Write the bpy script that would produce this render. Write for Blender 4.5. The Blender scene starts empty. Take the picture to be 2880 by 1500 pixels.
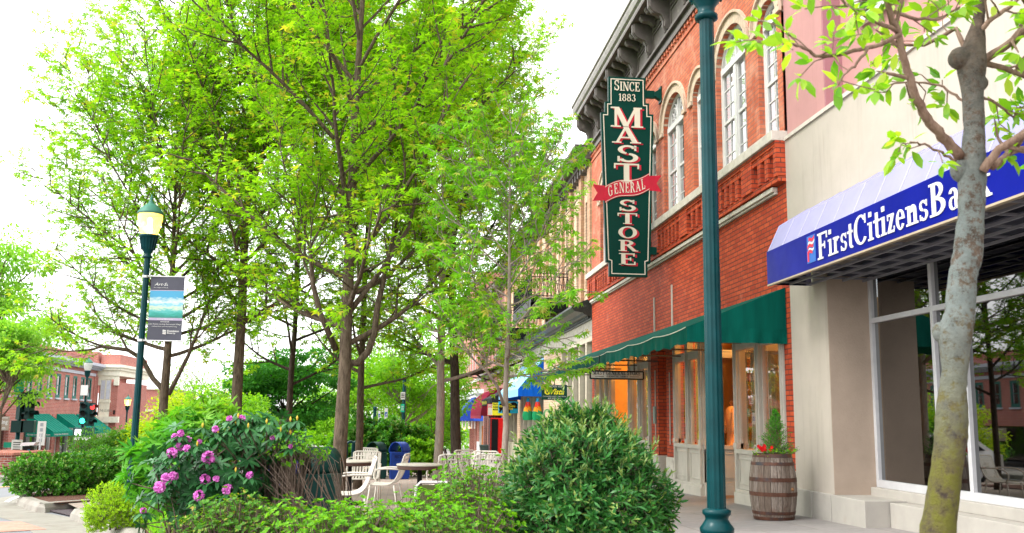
import bpy, math, random
import numpy as np
from math import sin, cos, pi, radians, degrees, atan2, sqrt
from mathutils import Vector, Matrix

scene = bpy.context.scene
COL = scene.collection

# ------------------------------------------------------------------ camera
F = 2700.0                      # focal length in photo pixels (photo 2880 x 1500)
PITCH, ROLL, YAW = 0.156142, 0.011836, 0.109318
CZ = 1.45                       # camera height
_f = np.array([sin(YAW) * cos(PITCH), cos(YAW) * cos(PITCH), sin(PITCH)])
_r0 = np.array([cos(YAW), -sin(YAW), 0.0])
_u0 = np.cross(_r0, _f)
_r = cos(ROLL) * _r0 + sin(ROLL) * _u0
_u = -sin(ROLL) * _r0 + cos(ROLL) * _u0
cam_data = bpy.data.cameras.new("camera")
cam = bpy.data.objects.new("camera", cam_data)
COL.objects.link(cam)
cam.matrix_world = Matrix(((_r[0], _u[0], -_f[0], 0), (_r[1], _u[1], -_f[1], 0), (_r[2], _u[2], -_f[2], CZ), (0, 0, 0, 1)))
cam_data.sensor_width = 36.0
cam_data.lens = 36.0 * F / 2880
cam_data.clip_start = 0.1
cam_data.clip_end = 2000
cam_data.dof.use_dof = True
cam_data.dof.focus_distance = 17.0
cam_data.dof.aperture_fstop = 6.3
scene.camera = cam

# ------------------------------------------------------------------ sky and sun (bright overcast)
SUN_EL, SUN_AZ = radians(50), radians(-102)     # azimuth measured from +Y towards +X
w = bpy.data.worlds.new("World"); scene.world = w; w.use_nodes = True
nt = w.node_tree; nt.nodes.clear()
sky = nt.nodes.new("ShaderNodeTexSky"); sky.sky_type = 'NISHITA'; sky.sun_disc = False
sky.sun_elevation = SUN_EL; sky.sun_rotation = SUN_AZ; sky.air_density = 1.0; sky.dust_density = 4.0; sky.ozone_density = 0.6
hsv = nt.nodes.new("ShaderNodeHueSaturation"); hsv.inputs["Saturation"].default_value = 0.10; hsv.inputs["Value"].default_value = 1.0
# a cloud sheet is nearly even in brightness: lift the darker upper sky
gam = nt.nodes.new("ShaderNodeGamma"); gam.inputs[1].default_value = 0.35
mul = nt.nodes.new("ShaderNodeVectorMath"); mul.operation = 'SCALE'; mul.inputs[3].default_value = 6.2
bg = nt.nodes.new("ShaderNodeBackground"); bg.inputs[1].default_value = 0.15
wo = nt.nodes.new("ShaderNodeOutputWorld")
nt.links.new(sky.outputs[0], hsv.inputs["Color"]); nt.links.new(hsv.outputs[0], gam.inputs[0])
nt.links.new(gam.outputs[0], mul.inputs[0]); nt.links.new(mul.outputs[0], bg.inputs[0]); nt.links.new(bg.outputs[0], wo.inputs[0])
sd = bpy.data.lights.new("sun", 'SUN'); sd.energy = 1.25; sd.angle = radians(14); sd.color = (1.0, 0.95, 0.88)
so = bpy.data.objects.new("sun", sd); COL.objects.link(so)
_sv = Vector((sin(SUN_AZ) * cos(SUN_EL), cos(SUN_AZ) * cos(SUN_EL), sin(SUN_EL)))
so.rotation_euler = _sv.to_track_quat('Z', 'Y').to_euler(); so.location = _sv * 60
scene.view_settings.view_transform = 'Standard'
scene.view_settings.look = 'None'
scene.view_settings.exposure = 1.12
scene.view_settings.gamma = 1.0
scene.render.engine = 'CYCLES'
scene.cycles.max_bounces = 8
scene.cycles.transparent_max_bounces = 16
scene.cycles.caustics_reflective = False
scene.cycles.caustics_refractive = False
scene.cycles.sample_clamp_indirect = 6

# ------------------------------------------------------------------ measuring helpers (photo pixel -> world point at a known depth)
def ray(px, py):
    return _f + (px - 1440) / F * _r - (py - 750) / F * _u
def ony(px, py, Y):
    v = ray(px, py); return v * (Y / v[1]) + np.array([0, 0, CZ])
def onx(px, py, X):
    v = ray(px, py); return v * (X / v[0]) + np.array([0, 0, CZ])
def gz(x, y):                   # the pavement falls gently down the street and away from the shops
    yy = min(y, 110.0)
    return 0.27 - 0.0225 * yy + (0.02 * min(x, 8) if x > 0 else 0.008 * max(x, -40))
def ong(px, py, dz=0.0):
    v = ray(px, py); t = 5.0
    for _ in range(50):
        P = v * t; t = min(t * (CZ - gz(P[0], P[1]) - dz) / (-P[2]), 400)
    return v * t + np.array([0, 0, CZ])

# ------------------------------------------------------------------ mesh building
class MB:
    def __init__(s): s.v = []; s.f = []
    def add(s, vs, fs):
        o = len(s.v); s.v += [tuple(map(float, p)) for p in vs]; s.f += [tuple(i + o for i in f) for f in fs]
    def poly(s, pts): s.add(pts, [tuple(range(len(pts)))])
    def box(s, x0, y0, z0, x1, y1, z1):
        s.add([(x0, y0, z0), (x1, y0, z0), (x1, y1, z0), (x0, y1, z0), (x0, y0, z1), (x1, y0, z1), (x1, y1, z1), (x0, y1, z1)],
              [(0, 3, 2, 1), (4, 5, 6, 7), (0, 1, 5, 4), (1, 2, 6, 5), (2, 3, 7, 6), (3, 0, 4, 7)])
    def obox(s, c, ux, uy, uz, a, b, h):    # oriented box centre c, half sizes a b h
        c = np.array(c, float); X = np.array(ux, float) * a; Y = np.array(uy, float) * b; Z = np.array(uz, float) * h
        P = [c + i * X + j * Y + k * Z for k in (-1, 1) for i, j in ((-1, -1), (1, -1), (1, 1), (-1, 1))]
        s.add(P, [(0, 3, 2, 1), (4, 5, 6, 7), (0, 1, 5, 4), (1, 2, 6, 5), (2, 3, 7, 6), (3, 0, 4, 7)])
    def bar(s, p, q, w, h=None, up=(0, 0, 1)):
        p = np.array(p, float); q = np.array(q, float); d = q - p; L = np.linalg.norm(d)
        if L < 1e-6: return
        d /= L; u = np.array(up, float)
        if abs(d @ u) > .98: u = np.array([1., 0, 0])
        sx = np.cross(d, u); sx /= np.linalg.norm(sx); u = np.cross(sx, d)
        s.obox((p + q) / 2, d, sx, u, L / 2, w / 2, (h or w) / 2)
    def tube(s, pts, rad, n=6, cap=True):
        pts = [np.array(p, float) for p in pts]; m = len(pts)
        if not hasattr(rad, '__len__'): rad = [rad] * m
        o = len(s.v); prev = None
        for i, p in enumerate(pts):
            d = pts[min(i + 1, m - 1)] - pts[max(i - 1, 0)]; L = np.linalg.norm(d); d = d / L if L > 0 else np.array([0, 0, 1.])
            if prev is None:
                a = np.array([1., 0, 0]) if abs(d[0]) < .9 else np.array([0, 1., 0])
            else: a = prev
            a = a - d * (a @ d); a /= np.linalg.norm(a) + 1e-12; prev = a; b = np.cross(d, a)
            for k in range(n):
                t = 2 * pi * k / n; s.v.append(tuple(p + rad[i] * (cos(t) * a + sin(t) * b)))
        for i in range(m - 1):
            for k in range(n):
                k2 = (k + 1) % n; s.f.append((o + i * n + k, o + i * n + k2, o + (i + 1) * n + k2, o + (i + 1) * n + k))
        if cap:
            s.f.append(tuple(o + k for k in reversed(range(n)))); s.f.append(tuple(o + (m - 1) * n + k for k in range(n)))
    def lathe(s, prof, c=(0, 0, 0), n=20, flute=None, cap=True):
        o = len(s.v); m = len(prof)
        for (r, z) in prof:
            for k in range(n):
                t = 2 * pi * k / n; rr = r * (1 - flute * (k % 2)) if flute else r
                s.v.append((c[0] + rr * cos(t), c[1] + rr * sin(t), c[2] + z))
        for i in range(m - 1):
            for k in range(n):
                k2 = (k + 1) % n; s.f.append((o + i * n + k, o + i * n + k2, o + (i + 1) * n + k2, o + (i + 1) * n + k))
        if cap:
            s.f.append(tuple(o + k for k in reversed(range(n)))); s.f.append(tuple(o + (m - 1) * n + k for k in range(n)))
    def prism(s, pts, off):               # polygon pts (3d) extruded by vector off
        n = len(pts); P = [tuple(map(float, p)) for p in pts]; Q = [tuple(np.array(p, float) + np.array(off, float)) for p in pts]
        s.add(P + Q, [tuple(range(n))[::-1], tuple(range(n, 2 * n))] + [(i, (i + 1) % n, n + (i + 1) % n, n + i) for i in range(n)])
    def grid(s, fn, nu, nv):
        o = len(s.v)
        for i in range(nu + 1):
            for j in range(nv + 1): s.v.append(tuple(map(float, fn(i / nu, j / nv))))
        for i in range(nu):
            for j in range(nv):
                a = o + i * (nv + 1) + j; s.f.append((a, a + nv + 1, a + nv + 2, a + 1))
    def sphere(s, c, r, n=10, m=7, sz=1.0):
        prof = [(max(r * sin(pi * i / m), .0005), -r * cos(pi * i / m) * sz) for i in range(m + 1)]
        s.lathe(prof, c, n)
    def mesh(s, name):
        me = bpy.data.meshes.new(name); me.from_pydata(s.v, [], s.f); me.update(); return me

def arr_mesh(name, V, Q):                 # fast mesh from arrays, all quads
    me = bpy.data.meshes.new(name); V = np.asarray(V, np.float32); Q = np.asarray(Q, np.int32); n = len(Q); k = Q.shape[1]
    me.vertices.add(len(V)); me.vertices.foreach_set("co", V.ravel())
    me.loops.add(n * k); me.loops.foreach_set("vertex_index", Q.ravel())
    me.polygons.add(n); me.polygons.foreach_set("loop_start", np.arange(0, n * k, k, dtype=np.int32))
    me.polygons.foreach_set("loop_total", np.full(n, k, np.int32)); me.update(calc_edges=True); return me

def smooth(me): me.polygons.foreach_set("use_smooth", [True] * len(me.polygons)); me.update()

def put(name, geo, m, parent=None, sm=False, bevel=0, solid=0, label=None):
    """link ONE mesh object; geometry is in world coordinates unless the parent is flagged local"""
    me = geo if isinstance(geo, bpy.types.Mesh) else geo.mesh(name)
    o = bpy.data.objects.new(name, me); COL.objects.link(o)
    if m is not None and not me.materials: me.materials.append(m)
    if sm: smooth(me)
    if solid:
        d = o.modifiers.new("thick", 'SOLIDIFY'); d.thickness = solid; d.offset = 0
    if bevel:
        b = o.modifiers.new("bevel", 'BEVEL'); b.width = bevel; b.segments = 2; b.limit_method = 'ANGLE'
    if parent is not None:
        o.parent = parent
        if not root_of(parent).get('_local'): o.location = -root_of(parent).location if parent is root_of(parent) else (0, 0, 0)
    if label: o['label'] = label
    return o
def root_of(o):
    while o.parent: o = o.parent
    return o
def thing(name, label, cat, loc=(0, 0, 0), rz=0.0, group=None, local=False):
    o = bpy.data.objects.new(name, None); COL.objects.link(o); o.location = [float(c) for c in loc]; o.rotation_euler[2] = rz
    o.empty_display_size = .2
    o['label'] = label; o['category'] = cat
    if group: o['group'] = group
    if local: LOCALS.append(o); o['_local'] = 1
    return o
LOCALS = []
def tag(o, label, cat, group=None, kind=None):
    o['label'] = label; o['category'] = cat
    if group: o['group'] = group
    if kind: o['kind'] = kind
    return o
def struct(name, geo, m, label=None, kind='structure', **k):
    o = put(name, geo, m, **k); o['kind'] = kind
    o['label'] = label or name.replace('_', ' '); o['category'] = name.replace('_', ' ')
    return o
def copy_tree(o, loc=None, rz=None, label=None, parent=None):
    c = o.copy(); COL.objects.link(c)
    if parent: c.parent = parent
    if loc is not None: c.location = [float(v) for v in loc]
    if rz is not None: c.rotation_euler[2] = rz
    if label: c['label'] = label
    for ch in list(o.children):
        if ch.parent == o: copy_tree(ch, parent=c)
    return c

# ------------------------------------------------------------------ materials
def srgb(*c):
    return tuple(((v / 255) / 12.92 if v / 255 <= .04045 else (((v / 255) + .055) / 1.055) ** 2.4) for v in c) + (1,)
_M = {}
def newmat(name):
    m = bpy.data.materials.new(name); m.use_nodes = True; nt = m.node_tree; b = nt.nodes["Principled BSDF"]; return m, nt, b
def N(nt, t, **k):
    n = nt.nodes.new(t)
    for a, v in k.items():
        if a.startswith('i_'): n.inputs[a[2:].replace('_', ' ')].default_value = v
        else: setattr(n, a, v)
    return n
def mixc(nt, fac, a, b, blend='MIX'):
    n = nt.nodes.new("ShaderNodeMix"); n.data_type = 'RGBA'; n.blend_type = blend
    for s, v in ((n.inputs[0], fac), (n.inputs[6], a), (n.inputs[7], b)):
        if hasattr(v, 'links'): nt.links.new(v, s)
        else: s.default_value = v
    return n.outputs[2]
def ramp(nt, src, p0, p1, c0=(0, 0, 0, 1), c1=(1, 1, 1, 1)):
    r = nt.nodes.new("ShaderNodeValToRGB"); nt.links.new(src, r.inputs[0]); e = r.color_ramp.elements
    e[0].position = p0; e[1].position = p1; e[0].color = c0; e[1].color = c1; return r.outputs[0]
def noise(nt, scale, detail=4, rough=.6, vec=None):
    n = N(nt, "ShaderNodeTexNoise"); n.inputs["Scale"].default_value = scale; n.inputs["Detail"].default_value = detail; n.inputs["Roughness"].default_value = rough
    if vec is None:
        tc = nt.nodes.new("ShaderNodeTexCoord"); vec = tc.outputs["Object"]
    nt.links.new(vec, n.inputs["Vector"]); return n.outputs[0]
def bump(nt, b, src, strength, dist=.01):
    n = nt.nodes.new("ShaderNodeBump"); n.inputs["Strength"].default_value = strength; n.inputs["Distance"].default_value = dist
    nt.links.new(src, n.inputs["Height"]); nt.links.new(n.outputs[0], b.inputs["Normal"])
def plain(name, col, rough=.5, metal=0, var=.12, scale=6, bmp=.0, spec=.22, grime=None):
    if name in _M: return _M[name]
    m, nt, b = newmat(name); c = tuple(col[:3]) + (1,)
    dk = tuple(x * (1 - var) for x in c[:3]) + (1,); lt = tuple(min(1, x * (1 + var)) for x in c[:3]) + (1,)
    ns = noise(nt, scale); o = mixc(nt, ramp(nt, ns, .3, .7), dk, lt)
    if grime:
        g = noise(nt, grime[1], 6, .7); o = mixc(nt, ramp(nt, g, grime[2], grime[3]), o, grime[0])
    nt.links.new(o, b.inputs["Base Color"]); b.inputs["Roughness"].default_value = rough; b.inputs["Metallic"].default_value = metal
    b.inputs["Specular IOR Level"].default_value = spec
    rr = N(nt, "ShaderNodeMapRange"); rr.inputs[3].default_value = max(0, rough - .1); rr.inputs[4].default_value = min(1, rough + .12)
    nt.links.new(noise(nt, scale * 3, 5), rr.inputs[0]); nt.links.new(rr.outputs[0], b.inputs["Roughness"])
    if bmp: bump(nt, b, noise(nt, scale * 12, 6, .7), bmp, .01)
    _M[name] = m; return m
def streaked(name, col, dark, sx=3.5, sz=.22, lo=.5, hi=.85, rough=.85, bmp=.25):
    m, nt, b = newmat(name); tc = nt.nodes.new("ShaderNodeTexCoord"); mp = nt.nodes.new("ShaderNodeMapping"); mp.inputs["Scale"].default_value = (sx, sx, sz); nt.links.new(tc.outputs["Object"], mp.inputs[0])
    o = mixc(nt, ramp(nt, noise(nt, 1.3, 5, .65), .3, .75), tuple(c * .90 for c in col) + (1,), tuple(c * 1.06 for c in col) + (1,))
    st = N(nt, "ShaderNodeMath", operation='MULTIPLY'); nt.links.new(ramp(nt, noise(nt, 1.6, 6, .7, mp.outputs[0]), lo, hi), st.inputs[0]); nt.links.new(ramp(nt, noise(nt, .7, 4, .6), .35, .7), st.inputs[1])
    o = mixc(nt, st.outputs[0], o, tuple(dark) + (1,)); o = mixc(nt, ramp(nt, noise(nt, 2.3, 6, .75), .68, .9), o, tuple(dark) + (1,))
    nt.links.new(o, b.inputs["Base Color"]); b.inputs["Roughness"].default_value = rough; b.inputs["Specular IOR Level"].default_value = .15; bump(nt, b, noise(nt, 60, 5, .7), bmp, .008); return m
def brick(name, c1, c2, mortar, bw=.2, bh=.067, ms=.008, rough=.8, bias=0, flat=False, var=(.25, .9), dirt=None, bmp=.6):
    """bricks laid in courses on any upright (or, with flat, level) face"""
    if name in _M: return _M[name]
    m, nt, b = newmat(name); tc = nt.nodes.new("ShaderNodeTexCoord"); sp = nt.nodes.new("ShaderNodeSeparateXYZ"); nt.links.new(tc.outputs["Object"], sp.inputs[0])
    cb = nt.nodes.new("ShaderNodeCombineXYZ")
    if flat: nt.links.new(sp.outputs[0], cb.inputs[0]); nt.links.new(sp.outputs[1], cb.inputs[1])
    else:
        ad = N(nt, "ShaderNodeMath", operation='ADD'); nt.links.new(sp.outputs[0], ad.inputs[0]); nt.links.new(sp.outputs[1], ad.inputs[1])
        nt.links.new(ad.outputs[0], cb.inputs[0]); nt.links.new(sp.outputs[2], cb.inputs[1])
    t = nt.nodes.new("ShaderNodeTexBrick"); nt.links.new(cb.outputs[0], t.inputs["Vector"])
    t.inputs["Color1"].default_value = c1; t.inputs["Color2"].default_value = c2; t.inputs["Mortar"].default_value = mortar
    t.inputs["Scale"].default_value = 1; t.inputs["Mortar Size"].default_value = ms; t.inputs["Mortar Smooth"].default_value = .2; t.inputs["Bias"].default_value = bias
    t.inputs["Brick Width"].default_value = bw; t.inputs["Row Height"].default_value = bh
    n1 = noise(nt, 1.1, 5, .65); n2 = noise(nt, 9, 4, .6)
    o = mixc(nt, ramp(nt, n1, .35, .75), t.outputs[0], (var[0],) * 3 + (1,), 'MULTIPLY') if False else t.outputs[0]
    k = nt.nodes.new("ShaderNodeMapRange"); k.inputs[3].default_value = .72; k.inputs[4].default_value = 1.28; nt.links.new(n1, k.inputs[0])
    k2 = nt.nodes.new("ShaderNodeMapRange"); k2.inputs[3].default_value = .8; k2.inputs[4].default_value = 1.2; nt.links.new(n2, k2.inputs[0])
    mm = N(nt, "ShaderNodeMath", operation='MULTIPLY'); nt.links.new(k.outputs[0], mm.inputs[0]); nt.links.new(k2.outputs[0], mm.inputs[1])
    vs = N(nt, "ShaderNodeVectorMath", operation='SCALE'); nt.links.new(o, vs.inputs[0]); nt.links.new(mm.outputs[0], vs.inputs[3]); o = vs.outputs[0]
    if dirt: o = mixc(nt, ramp(nt, noise(nt, dirt[1], 6, .7), dirt[2], dirt[3]), o, dirt[0])
    nt.links.new(o, b.inputs["Base Color"]); b.inputs["Roughness"].default_value = rough; b.inputs["Specular IOR Level"].default_value = .15
    inv = N(nt, "ShaderNodeMath", operation='SUBTRACT'); inv.inputs[0].default_value = 1; nt.links.new(t.outputs[1], inv.inputs[1])
    ad2 = N(nt, "ShaderNodeMath", operation='MULTIPLY_ADD'); nt.links.new(noise(nt, 40, 3), ad2.inputs[0]); ad2.inputs[1].default_value = .4; nt.links.new(inv.outputs[0], ad2.inputs[2])
    bump(nt, b, ad2.outputs[0], bmp, .006)
    _M[name] = m; return m
def leafmat(name, c1, c2, c3=None, trans=.45, rough=.5, spec=.16, tcol=None):
    """every leaf (mesh island) takes its own tone between c1 and c2, some c3"""
    if name in _M: return _M[name]
    m, nt, b = newmat(name); g = nt.nodes.new("ShaderNodeNewGeometry")
    r = nt.nodes.new("ShaderNodeValToRGB"); nt.links.new(g.outputs["Random Per Island"], r.inputs[0]); e = r.color_ramp.elements
    e[0].color = tuple(c1[:3]) + (1,); e[1].color = tuple(c2[:3]) + (1,); e[1].position = .85
    if c3 is not None:
        x = r.color_ramp.elements.new(.97); x.color = tuple(c3[:3]) + (1,)
    nz = noise(nt, .9, 3, .6); k = nt.nodes.new("ShaderNodeMapRange"); k.inputs[3].default_value = .7; k.inputs[4].default_value = 1.3; nt.links.new(nz, k.inputs[0])
    vs = N(nt, "ShaderNodeVectorMath", operation='SCALE'); nt.links.new(r.outputs[0], vs.inputs[0]); nt.links.new(k.outputs[0], vs.inputs[3])
    nt.links.new(vs.outputs[0], b.inputs["Base Color"]); b.inputs["Roughness"].default_value = rough; b.inputs["Specular IOR Level"].default_value = spec
    tr = nt.nodes.new("ShaderNodeBsdfTranslucent"); mx = nt.nodes.new("ShaderNodeMixShader"); mx.inputs[0].default_value = trans
    tcn = mixc(nt, 1.0, vs.outputs[0], tcol or (1.6, 1.5, .5, 1), 'MULTIPLY'); nt.links.new(tcn, tr.inputs[0])
    out = nt.nodes["Material Output"]; nt.links.new(b.outputs[0], mx.inputs[1]); nt.links.new(tr.outputs[0], mx.inputs[2]); nt.links.new(mx.outputs[0], out.inputs[0])
    _M[name] = m; return m
def barkmat(name, c1, c2, scale=8, patch=None):
    if name in _M: return _M[name]
    m, nt, b = newmat(name); tc = nt.nodes.new("ShaderNodeTexCoord"); mp = nt.nodes.new("ShaderNodeMapping"); mp.inputs["Scale"].default_value = (1, 1, .22)
    nt.links.new(tc.outputs["Object"], mp.inputs[0]); n1 = noise(nt, scale * 3, 6, .7, mp.outputs[0])
    o = mixc(nt, ramp(nt, n1, .35, .65), tuple(c1[:3]) + (1,), tuple(c2[:3]) + (1,))
    if patch:
        for (pc, sc, a, bb) in patch: o = mixc(nt, ramp(nt, noise(nt, sc, 6, .7), a, bb), o, tuple(pc[:3]) + (1,))
    nt.links.new(o, b.inputs["Base Color"]); b.inputs["Roughness"].default_value = .9; b.inputs["Specular IOR Level"].default_value = .1; bump(nt, b, n1, .9, .02); _M[name] = m; return m
def glassmat(name, tint=(.5, .55, .55), refl=1.6, body=None, bodyf=.0):
    """window pane: clear, with the mirror image of the street on it"""
    if name in _M: return _M[name]
    m, nt, b = newmat(name); nt.nodes.remove(b); out = nt.nodes["Material Output"]
    tr = nt.nodes.new("ShaderNodeBsdfTransparent"); tr.inputs[0].default_value = tuple(tint) + (1,)
    gl = nt.nodes.new("ShaderNodeBsdfGlossy"); gl.inputs["Roughness"].default_value = .015
    ge = nt.nodes.new("ShaderNodeNewGeometry"); dt = N(nt, "ShaderNodeVectorMath", operation='DOT_PRODUCT'); nt.links.new(ge.outputs["Incoming"], dt.inputs[0]); nt.links.new(ge.outputs["Normal"], dt.inputs[1])
    ab = N(nt, "ShaderNodeMath", operation='ABSOLUTE'); nt.links.new(dt.outputs["Value"], ab.inputs[0]); om = N(nt, "ShaderNodeMath", operation='SUBTRACT'); om.inputs[0].default_value = 1; nt.links.new(ab.outputs[0], om.inputs[1])
    pw = N(nt, "ShaderNodeMath", operation='POWER'); nt.links.new(om.outputs[0], pw.inputs[0]); pw.inputs[1].default_value = 4.0
    fr = N(nt, "ShaderNodeMath", operation='MULTIPLY_ADD'); nt.links.new(pw.outputs[0], fr.inputs[0]); fr.inputs[1].default_value = .96; fr.inputs[2].default_value = .04
    mu = N(nt, "ShaderNodeMath", operation='MULTIPLY'); mu.use_clamp = True; nt.links.new(fr.outputs[0], mu.inputs[0]); mu.inputs[1].default_value = refl
    mx = nt.nodes.new("ShaderNodeMixShader"); nt.links.new(mu.outputs[0], mx.inputs[0])
    src = tr.outputs[0]
    if body:
        df = nt.nodes.new("ShaderNodeBsdfDiffuse"); df.inputs[0].default_value = tuple(body) + (1,); m2 = nt.nodes.new("ShaderNodeMixShader"); m2.inputs[0].default_value = bodyf
        nt.links.new(src, m2.inputs[1]); nt.links.new(df.outputs[0], m2.inputs[2]); src = m2.outputs[0]
    nt.links.new(src, mx.inputs[1]); nt.links.new(gl.outputs[0], mx.inputs[2]); nt.links.new(mx.outputs[0], out.inputs[0]); _M[name] = m; return m
def emis(name, col, st):
    if name in _M: return _M[name]
    m, nt, b = newmat(name); b.inputs["Base Color"].default_value = tuple(col) + (1,); b.inputs["Emission Color"].default_value = tuple(col) + (1,); b.inputs["Emission Strength"].default_value = st
    _M[name] = m; return m
def fabric(name, col, rough=.75, streak=None, seam=None):
    if name in _M: return _M[name]
    m, nt, b = newmat(name); tc = nt.nodes.new("ShaderNodeTexCoord"); mp = nt.nodes.new("ShaderNodeMapping"); mp.inputs["Scale"].default_value = (5, 5, .5)
    nt.links.new(tc.outputs["Object"], mp.inputs[0]); n1 = noise(nt, 1.6, 5, .65, mp.outputs[0]); c = tuple(col[:3])
    o = mixc(nt, ramp(nt, n1, .3, .75), tuple(x * .78 for x in c) + (1,), tuple(min(1, x * 1.2) for x in c) + (1,))
    nt.links.new(o, b.inputs["Base Color"]); b.inputs["Roughness"].default_value = rough; b.inputs["Specular IOR Level"].default_value = .08
    bump(nt, b, n1, .25, .02)
    tr = nt.nodes.new("ShaderNodeBsdfTranslucent"); nt.links.new(o, tr.inputs[0]); mx = nt.nodes.new("ShaderNodeMixShader"); mx.inputs[0].default_value = .18
    out = nt.nodes["Material Output"]; nt.links.new(b.outputs[0], mx.inputs[1]); nt.links.new(tr.outputs[0], mx.inputs[2]); nt.links.new(mx.outputs[0], out.inputs[0])
    _M[name] = m; return m

# ------------------------------------------------------------------ lettering
def font_polys(txt, shear=0.0, bold=0.0):
    cu = bpy.data.curves.new("t", 'FONT'); cu.body = txt; cu.size = 1; cu.shear = shear; cu.offset = bold; cu.resolution_u = 2; cu.align_x = 'LEFT'; cu.space_line = .95
    ob = bpy.data.objects.new("t", cu); COL.objects.link(ob); dg = bpy.context.evaluated_depsgraph_get(); me = bpy.data.meshes.new_from_object(ob.evaluated_get(dg))
    V = np.array([v.co[:] for v in me.vertices]) if len(me.vertices) else np.zeros((0, 3)); Fc = [tuple(p.vertices) for p in me.polygons]
    bpy.data.objects.remove(ob); bpy.data.curves.remove(cu); bpy.data.meshes.remove(me); return V, Fc
def letters(mb, txt, origin, xd, yd, width, height=None, shear=0, bold=0.0, lift=.003, face=None):
    """plain lettering laid on a surface: origin = lower left corner, xd / yd unit directions, fitted to width (and height)"""
    V, Fc = font_polys(txt, shear, bold)
    if not len(V): return
    mn = V.min(0); mx = V.max(0); sx = width / (mx[0] - mn[0]); sy = height / (mx[1] - mn[1]) if height else sx
    xd = np.array(xd, float); yd = np.array(yd, float); nd = np.cross(xd, yd); o = np.array(origin, float) + nd * lift
    P = [o + xd * (v[0] - mn[0]) * sx + yd * (v[1] - mn[1]) * sy for v in V]; mb.add(P, Fc)
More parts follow.
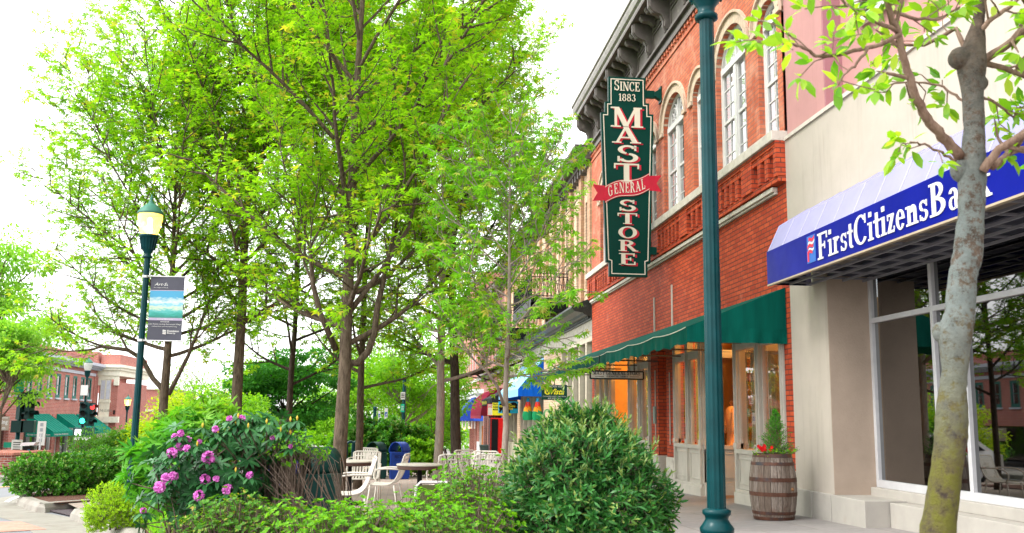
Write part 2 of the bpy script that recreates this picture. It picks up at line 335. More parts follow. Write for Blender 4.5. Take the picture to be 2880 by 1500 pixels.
def glyph(ch):
    """serif letters cut from slabs and rings; returns (polygons, width), capital height 1"""
    P = []; T, t, s = .2, .085, .07
    def bar(x0, y0, x1, y1): P.append([(x0, y0), (x1, y0), (x1, y1), (x0, y1)])
    def dg(x0, y0, x1, y1, w): P.append([(x0 - w / 2, y0), (x0 + w / 2, y0), (x1 + w / 2, y1), (x1 - w / 2, y1)])
    def ring(cx, cy, rx, ry, tx, ty, a0, a1, n=14):
        for i in range(n):
            a = radians(a0 + (a1 - a0) * i / n); b = radians(a0 + (a1 - a0) * (i + 1) / n)
            P.append([(cx + rx * cos(a), cy + ry * sin(a)), (cx + rx * cos(b), cy + ry * sin(b)), (cx + (rx - tx) * cos(b), cy + (ry - ty) * sin(b)), (cx + (rx - tx) * cos(a), cy + (ry - ty) * sin(a))])
    def ser(xc, y, w=.36):
        bar(xc - w / 2, y, xc + w / 2, y + s)
    X = .62
    if ch == 'M':
        bar(.14, 0, .14 + t, 1); bar(.86, 0, .86 + T, 1); dg(.2, 1, .56, .04, T); dg(.56, .04, .92, 1, t * 1.2); ser(.18, 0); ser(.96, 0, .42); ser(.15, 1 - s, .3); ser(.98, 1 - s, .3); W = 1.18
    elif ch == 'A':
        dg(.16, 0, .5, 1, t * 1.2); dg(.5, 1, .86, 0, T); bar(.27, .3, .76, .3 + t); ser(.16, 0, .34); ser(.86, 0, .4); W = 1.05
    elif ch in 'Ss':
        ring(.38, .735, .31, .265, .15, .1, 20, 262); ring(.4, .27, .33, .27, .16, .1, 82, -160); bar(.6, .68, .67, .98); bar(.06, .04, .13, .34); W = .78
    elif ch == 'T':
        bar(.4, 0, .4 + T, 1); bar(.04, 1 - t, .96, 1); bar(.04, .72, .1, 1); bar(.9, .72, .96, 1); ser(.5, 0, .4); W = 1.0
    elif ch == 'O': ring(.5, .5, .47, .52, .2, .08, 0, 360, 28); W = 1.0
    elif ch == 'R':
        bar(.14, 0, .14 + T, 1); ring(.4, .75, .38, .25, .2, t, -90, 90); bar(.3, 1 - t, .42, 1); bar(.3, .5, .42, .5 + t); dg(.52, .52, .86, 0, T); ser(.24, 0, .4); ser(.9, 0, .24); ser(.16, 1 - s, .24); W = 1.04
    elif ch == 'E':
        bar(.14, 0, .14 + T, 1); bar(.3, 0, .82, t); bar(.3, 1 - t, .78, 1); bar(.3, .47, .6, .47 + t); bar(.76, 0, .83, .28); bar(.72, .74, .79, 1); bar(.56, .36, .62, .64); ser(.2, 0, .34); ser(.2, 1 - s, .34); W = .9
    elif ch == 'F':
        bar(.14, 0, .14 + T, 1); bar(.3, 1 - t, .78, 1); bar(.3, .47, .6, .47 + t); bar(.72, .74, .79, 1); bar(.56, .36, .62, .64); ser(.24, 0, .42); ser(.2, 1 - s, .34); W = .82
    elif ch == 'G':
        ring(.5, .5, .46, .52, .2, .08, 45, 330, 20); bar(.72, .04, .72 + T * .9, .44); ser(.8, .42, .36); bar(.78, .7, .84, 1); W = 1.02
    elif ch == 'N':
        bar(.14, 0, .14 + t, 1); bar(.84, 0, .84 + t, 1); dg(.2, 1, .84, 0, T * 1.1); ser(.18, 0, .34); ser(.88, 1 - s, .34); ser(.16, 1 - s, .26); W = 1.04
    elif ch == 'L':
        bar(.14, 0, .14 + T, 1); bar(.3, 0, .8, t); bar(.74, 0, .81, .3); ser(.2, 0, .34); ser(.24, 1 - s, .42); W = .86
    elif ch == 'I': bar(.14, 0, .14 + T, 1); ser(.24, 0, .42); ser(.24, 1 - s, .42); W = .48
    elif ch == 'C': ring(.5, .5, .46, .52, .2, .08, 42, 322, 22); bar(.76, .68, .83, 1); W = .92
    elif ch == 'B':
        bar(.14, 0, .14 + T, 1); ring(.38, .75, .34, .25, .18, t, -90, 90); ring(.38, .27, .42, .27, .2, t, -90, 90); bar(.3, 1 - t, .4, 1); bar(.3, .48, .4, .5 + t); bar(.3, 0, .4, t); ser(.18, 0, .28); ser(.18, 1 - s, .28); W = .9
    elif ch == 'V': dg(.16, 1, .5, 0, T); dg(.5, 0, .84, 1, t); ser(.16, 1 - s); ser(.84, 1 - s, .3); W = 1.0
    elif ch == '1': bar(.2, 0, .2 + T * .8, 1); ser(.28, 0, .4); dg(.1, .8, .22, .98, .12); W = .5
    elif ch == '8': ring(.32, .74, .25, .26, .12, .07, 0, 360, 18); ring(.32, .27, .3, .28, .14, .07, 0, 360, 18); W = .66
    elif ch == '3': ring(.28, .74, .25, .26, .14, .07, 160, -90); ring(.28, .27, .3, .28, .15, .07, 90, -160); W = .62
    elif ch == 'i': bar(.1, 0, .1 + T * .8, X); ser(.18, 0, .34); ser(.12, X - s, .22); bar(.09, .8, .27, .97); W = .36
    elif ch == 'r': bar(.1, 0, .1 + T * .8, X); ser(.18, 0, .36); ser(.12, X - s, .22); ring(.36, X - .17, .14, .17, .13, .09, 30, 180); W = .52
    elif ch == 'ſ':
        ring(.24, .46, .2, .17, .12, .07, 20, 262); ring(.25, .17, .21, .18, .12, .07, 82, -160); bar(.38, .42, .43, .62); bar(.04, .02, .09, .2); W = .5
    elif ch == 't': bar(.12, .08, .12 + T * .8, .86); bar(0, X - t, .38, X); ring(.3, .14, .18, .15, .15, .08, 180, 300); W = .4
    elif ch == 'z': bar(.04, X - t, .42, X); bar(.04, 0, .44, t); dg(.12, .04, .36, X - .04, T * .85); bar(.04, .42, .09, X); bar(.39, 0, .44, .2); W = .5
    elif ch == 'e': ring(.26, .31, .24, .33, .14, .06, 0, 330, 20); bar(.1, .32, .46, .32 + t * .8); W = .54
    elif ch == 'n':
        bar(.1, 0, .1 + T * .8, X); bar(.42, 0, .42 + T * .8, .42); ring(.4, .4, .18, .23, .16, .09, 0, 180); ser(.18, 0, .32); ser(.5, 0, .32); ser(.12, X - s, .22); W = .68
    elif ch == 'a':
        bar(.3, .06, .3 + T * .8, .44); ring(.25, .42, .21, .21, .15, .07, 0, 160); ring(.24, .18, .2, .2, .13, .06, 70, 300); ser(.44, 0, .16); W = .54
    elif ch == 'k': bar(.1, 0, .1 + T * .8, 1); dg(.26, .28, .46, X, t); dg(.3, .36, .52, 0, T * .8); ser(.18, 0, .32); ser(.5, 0, .26); ser(.46, X - s, .26); ser(.12, 1 - s, .22); W = .66
    else: W = .35
    return P, W
def serif_text(mb, txt, origin, xd, yd, width, height, depth=.012, gap=.04, vary=None):
    xd = np.array(xd, float); yd = np.array(yd, float); nd = np.cross(xd, yd); o = np.array(origin, float)
    gl = [glyph(c) for c in txt]; sc = [(vary[i] if vary else 1) for i in range(len(txt))]
    tot = sum(g[1] * k for g, k in zip(gl, sc)) + gap * (len(txt) - 1); fx = width / tot; x = 0; q = 0
    for (P, W), k in zip(gl, sc):
        for p in P:
            q += 1; d = depth + (q % 7) * .0004
            base = [o + xd * (x + a * k) * fx + yd * b * k * height for a, b in p]
            ar = sum(p[i][0] * p[(i + 1) % len(p)][1] - p[(i + 1) % len(p)][0] * p[i][1] for i in range(len(p)))
            if ar < 0: base = base[::-1]
            mb.prism(base, nd * d)
        x += W * k + gap
# ------------------------------------------------------------------ palette
BR_RED = brick("brick_orange_red", (.54, .090, .034, 1), (.38, .050, .022, 1), (.15, .045, .032, 1), .24, .080, .010, dirt=((.5, .2, .13, 1), 1.6, .62, .85))
BR_ROSE = brick("brick_rose", (.42, .13, .085, 1), (.28, .075, .06, 1), (.42, .3, .25, 1), .22, .075, .011)
BR_BROWN = brick("brick_brown_red", (.34, .10, .07, 1), (.16, .045, .045, 1), (.35, .26, .22, 1), .22, .075, .012)
BR_CREAM = brick("brick_cream", (.62, .47, .33, 1), (.55, .38, .26, 1), (.34, .22, .16, 1), .30, .10, .007)
BR_FAR = brick("brick_far_red", (.42, .12, .09, 1), (.33, .085, .07, 1), (.48, .33, .29, 1), .24, .085, .012)
STUC = streaked("cream_stucco", (.46, .41, .355), (.27, .23, .19))
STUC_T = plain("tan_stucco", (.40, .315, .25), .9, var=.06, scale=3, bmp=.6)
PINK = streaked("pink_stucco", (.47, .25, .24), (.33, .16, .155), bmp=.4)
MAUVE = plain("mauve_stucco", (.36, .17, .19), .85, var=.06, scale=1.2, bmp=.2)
STONE = plain("limestone_trim", (.55, .51, .45), .8, var=.12, scale=5, bmp=.3, grime=((.25, .21, .17, 1), 3, .55, .8))
GRANITE = plain("pale_base_stone", (.38, .355, .32), .75, var=.08, scale=3, bmp=.15, grime=((.36, .3, .24, 1), 2.2, .6, .85))
WHITE = plain("white_paint", (.62, .61, .60), .45, var=.05, scale=3)
IVORY = plain("ivory_paint", (.46, .43, .375), .5, var=.10, scale=3, grime=((.36, .31, .25, 1), 4, .62, .85))
TAUPE = plain("taupe_paint", (.36, .34, .30), .5, var=.1, scale=3)
BRONZE = plain("bronze_brown_paint", (.115, .10, .092), .55, var=.2, scale=4, bmp=.1, grime=((.28, .25, .22, 1), 4, .6, .85))
PEWTER = plain("weathered_zinc", (.28, .26, .24), .45, metal=.4, var=.2, scale=5)
DKGRN = plain("dark_green_paint", (.004, .062, .056), .35, var=.15, scale=4)
DKGRN2 = plain("sign_green_paint", (.0012, .048, .036), .45, var=.08, scale=2, spec=.1)
BLK = plain("black_paint", (.008, .009, .010), .5, var=.2, spec=.12)
AWN_G = fabric("green_canvas", (.001, .10, .076))
AWN_GD = fabric("shop_green_canvas", (.005, .24, .165))
AWN_B = fabric("blue_canvas", (.008, .09, .50))
AWN_LB = fabric("sky_blue_canvas", (.30, .62, .86))
AWN_NV = fabric("navy_blue_canvas", (.02, .055, .30))
AWN_BK = fabric("black_canvas", (.03, .032, .04))
AWN_MR = fabric("maroon_canvas", (.24, .02, .045))
BANKBLUE = plain("bank_blue_vinyl", (.002, .006, .19), .4, var=.14, scale=1.5, spec=.1)
LAV = plain("lavender_vinyl", (.25, .245, .40), .6, var=.07, scale=2)
ALU = plain("silver_frame", (.56, .56, .58), .4, metal=.2, var=.06)
GL_BANK = glassmat("dark_plate_glass", (.16, .175, .18), 2.8)
GL_WIN = glassmat("window_glass", (.62, .66, .68), 2.6)
GL_SHOP = glassmat("shop_glass", (.85, .85, .83), 1.6)
GL_DARK = glassmat("dim_window_glass", (.2, .22, .24), 1.1)
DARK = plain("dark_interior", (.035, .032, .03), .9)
CURT = plain("white_blind", (.72, .71, .70), .8, var=.05)
WARM = plain("warm_plaster", (.80, .50, .20), .8, var=.08)
WOOD = plain("wood_brown", (.22, .11, .05), .6, var=.25, bmp=.2)
ORANGEWD = plain("orange_door_wood", (.62, .20, .035), .4, var=.15)

# ------------------------------------------------------------------ ground
def sheet(xs, ys, dz=0.0):
    mb = MB(); nx = len(xs); ny = len(ys)
    for x in xs:
        for y in ys: mb.v.append((x, y, gz(x, y) + dz))
    for i in range(nx - 1):
        for j in range(ny - 1):
            a = i * ny + j; mb.f.append((a, a + ny, a + ny + 1, a + 1))
    return mb
ROADM = plain("worn_asphalt", (.19, .195, .21), .85, var=.08, scale=.7, bmp=.25, grime=((.18, .18, .185, 1), .35, .5, .8))
CONC = plain("kerb_concrete", (.25, .235, .205), .85, var=.1, scale=2, bmp=.35, grime=((.17, .14, .12, 1), 2.5, .5, .75))
WALKM = brick("pavement_slabs", (.27, .25, .24, 1), (.24, .22, .215, 1), (.20, .18, .17, 1), 1.5, 1.5, .012, .75, flat=True, bmp=.3, dirt=((.30, .24, .21, 1), 1.1, .6, .85))
PLAZAM = brick("plaza_pavers", (.34, .28, .235, 1), (.29, .235, .20, 1), (.22, .17, .14, 1), .30, .15, .010, .85, flat=True, bmp=.4)
XWALKM = brick("crossing_bricks", (.52, .25, .19, 1), (.44, .20, .15, 1), (.36, .27, .23, 1), .22, .11, .008, .85, flat=True, bmp=.3)
MULCHM = plain("bark_mulch", (.10, .045, .03), .95, var=.6, scale=40, bmp=1.0, grime=((.22, .13, .09, 1), 60, .55, .7))
GRASSG = plain("far_ground_green", (.06, .10, .03), .95, var=.3, scale=.3)
RZ = -0.15
struct("ground", sheet([-500, -120, -40, -15, 0, 8, 40, 120, 500], [-60, -20, 0, 30, 60, 90, 110, 160, 300, 700], RZ - .25), GRASSG, "ground beyond the streets")
struct("road", sheet([-60, -40, -20, -10, -5, 0, 2], list(range(-20, 112, 10)) + [150], RZ), ROADM, "pale worn road")
# raised plaza: its street edge follows the kerb
pl = [(-2.6, -12), (-2.6, 11.6)]
kerb2 = [ong(1900 / 5.152, 1300 + 1020 / 5.152), ong(1700 / 5.152, 1300 + 925 / 5.152), ong(1500 / 5.152, 1300 + 835 / 5.152), ong(1300 / 5.152, 1300 + 765 / 5.152), ong(1130 / 5.152, 1300 + 705 / 5.152), ong(1075 / 5.152, 1300 + 690 / 5.152), ong(1180 / 5.152, 1300 + 672 / 5.152), ong(1380 / 5.152, 1300 + 665 / 5.152)]
kerb1 = [ong(1400 / 5.152, 1300 + 556 / 5.152), ong(1000 / 5.152, 1300 + 585 / 5.152), ong(640 / 5.152, 1300 + 612 / 5.152), ong(590 / 5.152, 1300 + 606 / 5.152), ong(420 / 5.152, 1300 + 560 / 5.152), ong(300 / 5.152, 1300 + 508 / 5.152), ong(300 / 5.152, 1300 + 480 / 5.152), ong(350 / 5.152, 1300 + 462 / 5.152)]
kerb1 = [p[:2] for p in kerb1]; kerb2 = [p[:2] for p in kerb2]
kerb1.append(np.array([kerb1[-1][0] - .1, 29.0])); kerb1.append(np.array([-7.6, 60.0]))
kerb2.insert(0, np.array([-2.4, 9.0])); kerb2.insert(0, np.array([-1.6, 4.0])); kerb2.insert(0, np.array([-1.2, -12.0]))
def kerb(name, pts, label, wdt=.17):
    mb = MB(); pts = [np.array(p) for p in pts]
    # resample
    P = []
    for a, b in zip(pts[:-1], pts[1:]):
        k = max(1, int(np.linalg.norm(b - a) / .6))
        for i in range(k): P.append(a + (b - a) * i / k)
    P.append(pts[-1]); rows = []
    for i, p in enumerate(P):
        d = P[min(i + 1, len(P) - 1)] - P[max(i - 1, 0)]; d = d / np.linalg.norm(d); n = np.array([-d[1], d[0]])   # left of travel = street side
        z = gz(*p)
        prof = [(.07, RZ - .02), (.05, RZ + .09), (.0, .012), (-.03, .02), (-wdt, .02), (-wdt, -.06)]
        rows.append([(p[0] + n[0] * a, p[1] + n[1] * a, z + h) for a, h in prof])
    o = len(mb.v)
    for r in rows: mb.v += r
    m = len(rows[0])
    for i in range(len(rows) - 1):
        for j in range(m - 1):
            a = o + i * m + j; mb.f.append((a, a + 1, a + m + 1, a + m))
    o = struct(name, mb, CONC, label, sm=False)
    return o
kerb("kerb", kerb2, "rounded concrete kerb around the flower bed beside the road")
kerb("kerb", [k for k in kerb1], "concrete kerb round the hedge bed behind the drain grate")
def fanpoly(mb, pts, dz):
    mb.poly([(p[0], p[1], gz(p[0], p[1]) + dz) for p in pts])
# gutter apron (wide pale concrete band on the street side)
mb = MB(); gut = []
allk = kerb2 + kerb1
for i, p in enumerate(allk):
    d = allk[min(i + 1, len(allk) - 1)] - allk[max(i - 1, 0)]; d = d / np.linalg.norm(d); n = np.array([-d[1], d[0]]); 
    gut.append((p - n * .1, p + n * .0 + np.array([-.95, -.15])))
seq = [g for i, g in enumerate(gut) if i not in (8, 9, 10, 11, 12)]
for a, b in zip(seq[:-1], seq[1:]):
    mb.poly([(q[0], q[1], gz(q[0], q[1]) + RZ + .004) for q in (a[0], b[0], b[1], a[1])])
struct("gutter", mb, CONC, "wide concrete gutter apron along the kerb")
mb = MB(); fanpoly(mb, [ong(*p)[:2] for p in ((-160, 1445), (58, 1441), (135, 1461), (40, 1466), (-160, 1475))], RZ + .008); struct("crosswalk", mb, XWALKM, "pink brick crossing patch in the road")
mb = MB()
a = ong(8, 1418, RZ)[:2]; P = [ong(q[0], q[1], RZ)[:2] for q in ((12, 1413), (25, 1405), (45, 1398), (66, 1394))]; Q = [ong(q[0], q[1], RZ)[:2] for q in ((24, 1414), (34, 1408), (50, 1401), (68, 1397))]
for i in range(3): mb.poly([(q[0], q[1], gz(q[0], q[1]) + RZ + .010) for q in (P[i], Q[i], Q[i + 1], P[i + 1])])
struct("road_marking", mb, plain("road_white", (.75, .75, .74), .7), "white curved line beside the kerb")
mb = MB()
A = ong(-40, 1373, RZ)[:2]; B = ong(60, 1367, RZ)[:2]; A2 = ong(-40, 1374.5, RZ)[:2]; B2 = ong(60, 1368.5, RZ)[:2]
mb.poly([(q[0], q[1], gz(q[0], q[1]) + RZ + .010) for q in (A, A2, B2, B)])
struct("road_marking", mb, plain("road_yellow", (.70, .45, .15), .7), "faint yellow centre line on the road")
# plaza and pavement sheets
P0 = [(p[0] + .1, p[1]) for p in kerb2] + [(p[0] + .1, p[1]) for p in kerb1]
mb = MB()
ys = sorted(set([-12, -5, 0, 4, 8, 9, 10, 11, 12, 13, 14, 15, 16, 17, 18, 19, 20, 21, 22, 24, 26, 30, 35, 40, 50, 60, 70, 90, 110, 140]))
def edge_x(y):
    pts = [kerb2[i] for i in range(len(kerb2) - 2)] + [np.array([kerb1[3][0] + .3, kerb1[3][1]]), kerb1[-2], kerb1[-1]]
    yy = [p[1] for p in pts]; xx = [p[0] for p in pts]; o = np.argsort(yy)
    return float(np.interp(y, np.array(yy)[o], np.array(xx)[o]))
rows = []
for y in ys:
    e = edge_x(y) + .16; rows.append([(x, y, gz(x, y) - .01) for x in (e, (e + 2.6) / 2, 0.01 if e < 0 else e, 1.2, 2.6)])
for r in rows: mb.v += r
for i in range(len(rows) - 1):
    for j in range(4):
        a = i * 5 + j; mb.f.append((a, a + 1, a + 6, a + 5))
struct("plaza", mb, PLAZAM, "tan brick paved plaza under the trees")
struct("pavement", sheet([2.6, 4, 6, 8, 9], ys, -.006), WALKM, "grey slab pavement along the shops")
# planting beds
def bed(pts, dz, label):
    mb = MB(); c = np.mean(np.array(pts), 0)
    n = len(pts)
    for i in range(n):
        a = pts[i]; b = pts[(i + 1) % n]
        mb.add([(c[0], c[1], gz(*c) + dz + .05), (a[0], a[1], gz(*a) + dz), (b[0], b[1], gz(*b) + dz)], [(0, 1, 2)])
    return struct("mulch_bed", mb, MULCHM, label)
bed([tuple(p + np.array([.12, .02])) for p in kerb2[2:]] + [(-2.5, 17.5), (.1, 13.2), (1.9, 11.0), (3.1, 9.8), (2.9, 4.5), (-1.0, 4.2)], .012, "brown bark mulch under the flowering shrubs")
k1 = [tuple(p + np.array([.16, .1])) for p in kerb1[:8]]
bed([(k1[0][0], k1[0][1] + .05)] + k1[1:] + [(-8.0, 28), (-3.8, 28), (-3.2, 20)], .014, "brown bark mulch under the clipped hedge")
# drain grate
G = [ong(q[0] / 5.152, 1300 + q[1] / 5.152, -.1) for q in ((745, 690), (1040, 755), (1150, 690), (1270, 650), (1180, 620))]
mb = MB(); mb.poly([(p[0], p[1], gz(p[0], p[1]) + RZ + .02) for p in G]); 
IRON = plain("cast_iron", (.06, .045, .05), .7, var=.2)
gr = thing("drain_grate", "dark slotted drain grate between the two kerbs", "drain grate", (G[0][0], G[0][1], gz(G[0][0], G[0][1]) + RZ))
put("pit", mb, BLK, gr)
mb = MB()
for i in range(26):
    t = i / 25; a = G[0] * (1 - t) + G[4] * t; b = G[1] * (1 - t) + G[3] * t
    mb.bar((a[0], a[1], gz(a[0], a[1]) + RZ + .035), (b[0], b[1], gz(b[0], b[1]) + RZ + .035), .035, .02)
put("slats", mb, IRON, gr)
# far pavement under the corner building
mb = MB()
for y0, y1 in ((31.2, 45), (45, 60), (60, 75), (75, 95)):
    mb.add([(-60, y0, gz(-40, y0) + .02), (-11.2 - (y0 - 31) * .12, y0, gz(-11, y0) + .02), (-11.2 - (y1 - 31) * .12, y1, gz(-12, y1) + .02), (-60, y1, gz(-40, y1) + .02)], [(0, 1, 2, 3)])
mb.add([(-60, 31.2, gz(-40, 31) + .02), (-11.2, 31.2, gz(-11, 31) + .02), (-11.2, 31.2, gz(-11, 31) - .2), (-60, 31.2, gz(-40, 31) - .2)], [(0, 3, 2, 1)])
mb.add([(-11.2, 31.2, gz(-11, 31) + .02), (-18.9, 95, gz(-18, 95) + .02), (-18.9, 95, gz(-18, 95) - .2), (-11.2, 31.2, gz(-11, 31) - .2)], [(0, 3, 2, 1)])
struct("far_pavement", mb, CONC, "pale pavement across the road")

# ------------------------------------------------------------------ wall with arched or square openings, in a plane x = X facing -x (or general frame)
class Fr:                                  # frame: u along the wall, v up, d outwards
    def __init__(s, o, u, d): s.o = np.array(o, float); s.u = np.array(u, float); s.d = np.array(d, float)
    def __call__(s, u, v, d=0): return s.o + s.u * u + np.array([0, 0, 1.]) * v + s.d * d
def arch_pts(ul, ur, zs, rise, n=12):
    c = (ul + ur) / 2; a = (ur - ul) / 2
    return [(c - a * cos(pi * i / n), zs + rise * sin(pi * i / n)) for i in range(n + 1)]
def wall(mb, fr, u0, u1, v0, v1, ops, depth=.25):
    """ops: (ul, ur, zbottom, zspring, rise) ; rise 0 = square head"""
    Pq = lambda q: mb.poly([fr(*p) for p in q]); cur = u0
    for (ul, ur, zb, zs, rise) in sorted(ops):
        if ul > cur: Pq([(cur, v0), (ul, v0), (ul, v1), (cur, v1)])
        if zb > v0: Pq([(ul, v0), (ur, v0), (ur, zb), (ul, zb)])
        A = arch_pts(ul, ur, zs, rise) if rise else [(ul, zs), (ur, zs)]
        for a, b in zip(A[:-1], A[1:]):
            if v1 > max(a[1], b[1]): Pq([a, b, (b[0], v1), (a[0], v1)])
            mb.poly([fr(a[0], a[1]), fr(a[0], a[1], -depth), fr(b[0], b[1], -depth), fr(b[0], b[1])])
        mb.poly([fr(ul, zb), fr(ul, zb, -depth), fr(ul, zs, -depth), fr(ul, zs)])
        mb.poly([fr(ur, zb), fr(ur, zs), fr(ur, zs, -depth), fr(ur, zb, -depth)])
        if zb > v0: mb.poly([fr(ul, zb), fr(ur, zb), fr(ur, zb, -depth), fr(ul, zb, -depth)])
        cur = ur
    if cur < u1: Pq([(cur, v0), (u1, v0), (u1, v1), (cur, v1)])
def fbox(mb, fr, u0, u1, v0, v1, d0, d1):
    P = [fr(u, v, d) for d in (d0, d1) for u, v in ((u0, v0), (u1, v0), (u1, v1), (u0, v1))]
    mb.add(P, [(0, 3, 2, 1), (4, 5, 6, 7), (0, 1, 5, 4), (1, 2, 6, 5), (2, 3, 7, 6), (3, 0, 4, 7)])
def archband(mb, fr, ul, ur, zs, rise, w, d0, d1, n=14, wz=None):
    wz = wz or w; A = arch_pts(ul, ur, zs, rise, n); B = arch_pts(ul - w, ur + w, zs, rise + wz, n)
    for i in range(n):
        mb.add([fr(*A[i], d0), fr(*A[i + 1], d0), fr(*B[i + 1], d0), fr(*B[i], d0), fr(*A[i], d1), fr(*A[i + 1], d1), fr(*B[i + 1], d1), fr(*B[i], d1)],
               [(4, 5, 6, 7), (0, 1, 5, 4), (3, 7, 6, 2), (0, 3, 2, 1)] + ([(0, 4, 7, 3)] if i == 0 else []) + ([(1, 2, 6, 5)] if i == n - 1 else []))
def sash(parent, fr, ul, ur, zb, zs, rise, dep, mat, glass, cols=2, rows=4, meet=True, curtain=None, fan=False, mull=None, fw=.07, fname="window"):
    """a window: frame mesh with its pane as sub-part"""
    f = MB(); d0, d1 = -dep, -dep + .07
    fbox(f, fr, ul, ul + fw, zb, zs, d0, d1); fbox(f, fr, ur - fw, ur, zb, zs, d0, d1); fbox(f, fr, ul + fw, ur - fw, zb, zb + fw * 1.3, d0, d1)
    if rise: archband(f, fr, ul + fw, ur - fw, zs, rise - fw, fw, d0, d1)
    else: fbox(f, fr, ul + fw, ur - fw, zs - fw, zs, d0, d1)
    top = zs if rise else zs - fw
    if rise: fbox(f, fr, ul + fw, ur - fw, zs - .06, zs + .06, d0, d1 + .03)
    L = [ul + fw] + (mull or []) + [ur - fw]; halves = []
    for m in (mull or []): fbox(f, fr, m - fw * .8, m + fw * .8, zb + fw, top, d0, d1 + .015)
    for a, b in zip(L[:-1], L[1:]):
        a2 = a + (fw * .8 if a != L[0] else 0); b2 = b - (fw * .8 if b != L[-1] else 0)
        zz0 = zb + fw * 1.3; zz1 = top - (.06 if rise else 0); zm = (zz0 + zz1) / 2
        fbox(f, fr, a2, a2 + .035, zz0, zz1, d0 + .005, d1 - .015); fbox(f, fr, b2 - .035, b2, zz0, zz1, d0 + .005, d1 - .015)
        if meet: fbox(f, fr, a2, b2, zm - .03, zm + .03, d0 + .003, d1 - .01)
        for i in range(1, cols): u = a2 + (b2 - a2) * i / cols; fbox(f, fr, u - .011, u + .011, zz0, zz1, d0 + .01, d1 - .03)
        for j in range(1, rows):
            z = zz0 + (zz1 - zz0) * j / rows
            if meet and abs(z - zm) < .08: continue
            fbox(f, fr, a2, b2, z - .011, z + .011, d0 + .011, d1 - .031)
    if rise and fan:
        c = (ul + ur) / 2; a = (ur - ul) / 2 - fw
        # circles and spokes of the fanlight
        cs = [(c - a * .48, zs + rise * .34, a * .30)] + [(c + a * .48, zs + rise * .34, a * .30)] if a > .55 else [(c, zs + rise * .45, a * .5)]
        for (cx, cz, r) in cs:
            for i in range(16):
                t0, t1 = 2 * pi * i / 16, 2 * pi * (i + 1) / 16
                f.bar(fr(cx + r * cos(t0), cz + r * sin(t0), d0 + .03), fr(cx + r * cos(t1), cz + r * sin(t1), d0 + .03), .035, .03)
            for i in range(8):
                t0 = pi * i / 4; f.bar(fr(cx, cz, d0 + .03), fr(cx + r * cos(t0), cz + r * sin(t0), d0 + .03), .015)
        if a > .55:
            f.bar(fr(c, zs, d0 + .03), fr(c, zs + rise - fw, d0 + .03), .05)
            archband(f, fr, c - a * .86, c - a * .1, zs + .05, rise * .72, .03, d0 + .01, d0 + .045, 10); archband(f, fr, c + a * .1, c + a * .86, zs + .05, rise * .72, .03, d0 + .01, d0 + .045, 10)
    w = put(fname, f, mat, parent)
    p = MB(); A = [(ul + fw * .5, zb + fw * .5), (ur - fw * .5, zb + fw * .5)] + ([(x, z) for x, z in reversed(arch_pts(ul + fw * .5, ur - fw * .5, zs, rise - fw * .5))] if rise else [(ur - fw * .5, zs - fw * .5), (ul + fw * .5, zs - fw * .5)])
    p.poly([fr(x, z, -dep + .025) for x, z in A]); put("pane", p, glass, w)
    if curtain:
        q = MB(); q.poly([fr(x, z, -dep - .10) for x, z in A]); put("blind", q, curtain, w)
    return w

X0 = 5.94
FR = Fr((X0, 0, 0), (0, 1, 0), (-1, 0, 0))        # u = world y, v = world z, d towards the street

# ================================================================== BANK BUILDING
bank = thing("bank_building", "cream stucco bank with blue awning and pink upper wall", "bank building", (X0, 12, gz(X0, 12)))
mb = MB()
fbox(mb, FR, -6, 14.3, 3.56, 5.87, -.3, 0)
fbox(mb, FR, 13.0, 14.3, .45, 3.56, -.66, 0)
put("wall", mb, STUC, bank)
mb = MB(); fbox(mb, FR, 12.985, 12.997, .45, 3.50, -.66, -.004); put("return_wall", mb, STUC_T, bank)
mb = MB(); fbox(mb, FR, -6, 14.28, 5.87, 5.93, -.32, .03); put("coping", mb, STONE, bank)
mb = MB()
fbox(mb, FR, 12.9, 14.28, 5.93, 11, -.5, -.04); fbox(mb, FR, -6, 12.9, 5.93, 11, -.6, -.32)
w_ = put("upper_wall", mb, PINK, bank)
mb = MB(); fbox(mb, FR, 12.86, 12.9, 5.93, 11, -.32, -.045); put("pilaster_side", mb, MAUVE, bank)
for (a, b) in ((10.95, 12.2), (7.2, 8.6)):
    sash(bank, Fr((X0 + .32, 0, 0), (0, 1, 0), (-1, 0, 0)), a, b, 6.9, 9.4, 0, -.06, WHITE, GL_DARK, 1, 2, True, DARK)
# stone base
mb = MB()
for a, b in ((13.02, 13.64), (13.66, 14.34), (12.02, 13.0)): fbox(mb, FR, a, b, -.2, .45, -.75, .05)
for a, b in ((10.6, 12.0), (9.0, 10.58), (7.4, 8.98), (5.8, 7.38)): fbox(mb, FR, a, b, -.2, .43, -.75, -.28)
fbox(mb, FR, 6.0, 9.4, -.2, .30, -.27, .02)
fbox(mb, FR, 0, 12.98, .43, .56, -.75, -.52)
put("base_course", mb, GRANITE, bank, bevel=.008)
